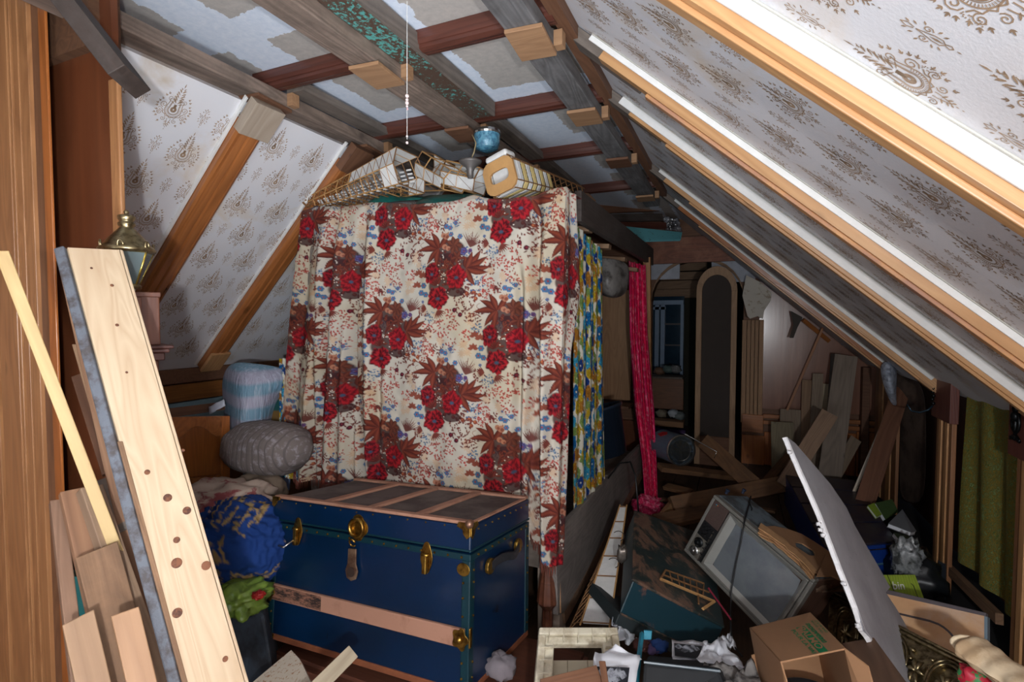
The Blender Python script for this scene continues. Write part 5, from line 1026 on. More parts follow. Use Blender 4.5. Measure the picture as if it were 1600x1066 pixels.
shell('grey_plastic_bag', [[(925, 400, 3.6), (950, 402, 3.4), (985, 408, 3.7)], [(925, 430, 3.6), (950, 432, 3.3), (985, 436, 3.7)], [(930, 452, 3.6), (952, 464, 3.35), (982, 452, 3.7)], [(940, 462, 3.7), (960, 468, 3.5), (975, 462, 3.7)]], .006, plain('dirty_grey_plastic', S(124, 120, 116), .45, col2=S(64, 60, 56), scale=9, bumps=.4), None, label='dirty grey plastic sheet sagging under the canopy rail', cat='plastic')
# bed side: back panel and shelf
Yk = 5.2
cup = root('tall_cupboard', WY(960, 700, Yk), 'plain brown cupboard with a dark ledge seen between the blue and pink curtains', 'cupboard')
obj('door', wyp(930, 455, 986, 625, Yk, .04), TANZ, cup, bev=.003)
obj('ledge', wyp(930, 626, 990, 634, Yk-.05, .25).box(tuple(WY(930, 652, Yk-.05)), tuple(WY(992, 637, Yk-.0))), BLOCKD, cup, bev=.003)
obj('base_panel', wyp(930, 652, 1000, 760, Yk, .04), CHERRY, cup)
mb = MB().lathe([(.14, 0), (.19, .32), (.20, .32), (.205, .34), (.19, .34), (.13, .0)], 24, W(948, 712, 3.6), np.array(frame_xn((0, 0, 0), (0, 1, 0), (-.3, .2, 1)))[:3, :3], cap=False)
obj('black_tub', mb, plain('blue_black_plastic', S(30, 42, 58), .35), label='blue-black plastic tub lying on the bed base behind the side rail', cat='tub', smooth=True, solid=.004)
obj('cable_loop', MB().tube([W(950, 748, 3.2), W(968, 724, 3.2), W(985, 722, 3.1), W(993, 745, 3.0), W(996, 780, 3.0), W(998, 805, 3.0)], .005, 6), BLACK, label='dark cable looping over the bed side rail', cat='cable', smooth=True)
pp('bed_slat', (946, 745, 3.3), (962, 735, 3.6), .06, .02, OLD, 'short pale board end on the bed beside the cable loop', 'board', n=(0, 0, 1))
# ================================================================ DOORWAY: arched door, dresser, far clutter
ad = root('arched_door', WY(1120, 730, YB-.2), 'arched wooden door with dark mesh panels standing in the back opening', 'door')
def P2(px, py, Y=5.62): return WY(px, py, Y)
X0, X1, Zs, Zt, Zb = P2(1088, 470)[0], P2(1152, 470)[0], P2(1120, 455)[2], P2(1120, 416)[2], P2(1120, 735)[2]
xc_, rx_ = (X0+X1)/2, (X1-X0)/2; DOORW = wood('door_pine', S(176, 140, 104), S(124, 92, 64), 'Z', .6, 1, .3); arcp = lambda k_, z_, Y_: [(xc_-rx_*k_*math.cos(t), Y_, Zs+(Zt-Zs)*z_*math.sin(t)) for t in np.linspace(0, PI, 15)]
o_, i_ = arcp(1, 1, 5.62), arcp(.72, .66, 5.62)
for k in range(14): obj('arch_segment', MB().prism([o_[k], o_[k+1], i_[k+1], i_[k]], (0, .04, 0)), DOORW, ad)
for xx0, xx1 in ((X0, xc_-rx_*.72), (xc_+rx_*.72, X1)): obj('stile', MB().box((xx0, 5.62, Zb), (xx1, 5.66, Zs)), DOORW, ad, bev=.003)
obj('mid_rail', MB().box((xc_-rx_*.72, 5.625, P2(1, 612)[2]), (xc_+rx_*.72, 5.655, P2(1, 588)[2])), BLOCKD, ad, bev=.003)
obj('dark_panel', MB().box((xc_-rx_*.73, 5.64, Zb), (xc_+rx_*.73, 5.65, Zs)).prism([(p[0], 5.64, p[2]) for p in i_], (0, .01, 0)), plain('dark_mesh', S(62, 52, 46), .8), ad)
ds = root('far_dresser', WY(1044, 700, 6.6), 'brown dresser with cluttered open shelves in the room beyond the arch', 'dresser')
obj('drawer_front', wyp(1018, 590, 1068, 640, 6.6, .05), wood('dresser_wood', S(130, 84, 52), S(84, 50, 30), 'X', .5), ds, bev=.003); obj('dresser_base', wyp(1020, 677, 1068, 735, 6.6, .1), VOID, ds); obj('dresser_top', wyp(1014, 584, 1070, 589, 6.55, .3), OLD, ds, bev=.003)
obj('lower_shelf', wyp(1018, 652, 1070, 664, 6.55, .2), CARD, ds); obj('purple_front', wyp(1018, 666, 1072, 676, 6.5, .1), plain('purple_card', S(70, 36, 96), .6), ds)
for k, (px_, py_, c_) in enumerate(((1030, 580, (120, 90, 70)), (1044, 577, (90, 110, 104)), (1056, 577, (110, 112, 112)), (1034, 646, (150, 140, 120)), (1052, 646, (190, 200, 206)), (1062, 650, (120, 130, 130)))):
    heap('shelf_oddment', WY(px_, py_, 6.5), (.06, .06, .045), plain('oddment%d' % k, S(*c_), .6), .4, 3, k, label=('rust-brown lump on the far dresser top', 'greenish tin on the far dresser top', 'grey jar on the far dresser top', 'beige packet on the far dresser shelf', 'white crumpled scrap on the far dresser shelf', 'grey scrap at the right of the far dresser shelf')[k], cat='clutter', n=14)
# paint can
pc_ = W(1064, 704, 4.0); ax_ = norm(W(1064, 706, 3.9)-W(1042, 698, 4.12)); Rc = np.array(frame_xn((0, 0, 0), (0, 0, 1) if abs(ax_[2]) < .9 else (1, 0, 0), ax_))[:3, :3]; Rc[:, 0] = norm(np.cross((0, 0, 1), ax_)); Rc[:, 1] = np.cross(ax_, Rc[:, 0]); Rc[:, 2] = ax_
can = obj('paint_can', MB().lathe([(.118, -.30), (.12, -.295), (.118, -.285), (.118, -.015), (.122, -.008), (.122, 0)], 32, pc_, Rc), plain('grey_blue_label', S(92, 112, 128), .5), label='grey-blue paint can lying on its side with its ringed tin base forward', cat='can', smooth=False)
obj('can_base', MB().lathe([(.122, 0), (.122, .006), (.112, .008), (.108, .0), (.085, .0), (.082, .006), (.078, .0), (.001, .0)], 32, pc_, Rc), STEEL, can)
hx = [pc_+Rc@np.array([.1195*math.cos(a), .1195*math.sin(a), z_]) for a, z_ in ((2.0, -.12), (2.35, -.17), (2.25, -.24), (1.9, -.22), (1.75, -.17))]
obj('red_label_mark', MB().prism(hx, norm(hx[0]-pc_)*.003), plain('red_mark', S(170, 30, 36), .5), can)
obj('can_handle', MB().tube([pc_+Rc@np.array([.13*math.cos(a), .13*math.sin(a), -.03]) for a in np.linspace(-.6, 1.2, 10)]+[W(1120, 706, 3.9), W(1116, 716, 3.9)], .0035, 6), STEEL, can, smooth=True)
# ================================================================ DEBRIS OF BOARDS IN THE MIDDLE
GB = 'boards strewn across the middle floor'
def deb(a_, b2, wd, th, mat, label, n=(0, -.3, 1), **k): return pp('fallen_board', a_, b2, wd, th, mat, label, 'board', group=GB, n=n, **k)
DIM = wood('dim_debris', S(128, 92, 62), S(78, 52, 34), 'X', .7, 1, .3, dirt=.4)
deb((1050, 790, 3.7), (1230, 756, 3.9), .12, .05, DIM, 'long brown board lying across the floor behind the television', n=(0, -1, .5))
deb((1016, 840, 3.2), (1058, 786, 3.9), .10, .04, wood('painted_lit_debris', S(190, 150, 104), S(130, 96, 64), 'X', .6), 'board end with a cut face coloured as lit left behind the television', n=(.6, -.8, .3))  # paler copy of the debris wood; light on the end is in its colour
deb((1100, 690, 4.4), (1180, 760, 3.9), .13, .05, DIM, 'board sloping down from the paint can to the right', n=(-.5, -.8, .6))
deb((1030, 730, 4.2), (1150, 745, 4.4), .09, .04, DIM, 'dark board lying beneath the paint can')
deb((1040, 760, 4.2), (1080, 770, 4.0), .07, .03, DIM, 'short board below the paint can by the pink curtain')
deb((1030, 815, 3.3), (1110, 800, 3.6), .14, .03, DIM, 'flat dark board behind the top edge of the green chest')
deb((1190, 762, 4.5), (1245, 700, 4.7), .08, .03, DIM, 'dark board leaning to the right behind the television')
for k in range(10):
    px_, py_ = random.uniform(1020, 1230), random.uniform(720, 830); p = WZ(px_, py_+60, .02+random.random()*.02)
    a = random.uniform(0, PI); L_ = random.uniform(.12, .4); dv = np.array([math.cos(a), math.sin(a), random.uniform(-.03, .03)])*L_/2
    plank('wood_scrap', p-dv, p+dv, random.uniform(.03, .08), .02, (DIM, OLD, BLOCKD)[k % 3], 'dim wood scrap among the floor debris behind the television', 'wood scrap', n=(0, 0, 1), group='wood scraps on the middle floor')
# ================================================================ BACK RIGHT: boards against the panelling
GB = 'boards stood against the back panelling'
def st(a_, b2, wd, mat, label, th=.025, n=(0, -1, .1), **k): return pp('standing_board', a_, b2, wd, th, mat, label, 'board', group=GB, n=n, **k)
GT = wood('grey_tan_board', S(150, 132, 112), S(104, 86, 70), 'X', .75, 1, .3)
st((1235, 640, 5.05), (1232, 780, 4.85), .18, GT, 'squat grey-tan board standing behind the thin stick foot')
st((1222, 660, 4.85), (1224, 790, 4.75), .19, wood('mossy_board', S(134, 122, 96), S(92, 80, 62), 'X', .75, 1, .3), 'squat olive-grey board nearest the orange wainscot')
st((1262, 594, 5.05), (1258, 780, 4.85), .10, FRESH2, 'pale pine board, leftmost of the tall group')
st((1278, 584, 4.95), (1268, 780, 4.75), .09, GT, 'grey board with one knot, between the pale boards')
st((1290, 600, 5.00), (1280, 790, 4.75), .08, wood('pale_grey_board', S(196, 178, 148), S(150, 128, 100), 'X', .7, 1, .2), 'pale board just right of the knotted grey one')
st((1306, 553, 4.85), (1296, 700, 4.75), .08, OLD, 'dark narrow board behind the tallest grey plank')
st((1322, 556, 4.45), (1290, 790, 4.25), .17, wood('tall_grey_plank', S(142, 128, 114), S(96, 82, 72), 'X', .8, 1, .35), 'tallest grey plank, with a large knot, leaning to the right')
st((1296, 646, 3.95), (1225, 760, 3.85), .12, wood('brown_grey_plank', S(150, 122, 98), S(104, 78, 62), 'X', .75, 1, .2), 'broad short plank leaning diagonally across the others', .035)
st((1337, 686, 4.45), (1290, 770, 4.25), .09, GT, 'grey plank slanting low at the right of the group')
pp('thin_stick', (1294, 493, 4.9), (1230, 641, 5.05), .022, .02, wood('stick_wood', S(176, 122, 82), S(130, 84, 54), 'X', .6), 'thin brown stick leaning against the glossy panel', 'stick')
polyslab('wallpaper_scrap', [(1166, 430), (1186, 440), (1206, 458), (1204, 470), (1194, 486), (1192, 498), (1184, 494), (1172, 498), (1168, 494), (1160, 462)], ((1166, 430, 5.1), (1206, 458, 5.0), (1170, 495, 4.95)), .004, plain('scrap_paper', S(206, 200, 188), .8, col2=S(170, 156, 136), scale=14, var2=(.55, .62)), label='torn wallpaper scrap hanging at the top of the back panelling', cat='wallpaper')
polyslab('torn_strip', [(1236, 486), (1254, 496), (1246, 512), (1240, 528), (1234, 528), (1240, 508)], ((1236, 486, 4.9), (1254, 496, 4.9), (1240, 528, 4.8)), .004, plain('torn_grey', S(90, 84, 78), .8), label='small torn grey strip hanging in front of the glossy panel', cat='paper')
pp('orange_trim', (1255, 500, 5.0), (1318, 552, 5.1), .04, .03, ORANGE, 'orange wooden trim along the sloping top of the glossy panel', 'trim', n=(0, -1, 0))
# ================================================================ RIGHT KNEE WALL
def kx(px, py, X=KX): return WX(px, py, X)
def kpost(name, y0, y1, label, blocktop, cat='post', X=KX+.06):
    r_ = root(name, (X, (y0+y1)/2, 0), label, cat, 'posts of the right knee wall'); n_ = 5; zb_ = blocktop
    for k in range(n_):
        a_, b2 = y0+(y1-y0)*k/n_, y0+(y1-y0)*(k+.86)/n_; obj('fluted_strip', MB().box((X-.012*(1+(k % 2)*.5), a_, 0), (X+.01, b2, zb_)), wood('fluted_pine', S(206, 156, 106), S(150, 104, 66), 'Z', .45, 1, 0) if k % 2 else wood('fluted_brown', S(160, 112, 76), S(104, 68, 46), 'Z', .45, 1, 0), r_, bev=.003)
    return r_
DRED = wood('dark_red_block', S(110, 62, 52), S(70, 36, 32), 'Z', .5, .8, 0)
ya, yb = kx(1469, 700)[1], kx(1446, 700)[1]; za0, za1 = kx(1458, 655)[2], kx(1458, 592)[2]
k1 = kpost('knee_post', ya, yb, 'fluted post with a dark red block and iron hook left of the green curtain', za0)
obj('capital_block', MB().box((KX+.03, ya-.02, za0), (KX+.07, yb+.03, za1+.06)), DRED, k1, bev=.003)
ya2, yb2 = kx(1602, 800)[1]-.05, kx(1561, 800)[1]; zb0, zb1 = kx(1580, 718)[2], kx(1580, 625)[2]
k2 = kpost('knee_post', ya2, yb2, 'fluted post with a dark red block and iron knocker at the right frame edge', zb0)
obj('capital_block', MB().box((KX+.03, ya2-.02, zb0), (KX+.07, yb2+.03, zb1+.06)), DRED, k2, bev=.003)
ya3, yb3 = kx(1398, 700, KX+.1)[1], kx(1363, 700, KX+.1)[1]
k3 = kpost('knee_post', ya3, yb3, 'fluted pine post in the shade left of the brown paper sheet', kx(1380, 575)[2], X=KX+.12)
for k, (px_, w_) in enumerate(((1352, 8), (1333, 5))): y_ = kx(px_, 650, KX+.12)[1]; obj('thin_post', MB().box((KX+.08, y_-.06, 0), (KX+.14, y_+.06, 1.05)), BLOCKD, label=('dark narrow post left of the shaded fluted post', 'farthest narrow post before the back panelling')[k], cat='post', group='posts of the right knee wall', bev=.003)
obj('near_knee_panel', MB().box((KX+.05, YF, 0), (KX+.08, ya2-.05, 1.19)), wood('near_panel_pine', S(160, 112, 72), S(112, 72, 46), 'Z', .45, 1, 0), kind='structure')
# iron knocker and hook
kn = root('iron_knocker', kx(1577, 655, KX), 'black iron scroll knocker on the dark red block at the right frame edge', 'knocker')
yk_ = kx(1577, 655)[1]; K = lambda py_, dy=0., dx=0.: np.array([KX+.02+dx, yk_+dy, kx(1577, py_)[2]])
for py_, r_, sq in ((638, .014, 1), (650, .018, 1.), (684, .010, 1)): mb = MB(); mb.lathe([(r_*math.sin(a)+1e-5, -r_*1.3*math.cos(a)) for a in np.linspace(0, PI, 8)], 14, K(py_), cap=False); obj('iron_boss', mb, IRON, kn, smooth=True)
obj('iron_ring', MB().tube([K(660)+np.array([0, .030*math.cos(a), .040*math.sin(a)]) for a in np.linspace(0, 2*PI, 24)], .006, 8), IRON, kn, smooth=True)
for s2 in (-1, 1): obj('iron_leaf', MB().tube([K(680), K(684, s2*.02), K(688, s2*.035), K(684, s2*.04)], [.006, .008, .006, .003], 8), IRON, kn, smooth=True)
obj('iron_drop', MB().tube([K(640), K(665), K(688)], [.004, .009, .005], 8), IRON, kn, smooth=True)
hk = root('iron_hook', kx(1450, 625), 'black iron coat hook with a leaf backplate on the block left of the green curtain', 'hook')
yh = kx(1451, 620)[1]; K = lambda py_, dy=0., dx=0.: np.array([KX+.02+dx, yh+dy, kx(1451, py_)[2]])
for k in range(6): mb = MB(); mb.lathe([(.010*math.sin(a)+1e-5, -.012*math.cos(a)) for a in np.linspace(0, PI, 6)], 10, K(600+k*6, .008*(-1)**k), cap=False); obj('leaf_boss', mb, IRON, hk, smooth=True)
obj('hook_arm', MB().tube([K(634), K(641, 0, -.02), K(646, 0, -.06), K(644, 0, -.10), K(634, 0, -.12)], [.006, .006, .005, .005, .004], 8), plain('blued_iron', S(50, 70, 84), .35, .7), hk, smooth=True)
# green curtain
y0c, y1c = kx(1562, 700)[1], kx(1469, 700)[1]; nx, ny = 120, 200; U = np.linspace(0, 1, nx)[None, :]; V = np.linspace(0, 1, ny)[:, None]
zt_, zb_ = 1.17, .28; Yv = y0c+(y1c-y0c)*U+0*V; Zv = zt_+(0.0-zt_+.2)*V+0*U+.02*np.sin(U*20)*(1-V); Zv = np.maximum(Zv, 0.15+(1-U)*0)
G = np.stack([KX+.11+.018*np.sin(U*16+V*2)*(.3+V)+0*V, Yv, Zv], -1)
m, nt, b = newmat('green_gold_brocade'); v = coords(nt, rnd=False); n1 = noi(nt, v, 45, 5, .7, 2.); n2 = noi(nt, v, 6, 3)
c = ramp(nt, n1, [(.40, S(70, 120, 66)), (.47, S(186, 142, 40)), (.53, S(76, 104, 48)), (.62, S(150, 176, 112))]).outputs[0]; nt.links.new(mixc(nt, math_(nt, 'MULTIPLY', n2, .5), c, S(120, 100, 40)), b.inputs['Base Color']); b.inputs['Roughness'].default_value = .7; bump(nt, b, n1, .8, .01)
cloth('green_curtain', G, np.ones(G.shape), m, label='mossy green and gold curtain hung between two fluted posts at the right', cat='curtain')
plank('diagonal_rail', kx(1468, 875, KX+.07), kx(1562, 968, KX+.07), .05, .03, RUSTIC, 'dark brown diagonal rail below the green curtain', 'rail', n=(-1, 0, 0))
pp('white_lath', (1392, 632, 3.9), (1334, 770, 3.6), .022, .014, wood('white_lath_wood', S(226, 214, 196), S(186, 168, 144), 'X', .6), 'thin white lath slanting in front of the shaded posts', 'lath')
pp('brown_plank', (1408, 610, 3.9), (1350, 790, 3.4), .11, .05, wood('red_brown_plank', S(124, 84, 62), S(76, 46, 34), 'X', .7, 1.2, .1), 'thick red-brown plank slanting beside the white lath', 'plank')
shell('silver_bag', [[(1374, 566, 3.8), (1390, 562, 3.7), (1402, 572, 3.8)], [(1376, 590, 3.75), (1390, 588, 3.6), (1402, 596, 3.75)], [(1384, 614, 3.75), (1394, 614, 3.65), (1400, 618, 3.75)], [(1394, 634, 3.8), (1398, 634, 3.8), (1402, 636, 3.8)]], .008, plain('silver_plastic', S(188, 196, 210), .3, col2=S(130, 136, 150), scale=20, bumps=.8, spec=.8), None, label='crinkled silvery plastic bag hanging under the rafter end', cat='bag')
shell('brown_paper_sheet', [[(1376, 570, 4.0), (1410, 572, 3.9), (1446, 600, 3.6)], [(1392, 620, 4.0), (1420, 630, 3.8), (1448, 650, 3.6)], [(1408, 680, 4.0), (1430, 690, 3.8), (1448, 710, 3.6)], [(1400, 790, 4.1), (1425, 790, 3.9), (1446, 790, 3.6)]], .004, plain('brown_building_paper', S(92, 76, 66), .7, col2=S(60, 48, 42), scale=5, bumps=.3), None, label='dark brown building paper hanging behind the post with the hook', cat='paper')
# ================================================================ TELEVISION
k9 = .90; O = np.array([-.09, 2.944, .557]); R = np.array([[.724, -.411, .554], [-.59, .048, .806], [-.358, -.911, -.207]]); R = np.stack([norm(R[:, k]) for k in range(3)], 1)
O = CAMP+k9*(O-CAMP); VL, VH, VD = .6*k9, .375*k9, .396*k9; VM = frame(O, R[:, 0], R[:, 1], R[:, 2]); V_ = Lobj(VM)
tv = root('television', mloc(VM, (VL/2, VH/2, VD/2)), 'old wood-cased television with a grey screen lying tilted on the debris', 'television')
WCASE = wood('tv_walnut', S(84, 58, 46), S(48, 32, 26), 'Y', .5, 1, 0); DUSTG = plain('dusty_case_top', S(96, 108, 116), .7, col2=S(60, 62, 62), scale=12); GREYP = plain('grey_tv_plastic', S(112, 110, 104), .4, var=.15); BEZ = plain('silver_beige_bezel', S(156, 156, 150), .35, .2)
V_('cabinet', MB().box((.004, .004, .02), (VL-.004, VH-.004, VD*.72)), WCASE, tv, bev=.008)
V_('case_top', MB().box((.006, -.002, .03), (VL-.006, .004, VD*.72)), DUSTG, tv)
V_('rear_hump', MB().hexa([(.06, .03, VD*.72), (VL-.06, .03, VD*.72), (VL-.06, VH-.03, VD*.72), (.06, VH-.03, VD*.72), (.14, .08, VD), (VL-.14, .08, VD), (VL-.14, VH-.08, VD), (.14, VH-.08, VD)]), BLACK, tv, bev=.01)
def ring(x0, y0, x1, y1, w_, z0, z1, w2=None):  # rectangular frame
    w2 = w2 or w_; return MB().box((x0, y0, z0), (x1, y0+w_, z1)).box((x0, y1-w_, z0), (x1, y1, z1)).box((x0, y0+w_, z0), (x0+w2, y1-w_, z1)).box((x1-w2, y0+w_, z0), (x1, y1-w_, z1))
V_('front_frame', ring(0, 0, VL, VH, .016, -.006, .03), GREYP, tv, bev=.004)
px0 = .118*VL/.6+.0
V_('front_panel', MB().box((.014, .014, .0), (VL*.2, VH-.014, .02)), BLACK, tv)
V_('front_back', MB().box((.014, .014, .022), (VL-.014, VH-.014, .03)), BLACK, tv)
sx0 = VL*.20
V_('inner_frame', ring(sx0+.0, .018, VL-.018, VH-.018, .010, -.008, .02), GREYP, tv, bev=.003)
# sloping silver bezel
xa0, xa1, ya0, ya1 = sx0+.01, VL-.028, .028, VH-.028; w_ = .030; mb = MB()
o4 = [(xa0, ya0, -.004), (xa1, ya0, -.004), (xa1, ya1, -.004), (xa0, ya1, -.004)]; i4 = [(xa0+w_*1.1, ya0+w_*.7, .012), (xa1-w_*.5, ya0+w_*.5, .012), (xa1-w_*.5, ya1-w_*.6, .012), (xa0+w_*1.1, ya1-w_*.7, .012)]
for k in range(4): mb.add([o4[k], o4[(k+1) % 4], i4[(k+1) % 4], i4[k]], [(0, 1, 2, 3)])
V_('bezel', mb, BEZ, tv, solid=.002)
G = []; nx_, ny_ = 24, 18; x0_, x1_, y0_, y1_ = xa0+w_*.9, xa1-w_*.4, ya0+w_*.5, ya1-w_*.5
for j in range(ny_+1):
    row = []
    for i in range(nx_+1):
        a, b2 = 2*i/nx_-1, 2*j/ny_-1; sq = lambda t, q: math.copysign(abs(t)**1., t)*(1-.05*q*q)
        row.append(((x0_+x1_)/2+(x1_-x0_)/2*sq(a, b2), (y0_+y1_)/2+(y1_-y0_)/2*sq(b2, a), .012-.020*(1-a*a)*(1-b2*b2)**1-.0))
    G.append(row)
V_('screen', MB().grid(G), plain('crt_glass', S(112, 118, 122), .22, spec=.7, coat=.5, col2=S(98, 104, 110), scale=4), tv, smooth=True)
# control strip
gx0, gx1 = .016, sx0-.006
V_('speaker_grille', MB().box((gx0, .016, -.006), (gx1, VH*.40, .004)), plain('speaker_brown', S(74, 56, 50), .7, bumps=.6, bscale=200), tv, bev=.003)
for k in range(3): V_('badge_chip', MB().box((gx0+.018+k*.004, .030, -.008), (gx0+.0225+k*.004, .034, -.005)), plain('badge%d' % k, (S(40, 120, 220), S(60, 180, 80), S(220, 70, 50))[k], .4), tv)
kp = V_('knob_panel', MB().box((gx0, VH*.41, -.004), (gx1, VH*.63, .004)), BLACK, tv, bev=.002)
for a in range(3):
    for c_ in range(2): V_('small_knob', MB().lathe([(.009, 0), (.008, .012), (.006, .016), (.0001, .016)], 14, (gx0+.020+.024*c_, VH*(.45+.065*a), -.004), np.diag([1, -1, -1])), BLACK, kp, smooth=False)
V_('slider_bar', MB().box((gx1-.016, VH*.43, -.010), (gx1-.010, VH*.95, -.003)), STEEL, tv)
for k in range(5): V_('slider', MB().box((gx1-.020, VH*(.46+.09*k), -.014), (gx1-.006, VH*(.475+.09*k), -.004)), BLACK, tv)
dp = V_('dial_panel', MB().box((gx0, VH*.64, -.005), (gx1-.018, VH*.955, .004)), plain('brushed_silver', S(150, 146, 136), .35, .7), tv, bev=.003)
for k, (fy, mt) in enumerate(((.725, IRON), (.87, STEEL))):
    V_('dial', MB().lathe([(.024, 0), (.024, .006), (.018, .010), (.012, .022), (.010, .024), (.0001, .024)], 24, ((gx0+gx1-.018)/2, VH*fy, -.006), np.diag([1, -1, -1])), mt, dp, smooth=False)
for px_ in (1134, 1173): q = onface(VM, px_, 772, 1, 0); V_('aerial_socket', MB().lathe([(.008, 0), (.007, .012), (.010, .016), (.010, .024), (.0001, .025)], 12, (q[0], -.002, min(VD*.7, q[2])), np.array([[1, 0, 0], [0, 0, -1], [0, 1, 0]])), plain('blue_black_knob', S(30, 40, 60), .4), tv)
fz = np.array(VM.to_3x3().col[2]); on = lambda px, py, o_: rayplane(px, py, mloc(VM, (0, 0, -o_)), fz)
wp = [W(1173, 776, 2.60), W(1170, 790, 2.5), on(1164, 812, .03), on(1158, 845, .03), on(1150, 880, .03), on(1143, 920, .035), on(1141, 960, .05), W(1142, 990, 2.0), W(1148, 1012, 1.9), W(1160, 1026, 1.85)]
obj('loose_wire', MB().tube(wp, .0035, 8), BLACK, label='thin black wire falling across the television screen', cat='wire', smooth=True)
obj('wire_twist', MB().tube([W(1170, 784, 2.5)+np.array([0, 0, 0]), W(1175, 795, 2.48), W(1171, 808, 2.44), W(1166, 820, 2.4)], .003, 6), BLACK, label='kinked second wire strand at the television corner', cat='wire', smooth=True)
# torn cardboard on the set
ct = root('torn_carton', W(1240, 850, 2.3), 'torn brown carton with oval hand holes lying on the right of the television', 'carton')
ref = ((1190, 824, 2.40), (1250, 838, 2.75), (1262, 895, 2.22)); p0_, n0_ = mloc(VM, (0, -.014, 0)), -np.array(VM.to_3x3().col[1])
def holeplate(name, outer, hole, mat, th, parent):
    # outer and hole sampled at the same count
    P = [rayplane(x, y, p0_, n0_) for x, y in outer]; Q = [rayplane(x, y, p0_, n0_) for x, y in hole]; n = len(P); dv = -n0_*th; V = P+Q+[p+dv for p in P]+[q+dv for q in Q]; Fc = []
    for k in range(n): j = (k+1) % n; Fc += [(k, j, n+j, n+k), (2*n+k, 3*n+k, 3*n+j, 2*n+j), (k, 2*n+k, 2*n+j, j), (n+k, n+j, 3*n+j, 3*n+k)]
    return obj(name, MB().add(V, Fc), mat, parent)
cx_, cy_ = 1258, 858
outer = [(1188, 823), (1210, 822), (1232, 827), (1252, 834), (1272, 846), (1290, 858), (1304, 868), (1300, 884), (1286, 898), (1270, 893), (1240, 868), (1212, 846)]
ang = [math.atan2(y-cy_, x-cx_) for x, y in outer]; hole = [(cx_+16*math.cos(a)+6*math.sin(a)*0, cy_+7*math.sin(a)+8*math.cos(a)) for a in ang]
holeplate('top_flap', outer, hole, CARD, .006, ct)
obj('lower_flap', MB().prism([rayplane(x, y, p0_+n0_*.012, n0_) for x, y in ((1290, 866), (1316, 874), (1340, 908), (1332, 914), (1300, 900), (1276, 900), (1284, 880))], -n0_*.006), CARD, ct)
for k in range(5):
    pts = [(1187-k*.5+t*84+random.uniform(-2, 2), 827+k*2.2+t*t*30+t*40+random.uniform(-2, 2)) for t in np.linspace(0, 1, 12)]; pts2 = [(x+random.uniform(2, 5), y-8) for x, y in pts][::-1]
    p_ = [rayplane(x, y, p0_+n0_*(.006-.004*k), n0_) for x, y in pts+pts2]; obj('torn_layer', MB().prism(p_, -n0_*.003), CARDD if k % 2 else plain('raw_card', S(196, 150, 104), .9, var=.3, scale=40), ct)
sheet('crumpled_liner', [W(1268, 900, 2.15), W(1330, 900, 2.3), W(1336, 925, 2.25), W(1276, 925, 2.1)], plain('dark_liner', S(84, 62, 46), .8), 14, 8, .05, 4, 3, parent=ct)
# ================================================================ PLASTERBOARD SLAB
m, nt, b = newmat('plasterboard_face'); v = coords(nt, rnd=False); n1 = noi(nt, v, 5, 5, .6); n2 = noi(nt, v, 70, 6, .8)
c = ramp(nt, n1, [(.3, S(176, 178, 184)), (.7, S(150, 150, 156))]).outputs[0]; c = mixc(nt, ramp(nt, n2, [(.62, (0, 0, 0, 1)), (.68, (1, 1, 1, 1))]).outputs[0], c, S(96, 92, 92)); nt.links.new(c, b.inputs['Base Color']); b.inputs['Roughness'].default_value = .8; bump(nt, b, n2, .3, .003); PBF = m
ref = ((1230, 683, 1.85), (1391, 920, 2.05), (1345, 960, 1.60)); p0_, n0_ = plane3(*ref); n0_ = n0_ if n0_@(CAMP-p0_) > 0 else -n0_
face = [(1230, 683), (1243, 693), (1268, 722), (1298, 757), (1323, 794), (1336, 822), (1352, 850), (1372, 884), (1391, 918), (1384, 926), (1400, 950), (1420, 985), (1442, 1022), (1466, 1066), (1480, 1100), (1440, 1120), (1400, 1046), (1372, 1012), (1350, 985), (1340, 950), (1316, 890), (1296, 838), (1284, 806), (1262, 756), (1244, 716)]
P = [rayplane(x, y, p0_, n0_) for x, y in face]
sl = root('plasterboard_slab', rayplane(1440, 1110, p0_, n0_), 'broken grey-white plasterboard slab standing on edge in front of the television', 'plasterboard')
obj('board_face', MB().prism(P, -n0_*.004), PBF, sl)
back = [p-n0_*.004 for p in P]; obj('gypsum_core', MB().prism(back, -n0_*.012), plain('white_gypsum', S(238, 238, 240), .8, var=.12, scale=30, bumps=.5, bscale=60), sl)
# visible broken left edge: chunky strip pushed outward
le = [(1230, 683), (1244, 716), (1262, 756), (1284, 806), (1296, 838), (1316, 890), (1340, 950), (1352, 985), (1372, 1012), (1400, 1046)]
LP = [rayplane(x, y, p0_, n0_) for x, y in le]; mb = MB(); GY = MC['white_gypsum']
rows = []
for i in range(len(LP)-1):
    for t in np.linspace(0, 1, 6)[:-1]:
        p = LP[i]*(1-t)+LP[i+1]*t; d_ = norm(LP[i+1]-LP[i]); o2 = np.cross(d_, n0_); o2 = o2 if o2@cr < 0 else -o2; e = random.uniform(.6, 1.3)*.012
        rows.append([p+n0_*.0005, p+o2*e*.7-n0_*.003, p+o2*e-n0_*.014, p-n0_*.018])
obj('broken_edge', MB().grid(rows), GY, sl)
for k, (x, y) in enumerate(((1282, 818), (1285, 828), (1289, 836), (1236, 706), (1322, 912), (1344, 978))): heap('gypsum_chip', rayplane(x, y, p0_, n0_)-n0_*.006, (.007, .006, .006), GY, .6, 4, k, parent=sl, n=12)
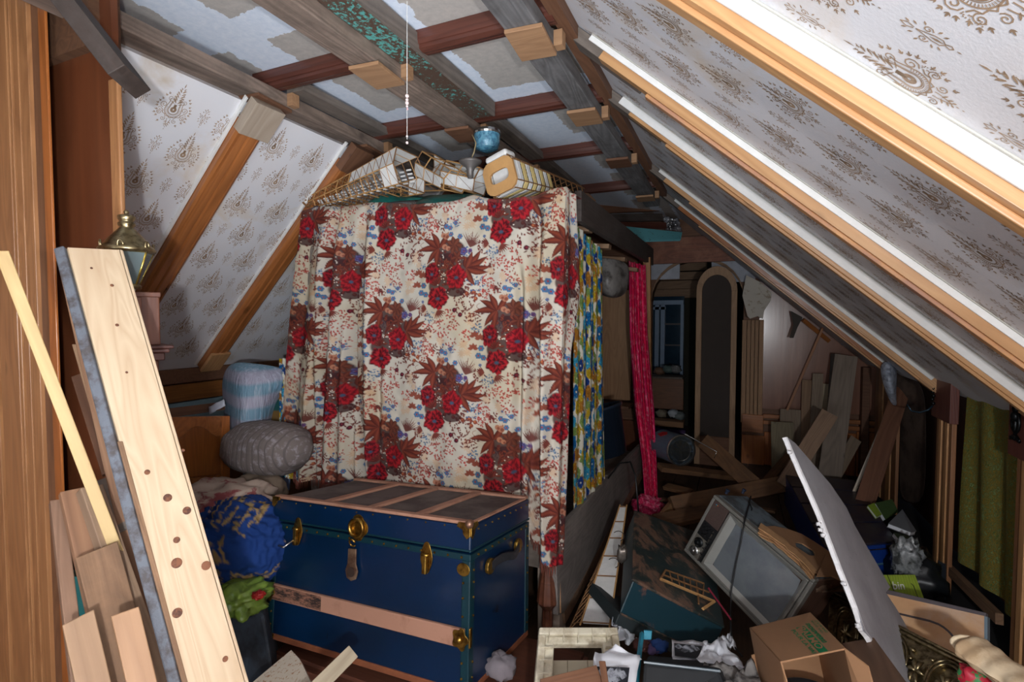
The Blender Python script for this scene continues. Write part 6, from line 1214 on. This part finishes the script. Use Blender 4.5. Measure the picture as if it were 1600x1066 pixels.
# ================================================================ CARTON WITH GREEN PRINT
cb = root('printed_carton', W(1235, 1080, 1.5), 'brown cardboard carton with green lettering, open end towards the camera, below the television', 'carton')
A, B, Cc, Dd = W(1171, 981, 1.62), W(1266, 957, 1.68), W(1321, 1013, 1.36), W(1219, 1034, 1.32)
up = norm(np.cross(Dd-A, B-A)); up = up if up[2] > 0 else -up; dn = -up*.30+np.array([-.02, 0, 0]); th = .004
def panel(name, a_, b2, c_, d_, nv, mat=CARD, **k): return obj(name, MB().prism([a_, b2, c_, d_], nv*th), mat, cb, **k)
panel('top_panel', A, B, Cc, Dd, -up); panel('left_side', A, Dd, Dd+dn, A+dn, norm(B-A)); panel('right_side', B, Cc, Cc+dn, B+dn, -norm(B-A)); panel('back_side', A, B, B+dn, A+dn, norm(Dd-A)); panel('bottom_panel', A+dn, B+dn, Cc+dn, Dd+dn, up)
fo = norm(Dd-A); panel('side_flap', Cc, Cc+dn, Cc+dn+fo*.10+norm(B-A)*.03, Cc+fo*.06+norm(B-A)*.03-up*.03, -norm(B-A)); panel('side_flap', Dd, Dd+dn, Dd+dn+fo*.05-norm(B-A)*.02, Dd+fo*.01-norm(B-A)*.0-up*.04, norm(B-A))
panel('crushed_corner', A+dn*.25, A+dn*.25-norm(B-A)*.012, A+dn-norm(B-A)*.02, A+dn, fo)
obj('darkening_basin', MB().lathe([(.09, 0), (.095, .04), (.085, .045), (.08, .01), (.0001, .008)], 28, (Cc+Dd)/2+dn*.62-norm(Dd-A)*.12, cap=False), BLACK, label='round black basin added to darken the inside of the open printed carton', cat='basin', smooth=True)  # added black dish that darkens the carton opening in place of shade
INK = plain('green_ink', S(0, 128, 76), .7); tp = lambda u_, v_, o_=.0012: ((A*(1-v_)+B*v_)*(1-u_)+(Dd*(1-v_)+Cc*v_)*u_)+up*o_
band_ = MB(); us = np.linspace(.33, .995, 6)
band_.prism([tp(.33, .60), tp(.995, .60), tp(.995, .735), tp(.33, .735)], up*.0003); obj('printed_band', band_, INK, cb)
textmesh('printed_word', 'PALMO', lambda x, y: tp(.36+.57*x, .612+.11*y, .0024), CARD, cb, bold=.025)
textmesh('printed_word', 'nouveau', lambda x, y: tp(.30+.52*x, .765+.07*y, .002), INK, cb, bold=.02)
textmesh('printed_word', 'POUR LA VAI', lambda x, y: tp(.37+.62*x, .50+.065*y, .002), INK, cb, bold=.02)
textmesh('printed_word', '12 8 14 AND', lambda x, y: tp(.26+.36*x, .935+.040*y, .002), INK, cb, bold=.01)
textmesh('printed_word', 'SP.OZ. LIQ.', lambda x, y: tp(.25+.36*x, .875+.040*y, .002), INK, cb, bold=.01)
# ================================================================ OLD GREEN CHEST
m, nt, b = newmat('worn_green_black'); v = coords(nt, rnd=False); n1 = noi(nt, v, 6, 9, .75, .4); c = ramp(nt, n1, [(.40, S(22, 40, 42)), (.50, S(34, 44, 42)), (.58, S(112, 84, 68)), (.66, S(92, 66, 54))]).outputs[0]
nt.links.new(c, b.inputs['Base Color']); b.inputs['Roughness'].default_value = .55; bump(nt, b, n1, .3, .005); WORN = m
m, nt, b = newmat('deep_teal_scuffed'); v = coords(nt, rnd=False); n1 = noi(nt, v, 7, 8, .7, .3); c = ramp(nt, n1, [(.58, S(14, 48, 58)), (.68, S(110, 70, 52))]).outputs[0]
nt.links.new(c, b.inputs['Base Color']); b.inputs['Roughness'].default_value = .45; TEALS = m
A, B, Cc, Dd = W(992, 799, 2.72), W(1104, 838, 3.0), W(1130, 980, 2.12), W(989, 907, 2.05)
up = norm(np.cross(Dd-A, B-A)); up = up if up@(CAMP-A) > 0 else -up; dn = W(968, 958, 2.03)-Dd
gc = root('old_chest', (A+Cc)/2-np.array([0, 0, .3]), 'worn black-green flat chest tilted between the bed rail and the television', 'chest')
cc_ = Dd+dn-Dd; obj('chest_body', MB().hexa([A+dn, B+dn, Cc+dn, Dd+dn, A-dn*.02, B-dn*.02, Cc-dn*.02, Dd-dn*.02]), TEALS, gc, bev=.006)
obj('chest_top', MB().prism([A, B, Cc, Dd], up*.006), WORN, gc, bev=.003)
fr0 = norm(np.cross(dn, Cc-Dd)); fr0 = fr0 if fr0@(CAMP-Dd) > 0 else -fr0
for p, q in ((Dd, Cc), (Dd+dn, Cc+dn), (A, Dd), (B, Cc)): obj('worn_edge', MB().tube([p, q], .005, 6), WORN, gc)
obj('chest_lower_lip', MB().prism([Dd+dn, Cc+dn, Cc+dn*1.35, Dd+dn*1.35], -fr0*.3), plain('chest_dark', S(30, 40, 42), .6), gc, bev=.003)
# balsa fragment on the chest
bf = root('balsa_fragment', W(1080, 905, 2.1), 'broken balsa model wing frame lying on the old chest', 'model wing')
fp = lambda px_, py_, o_=.02: rayplane(px_, py_, A+up*o_, up)
for a_, b2, r_ in (((1032, 905), (1116, 940), .006), ((1040, 891), (1100, 912), .004), ((1032, 905), (1040, 891), .005), ((1035, 898), (1108, 926), .004), ((1046, 893), (1050, 908), .003), ((1058, 896), (1062, 914), .003), ((1068, 900), (1070, 918), .003), ((1078, 903), (1080, 924), .003), ((1088, 907), (1090, 930), .003), ((1100, 912), (1098, 934), .003), ((1090, 920), (1092, 944), .004), ((1116, 940), (1098, 952), .008)):
    obj('strip', MB().tube([fp(*a_), fp(*b2, .02 if r_ < .008 else .01)], r_, 4), BALSAD if r_ < .006 else BALSA, bf)
pp('red_fabric', (1106, 918, 2.3), (1142, 968, 2.16), .008, .005, plain('red_cloth', S(120, 14, 42), .8), 'red fabric edge between the chest and the television', 'fabric')
# model wing panel between rail and chest
mw = root('model_wing', W(940, 900, 2.5), 'long white model aircraft wing with balsa ribs standing between the bed rail and the chest', 'model wing')
a, b_, c, d = W(968, 792, 2.9), W(979, 792, 2.88), W(953, 975, 2.12), W(908, 972, 2.16); nw = norm(np.cross(b_-a, d-a)); nw = nw if nw@(CAMP-a) > 0 else -nw
wq = lambda u_, v_, o_=0: (a*(1-u_)+b_*u_)*(1-v_)+(d*(1-u_)+c*u_)*v_+nw*o_
for k in range(6): v0, v1 = k/6+.006, (k+1)/6-.006; obj('wing_panel', MB().prism([wq(.04, v0), wq(.96, v0), wq(.96, v1), wq(.04, v1)], -nw*.012), TISSUE, mw); 
for k in range(7): obj('wing_rib', MB().tube([wq(-.02, k/6, .001), wq(1.02, k/6, .001)], .003, 5), BALSAD, mw)
for u_ in (0, 1): obj('wing_spar', MB().tube([wq(u_, -.02), wq(u_, 1.02)], .004, 6), BALSA, mw)
mb = MB(); lw = lambda u_, v_: wq(u_-.55*min(1, .35+v_), v_, -.05)
for k in range(22): v0, v1 = k/22, (k+1)/22; mb.tube([wq(0, v0), lw(0, v1)], .0022, 4); mb.tube([lw(0, v0), wq(0, v1)], .0022, 4)
mb.tube([lw(0, 0), lw(0, 1)], .0035, 5); obj('lattice_side', mb, BALSAD, mw)
for cx_, cy_ in ((966, 838), (958, 880)): obj('wing_ply_disc', MB().tube([W(cx_+9*math.cos(t), cy_+8*math.sin(t), 2.4+(860-cy_)*.003) for t in np.linspace(-2.4, 1.2, 10)], .002, 5), plain('dark_slit', S(60, 50, 40), .8), mw)
heap('engine_lump', W(972, 866, 2.3), (.02, .02, .035), plain('dull_metal', S(120, 112, 104), .4, .7), .5, 4, 3, parent=mw, n=16)
# ================================================================ NEAR CENTRE BOTTOM: crate, photos, cases
fr = root('plastic_crate', W(900, 1120, 1.55), 'off-white moulded plastic crate side standing in front of the bed corner post', 'crate')
a, b_, c, d = W(843, 980, 1.72), W(965, 980, 1.76), W(985, 1110, 1.52), W(832, 1110, 1.50); nf = norm(np.cross(b_-a, d-a)); nf = nf if nf@(CAMP-a) > 0 else -nf
fq = lambda u_, v_, o_=0: (a*(1-u_)+b_*u_)*(1-v_)+(d*(1-u_)+c*u_)*v_+nf*o_
OFFW = plain('off_white_plastic', S(206, 198, 176), .5, col2=S(170, 158, 134), scale=14)
def fbar(name, u0, u1, v0, v1, z0, z1, mat=OFFW, **k): return obj(name, MB().hexa([fq(u0, v0, z0), fq(u1, v0, z0), fq(u1, v1, z0), fq(u0, v1, z0), fq(u0, v0, z1), fq(u1, v0, z1), fq(u1, v1, z1), fq(u0, v1, z1)]), mat, fr, **k)
for u0, u1, v0, v1 in ((0, 1, 0, .10), (0, .09, .10, 1), (.91, 1, .10, 1)): fbar('outer_rail', u0, u1, v0, v1, -.03, 0, bev=.004)
for u0, u1, v0, v1 in ((.06, .94, .10, .20), (.09, .20, .18, 1), (.80, .91, .18, 1)): fbar('inner_rail', u0, u1, v0, v1, -.04, -.012, bev=.004)
for k in range(5): fbar('rib', .12+k*.18, .13+k*.18, .02, .19, -.03, .003)
for k in range(5): fbar('rib', .03, .18, .26+k*.16, .275+k*.16, -.03, .002); fbar('rib', .82, .97, .26+k*.16, .275+k*.16, -.03, .002)
fbar('back_sheet', .2, .80, .34, 1, -.06, -.045, plain('beige_sheet', S(176, 166, 144), .6)); 
for u_ in (.38, .62): fbar('sheet_groove', u_, u_+.01, .34, 1, -.045, -.043, plain('groove', S(130, 120, 100), .7))
# photos and papers
def photo(pts, label, img, name='photo_print'):
    P = [W(*p) for p in pts]; r_ = sheet(name, P, PAPER, 10, 8, .012, 2.5, random.random()*9, .0012, label=label, cat='photograph')
    if img:
        nn_ = norm(np.cross(P[1]-P[0], P[3]-P[0])); nn_ = nn_ if nn_@(CAMP-P[0]) > 0 else -nn_
        q = lambda u_, v_: (P[0]*(1-u_)+P[1]*u_)*(1-v_)+(P[3]*(1-u_)+P[2]*u_)*v_+nn_*.012
        obj('picture_area', MB().prism([q(.02, .40), q(.78, .40), q(.78, 1.), q(.02, 1.)], nn_*.0006), plain('dark_print', S(40, 42, 48), .3, var=.3), r_)
        mb = MB()
        for cx2, cy2, rr in ((.14, .55, .10), (.36, .56, .12), (.30, .72, .09), (.52, .50, .09), (.48, .66, .10), (.64, .58, .09)):
            mb.prism([q(cx2+rr*math.cos(t)*(1+.25*math.sin(3*t)), cy2+rr*math.sin(t)*(1+.2*math.cos(4*t)))+nn_*.0008 for t in np.linspace(0, 2*PI, 16)[:-1]], nn_*.0004)
        obj('picture_figures', mb, plain('grey_print', S(156, 160, 168), .3, col2=S(70, 72, 78), scale=40, var2=(.45, .6)), r_)
    return r_
photo([(929, 1020, 1.52), (1000, 1024, 1.56), (990, 1090, 1.42), (926, 1090, 1.38)], 'black and white photograph print leaning against the plastic frame', True)
photo([(928, 1030, 1.58), (962, 1008, 1.60), (1002, 1030, 1.58), (940, 1045, 1.55)], 'blank white sheet behind the black and white photograph', False)
photo([(1050, 998, 1.82), (1112, 1004, 1.86), (1102, 1036, 1.72), (1052, 1030, 1.7)], 'white-bordered print lying against the chest front', True)
sheet('paper_sheet', [W(1100, 1004, 1.8), W(1128, 1003, 1.85), W(1172, 1046, 1.62), W(1085, 1034, 1.66)], PAPER, 20, 14, .035, 3, 2, .0012, label='curled white paper sheet on the black case', cat='paper')
sheet('paper_sheet', [W(1122, 1000, 1.95), W(1140, 990, 2.0), W(1150, 1010, 1.9), W(1125, 1016, 1.85)], PAPER, 14, 10, .04, 3, 5, .0012, label='small crumpled white paper below the television corner', cat='paper')
sheet('newspaper', [W(1100, 1040, 1.6), W(1180, 1048, 1.58), W(1200, 1080, 1.45), W(1110, 1080, 1.45)], plain('grey_newsprint', S(120, 116, 112), .8, col2=S(70, 66, 64), scale=30), 20, 10, .05, 4, 7, .0015, label='crushed grey newspaper beside the printed carton', cat='newspaper')
sheet('paper_scrap', [W(955, 965, 2.05), W(985, 985, 2.05), W(993, 1004, 1.98), W(968, 1000, 1.95)], plain('lined_paper', S(196, 200, 206), .7), 12, 8, .03, 3, 9, .0015, label='curled pale paper under the left corner of the old chest', cat='paper')
bc = obj('black_case', MB().hexa([W(1000, 1120, 1.45), W(1150, 1120, 1.45), W(1160, 1090, 1.75), W(1010, 1090, 1.8), W(1006, 1036, 1.52), W(1125, 1050, 1.48), W(1130, 1034, 1.74), W(1012, 1024, 1.8)]), plain('black_case_skin', S(18, 21, 24), .8, var=.3), label='black hard case under the papers at the bottom centre', cat='case', bev=.01)
obj('case_lining', MB().tube([W(1006, 1035, 1.51), W(1125, 1049, 1.47)], .004, 6), plain('case_edge', S(70, 84, 92), .4), bc)
tf = obj('turquoise_bar', MB().tube([W(1003, 990, 1.85), W(998, 1030, 1.7), W(992, 1100, 1.5)], .008, 4), plain('turquoise_metal', S(48, 140, 164), .45), label='thin turquoise metal bar left of the black case', cat='bar')
obj('bracket', MB().hexa([W(1006, 1000, 1.83), W(1018, 1000, 1.83), W(1018, 998, 1.87), W(1006, 998, 1.87), W(1006, 985, 1.84), W(1019, 986, 1.84), W(1019, 984, 1.88), W(1006, 984, 1.88)]), MC['turquoise_metal'], tf, bev=.003)
for k, (px_, py_, c_, lab) in enumerate(((1030, 1010, (24, 60, 120), 'blue rag between the chest and the black case'), (1020, 1012, (90, 70, 110), 'small mauve rag under the chest front'), (1002, 1008, (90, 50, 44), 'red-brown scraps under the chest corner'))):
    heap('rag', W(px_, py_, 1.88), (.026, .03, .014), plain('rag%d' % k, S(*c_), .8), .5, 3, k+20, label=lab, cat='rag', n=18)
pp('dark_strip', (941, 1035, 1.40), (952, 1110, 1.28), .018, .012, BLOCKD, 'thin dark strip standing in front of the photograph', 'strip')
pp('wooden_board', (850, 1085, 1.35), (940, 1062, 1.38), .07, .02, BLOCKD, 'brown wooden edge at the bottom centre below the plastic frame', 'board', n=(0, -.5, 1))
heap('lint_ball', W(782, 1040, 1.85), (.05, .05, .035), plain('grey_lint', S(120, 112, 116), 1), .4, 5, 7, label='grey fluff lump at the right foot of the blue trunk', cat='fluff', n=22)
# ================================================================ RIGHT FOREGROUND
sc2 = root('blue_suitcase', W(1365, 900, 2.9), 'blue steamer case with a ridged dark lid behind the plasterboard slab', 'suitcase')
A, B, Cc, Dd = W(1226, 742, 3.9), W(1334, 752, 3.9), W(1403, 850, 2.75), W(1290, 860, 2.6)
dn = np.array([0, 0, -.22]); BL2 = plain('royal_blue', S(22, 58, 140), .4, var=.25); obj('case_body', MB().hexa([A+dn, B+dn, Cc+dn, Dd+dn, A, B, Cc, Dd]), BL2, sc2, bev=.006)
NAV = plain('navy_lid', S(36, 36, 56), .4, var=.3, col2=S(52, 46, 52)); up = np.array([0, 0, 1.])
for k in range(4):
    t0, t1 = k/4+.008, (k+1)/4-.008; lp = lambda u_, t: (A*(1-u_)+B*u_)*(1-t)+(Dd*(1-u_)+Cc*u_)*t; obj('lid_panel', MB().prism([lp(0, t0), lp(1, t0), lp(1, t1), lp(0, t1)], up*.012), NAV, sc2, bev=.003)
for z in (-.02, -.10): obj('case_band', MB().tube([Dd+up*z-(B-A)*0, Cc+up*z], .006 if z < -.05 else .003, 6), plain('case_blue_grey', S(70, 110, 130), .5) if z < -.05 else BRASS, sc2)
mb = MB(); ball(mb, Cc+np.array([0, 0, 0]), .022, 12); obj('corner_knob', mb, plain('copper_knob', S(150, 92, 70), .4, .7), sc2, smooth=True)
obj('corner_plate', MB().prism([Cc+np.array([-.005, -.006, 0]), Cc+(Dd-Cc)*.18+np.array([0, -.006, 0]), Cc+(Dd-Cc)*.12+np.array([0, -.006, -.05]), Cc+np.array([-.01, -.006, -.09])], (0, -.003, 0)), BRASS, sc2)
obj('lower_plate', MB().prism([Cc+np.array([-.005, -.006, -.13]), Cc+(Dd-Cc)*.14+np.array([0, -.006, -.13]), Cc+(Dd-Cc)*.12+np.array([0, -.006, -.18]), Cc+np.array([-.01, -.006, -.18])], (0, -.003, 0)), plain('pink_tape', S(150, 110, 100), .7), sc2)
def book(name, pts, th, mat, label, cat='book', pages=True):
    P = [W(*p) for p in pts]; n_ = norm(np.cross(P[1]-P[0], P[3]-P[0])); n_ = n_ if n_@(CAMP-P[0]) > 0 else -n_; o_ = obj(name, MB().prism(P, -n_*.003), mat, label=label, cat=cat)
    if pages: c_ = sum(P)/4; Q = [c_+(p-c_)*.96-n_*.003 for p in P]; obj('pages', MB().prism(Q, -n_*th), PAPER, o_); obj('back_cover', MB().prism([p-n_*(.003+th) for p in P], -n_*.003), mat, o_)
    return o_
book('book', [(1388, 818, 2.9), (1410, 796, 3.1), (1432, 830, 2.9), (1424, 832, 2.85)], .02, plain('grey_cover', S(120, 124, 130), .5), 'grey hardback leaning behind the blue suitcase, its white page edge lit')
book('book', [(1368, 786, 3.2), (1394, 780, 3.3), (1404, 800, 3.2), (1384, 812, 3.1)], .02, plain('olive_cover', S(74, 98, 56), .5), 'dark olive-green book behind the suitcase lid')
book('book', [(1356, 790, 3.1), (1366, 786, 3.15), (1378, 804, 3.05), (1370, 808, 3.0)], .01, plain('lime_cover', S(150, 180, 60), .5), 'narrow lime-green book against the suitcase lid')
book('book', [(1396, 832, 2.8), (1420, 838, 2.8), (1444, 872, 2.6), (1436, 880, 2.6)], .02, plain('dim_green_cover', S(56, 76, 56), .6), 'dim green folder below the grey hardback')
heap('black_bag', W(1430, 900, 2.6), (.10, .14, .12), plain('black_plastic_bag', S(18, 22, 26), .4), .4, 3, 31, label='black plastic bag beside the fluted post', cat='bag', n=30)
heap('clear_wrap', W(1416, 872, 2.55), (.06, .05, .09), plain('crumpled_clear', S(130, 134, 136), .18, spec=.9, col2=S(60, 62, 62), scale=20, bumps=.6), .38, 4, 33, label='crumpled clear plastic wrap right of the blue suitcase', cat='plastic', n=36)
gbx = root('lime_box', W(1405, 930, 2.3), 'lime green ribbed box lid with white lettering behind the pine panel', 'box')
P = [W(1380, 898, 2.5), W(1430, 898, 2.48), W(1446, 940, 2.38), W(1384, 940, 2.4)]; nl = norm(np.cross(P[1]-P[0], P[3]-P[0])); nl = nl if nl@(CAMP-P[0]) > 0 else -nl
LIME = plain('lime_card', S(156, 178, 62), .5, var=.1); lq = lambda u_, v_, o_=0: (P[0]*(1-u_)+P[1]*u_)*(1-v_)+(P[3]*(1-u_)+P[2]*u_)*v_+nl*o_
obj('box_lid', MB().prism(P, -nl*.03), LIME, gbx, bev=.003)
for k in range(12): obj('ridge', MB().prism([lq(.04+k*.08, .02), lq(.045+k*.08, .02), lq(.045+k*.08, .98), lq(.04+k*.08, .98)], nl*.0015), plain('lime_shade', S(120, 140, 44), .5), gbx)
textmesh('printed_word', 'bin', lambda x, y: lq(.24+.32*x, .58-.30*y, .003), WHITEP, gbx, bold=.01)
obj('dark_line', MB().tube([lq(.12, 0, .003), lq(.22, .5, .003), lq(.3, 1, .003)], .0015, 5), BLACK, gbx); obj('dark_line', MB().tube([lq(.78, .35, .003), lq(.82, .45, .003), lq(.84, 1, .003)], .0015, 5), BLACK, gbx)
# pine panel with rounded recess
pn = root('table_leaf', W(1460, 1060, 1.9), 'dusty pine table leaf with a rounded grey inlay line leaning under the green curtain', 'table leaf')
P = [W(1376, 924, 2.2), W(1541, 962, 1.92), W(1541, 1050, 1.86), W(1376, 1010, 2.12)]; n_ = norm(np.cross(P[1]-P[0], P[3]-P[0])); n_ = n_ if n_@(CAMP-P[0]) > 0 else -n_
TBL = wood('dusty_table_pine', S(212, 168, 124), S(176, 128, 90), 'X', .55, .5, 0, wear=S(206, 196, 188), wearamt=.3, rings=2)
pq = lambda u_, v_, o_=0: (P[0]*(1-u_)+P[1]*u_)*(1-v_)+(P[3]*(1-u_)+P[2]*u_)*v_+n_*o_
obj('leaf_board', MB().prism(P, -n_*.022), TBL, pn, bev=.004); obj('grey_edge', MB().prism([pq(0, -.06, .002), pq(1, -.05, .002), pq(1, .02, .002), pq(0, .03, .002)], -n_*.026), plain('grey_edging', S(92, 84, 88), .6), pn, bev=.003); obj('grey_edge', MB().prism([pq(.985, .02, .002), pq(1.012, .02, .002), pq(1.012, 1, .002), pq(.985, 1, .002)], -n_*.026), plain('blue_grey_edging', S(110, 128, 140), .5), pn)
path = [pq(0, .34, .001), pq(.5, .34, .001)]+[pq(.5+.28*math.sin(t), .34+.5*(1-math.cos(t)), .001) for t in np.linspace(.3, PI/2, 8)]+[pq(.80, 1., .001)]
obj('inlay_line', MB().tube(path, .004, 6), MC['grey_edging'], pn, smooth=True)
# embossed brass frame
bf = root('embossed_picture', W(1450, 1066, 1.7), 'embossed antique brass picture frame showing on both sides of the plasterboard slab', 'picture frame')
EMB = ABRASS
def bq(P, n_): return lambda u_, v_, o_=0: (P[0]*(1-u_)+P[1]*u_)*(1-v_)+(P[3]*(1-u_)+P[2]*u_)*v_+n_*o_
P = [W(1296, 925, 2.25), W(1560, 1060, 1.55), W(1500, 1150, 1.45), W(1290, 1035, 1.95)]; n_ = norm(np.cross(P[1]-P[0], P[3]-P[0])); n_ = n_ if n_@(CAMP-P[0]) > 0 else -n_; q = bq(P, n_)
obj('frame_plate', MB().prism(P, -n_*.015), ABRASS, bf, bev=.003)
for v_ in (.0, .06, .95): obj('frame_rim', MB().tube([q(0, v_, .004), q(1, v_, .004)], .006, 8), ABRASS, bf, smooth=True)
for u_ in (.16, .5, .82):
    for r_ in (.10, .085): obj('ring_relief', MB().tube([q(u_+r_*math.cos(t), .5+r_*3.9*math.sin(t), .004) for t in np.linspace(0, 2*PI, 26)], .004, 6), ABRASS, bf, smooth=True)
for u_ in (.16, .33, .5, .66, .82, .94):
    mb = MB()
    for k in range(6): a = k*PI/3; mb.tube([q(u_, .5, .003), q(u_+.028*math.cos(a), .5+.11*math.sin(a), .008), q(u_+.05*math.cos(a), .5+.2*math.sin(a), .002)], [.003, .008, .002], 6)
    obj('leaf_relief', mb, ABRASS, bf, smooth=True)
for u_ in (.27, .39, .61, .72, .9):
    for v_ in (.22, .35, .66, .8): mb = MB(); ball(mb, q(u_, v_, .002), .010, 8, .6); obj('bead_relief', mb, ABRASS, bf, smooth=True)
# cream cushion bottom right
def rollpillow(): 
    pts = [(1512, 1008, 1.5), (1560, 1040, 1.42), (1620, 1090, 1.3)]; rows = []
    P = [W(*p) for p in pts]; path = [P[0]*(1-t)**2+2*P[1]*t*(1-t)+P[2]*t*t for t in np.linspace(0, 1, 14)]; ns = 22
    for i, p in enumerate(path):
        t = norm(path[min(i+1, 13)]-path[max(i-1, 0)]); a_ = norm(np.cross(t, (0, 0, 1))); b2 = np.cross(a_, t); r_ = .055*(1 if i > 0 else .75)*(1+.08*math.sin(i*1.7)); rows.append([p+r_*(math.cos(2*PI*k/ns)*a_*(1+.15*math.sin(k+i*.4))+.62*math.sin(2*PI*k/ns)*b2*(1+.12*math.cos(k*2+i))) for k in range(ns+1)])
    return rows
pl = obj('cream_bolster', MB().grid(rollpillow()), plain('cream_canvas', S(226, 204, 170), .85, col2=S(190, 160, 124), scale=6, bumps=.3), label='cream canvas bolster at the bottom right corner', cat='cushion', smooth=True, sub=1)
obj('bolster_end', MB().prism([W(1512, 1008, 1.5)+.04*(math.cos(a)*norm(cr-cf0*.3)+.66*math.sin(a)*np.array([0, 0, 1])) for a in np.linspace(0, 2*PI, 14)[:-1]], cf0*.01), MC['cream_canvas'], pl, bev=.004)
heap('bright_wrapper', W(1525, 1058, 1.5), (.04, .03, .025), plain('red_green_wrapper', S(190, 40, 60), .5, col2=S(60, 140, 80), scale=20, var2=(.5, .52)), .4, 3, 41, label='small red and green wrapper below the bolster', cat='wrapper', n=16)
pp('dark_floor_board', (1330, 1010, 1.6), (1400, 1120, 1.3), .14, .03, wood('dusky_board', S(96, 70, 52), S(56, 38, 28), 'X', .7), 'dark brown board between the carton and the plasterboard foot', 'board', n=(-.3, -.4, 1))
obj('blue_side_panel', MB().hexa([WX(1468, 1000, KX+.04), WX(1478, 1000, KX+.04), WX(1478, 1000, KX+.06), WX(1468, 1000, KX+.06), WX(1466, 876, KX+.04), WX(1478, 882, KX+.04), WX(1478, 882, KX+.06), WX(1466, 876, KX+.06)]), plain('slate_panel', S(96, 104, 116), .5), label='narrow slate-blue upright panel beside the fluted post foot', cat='panel')
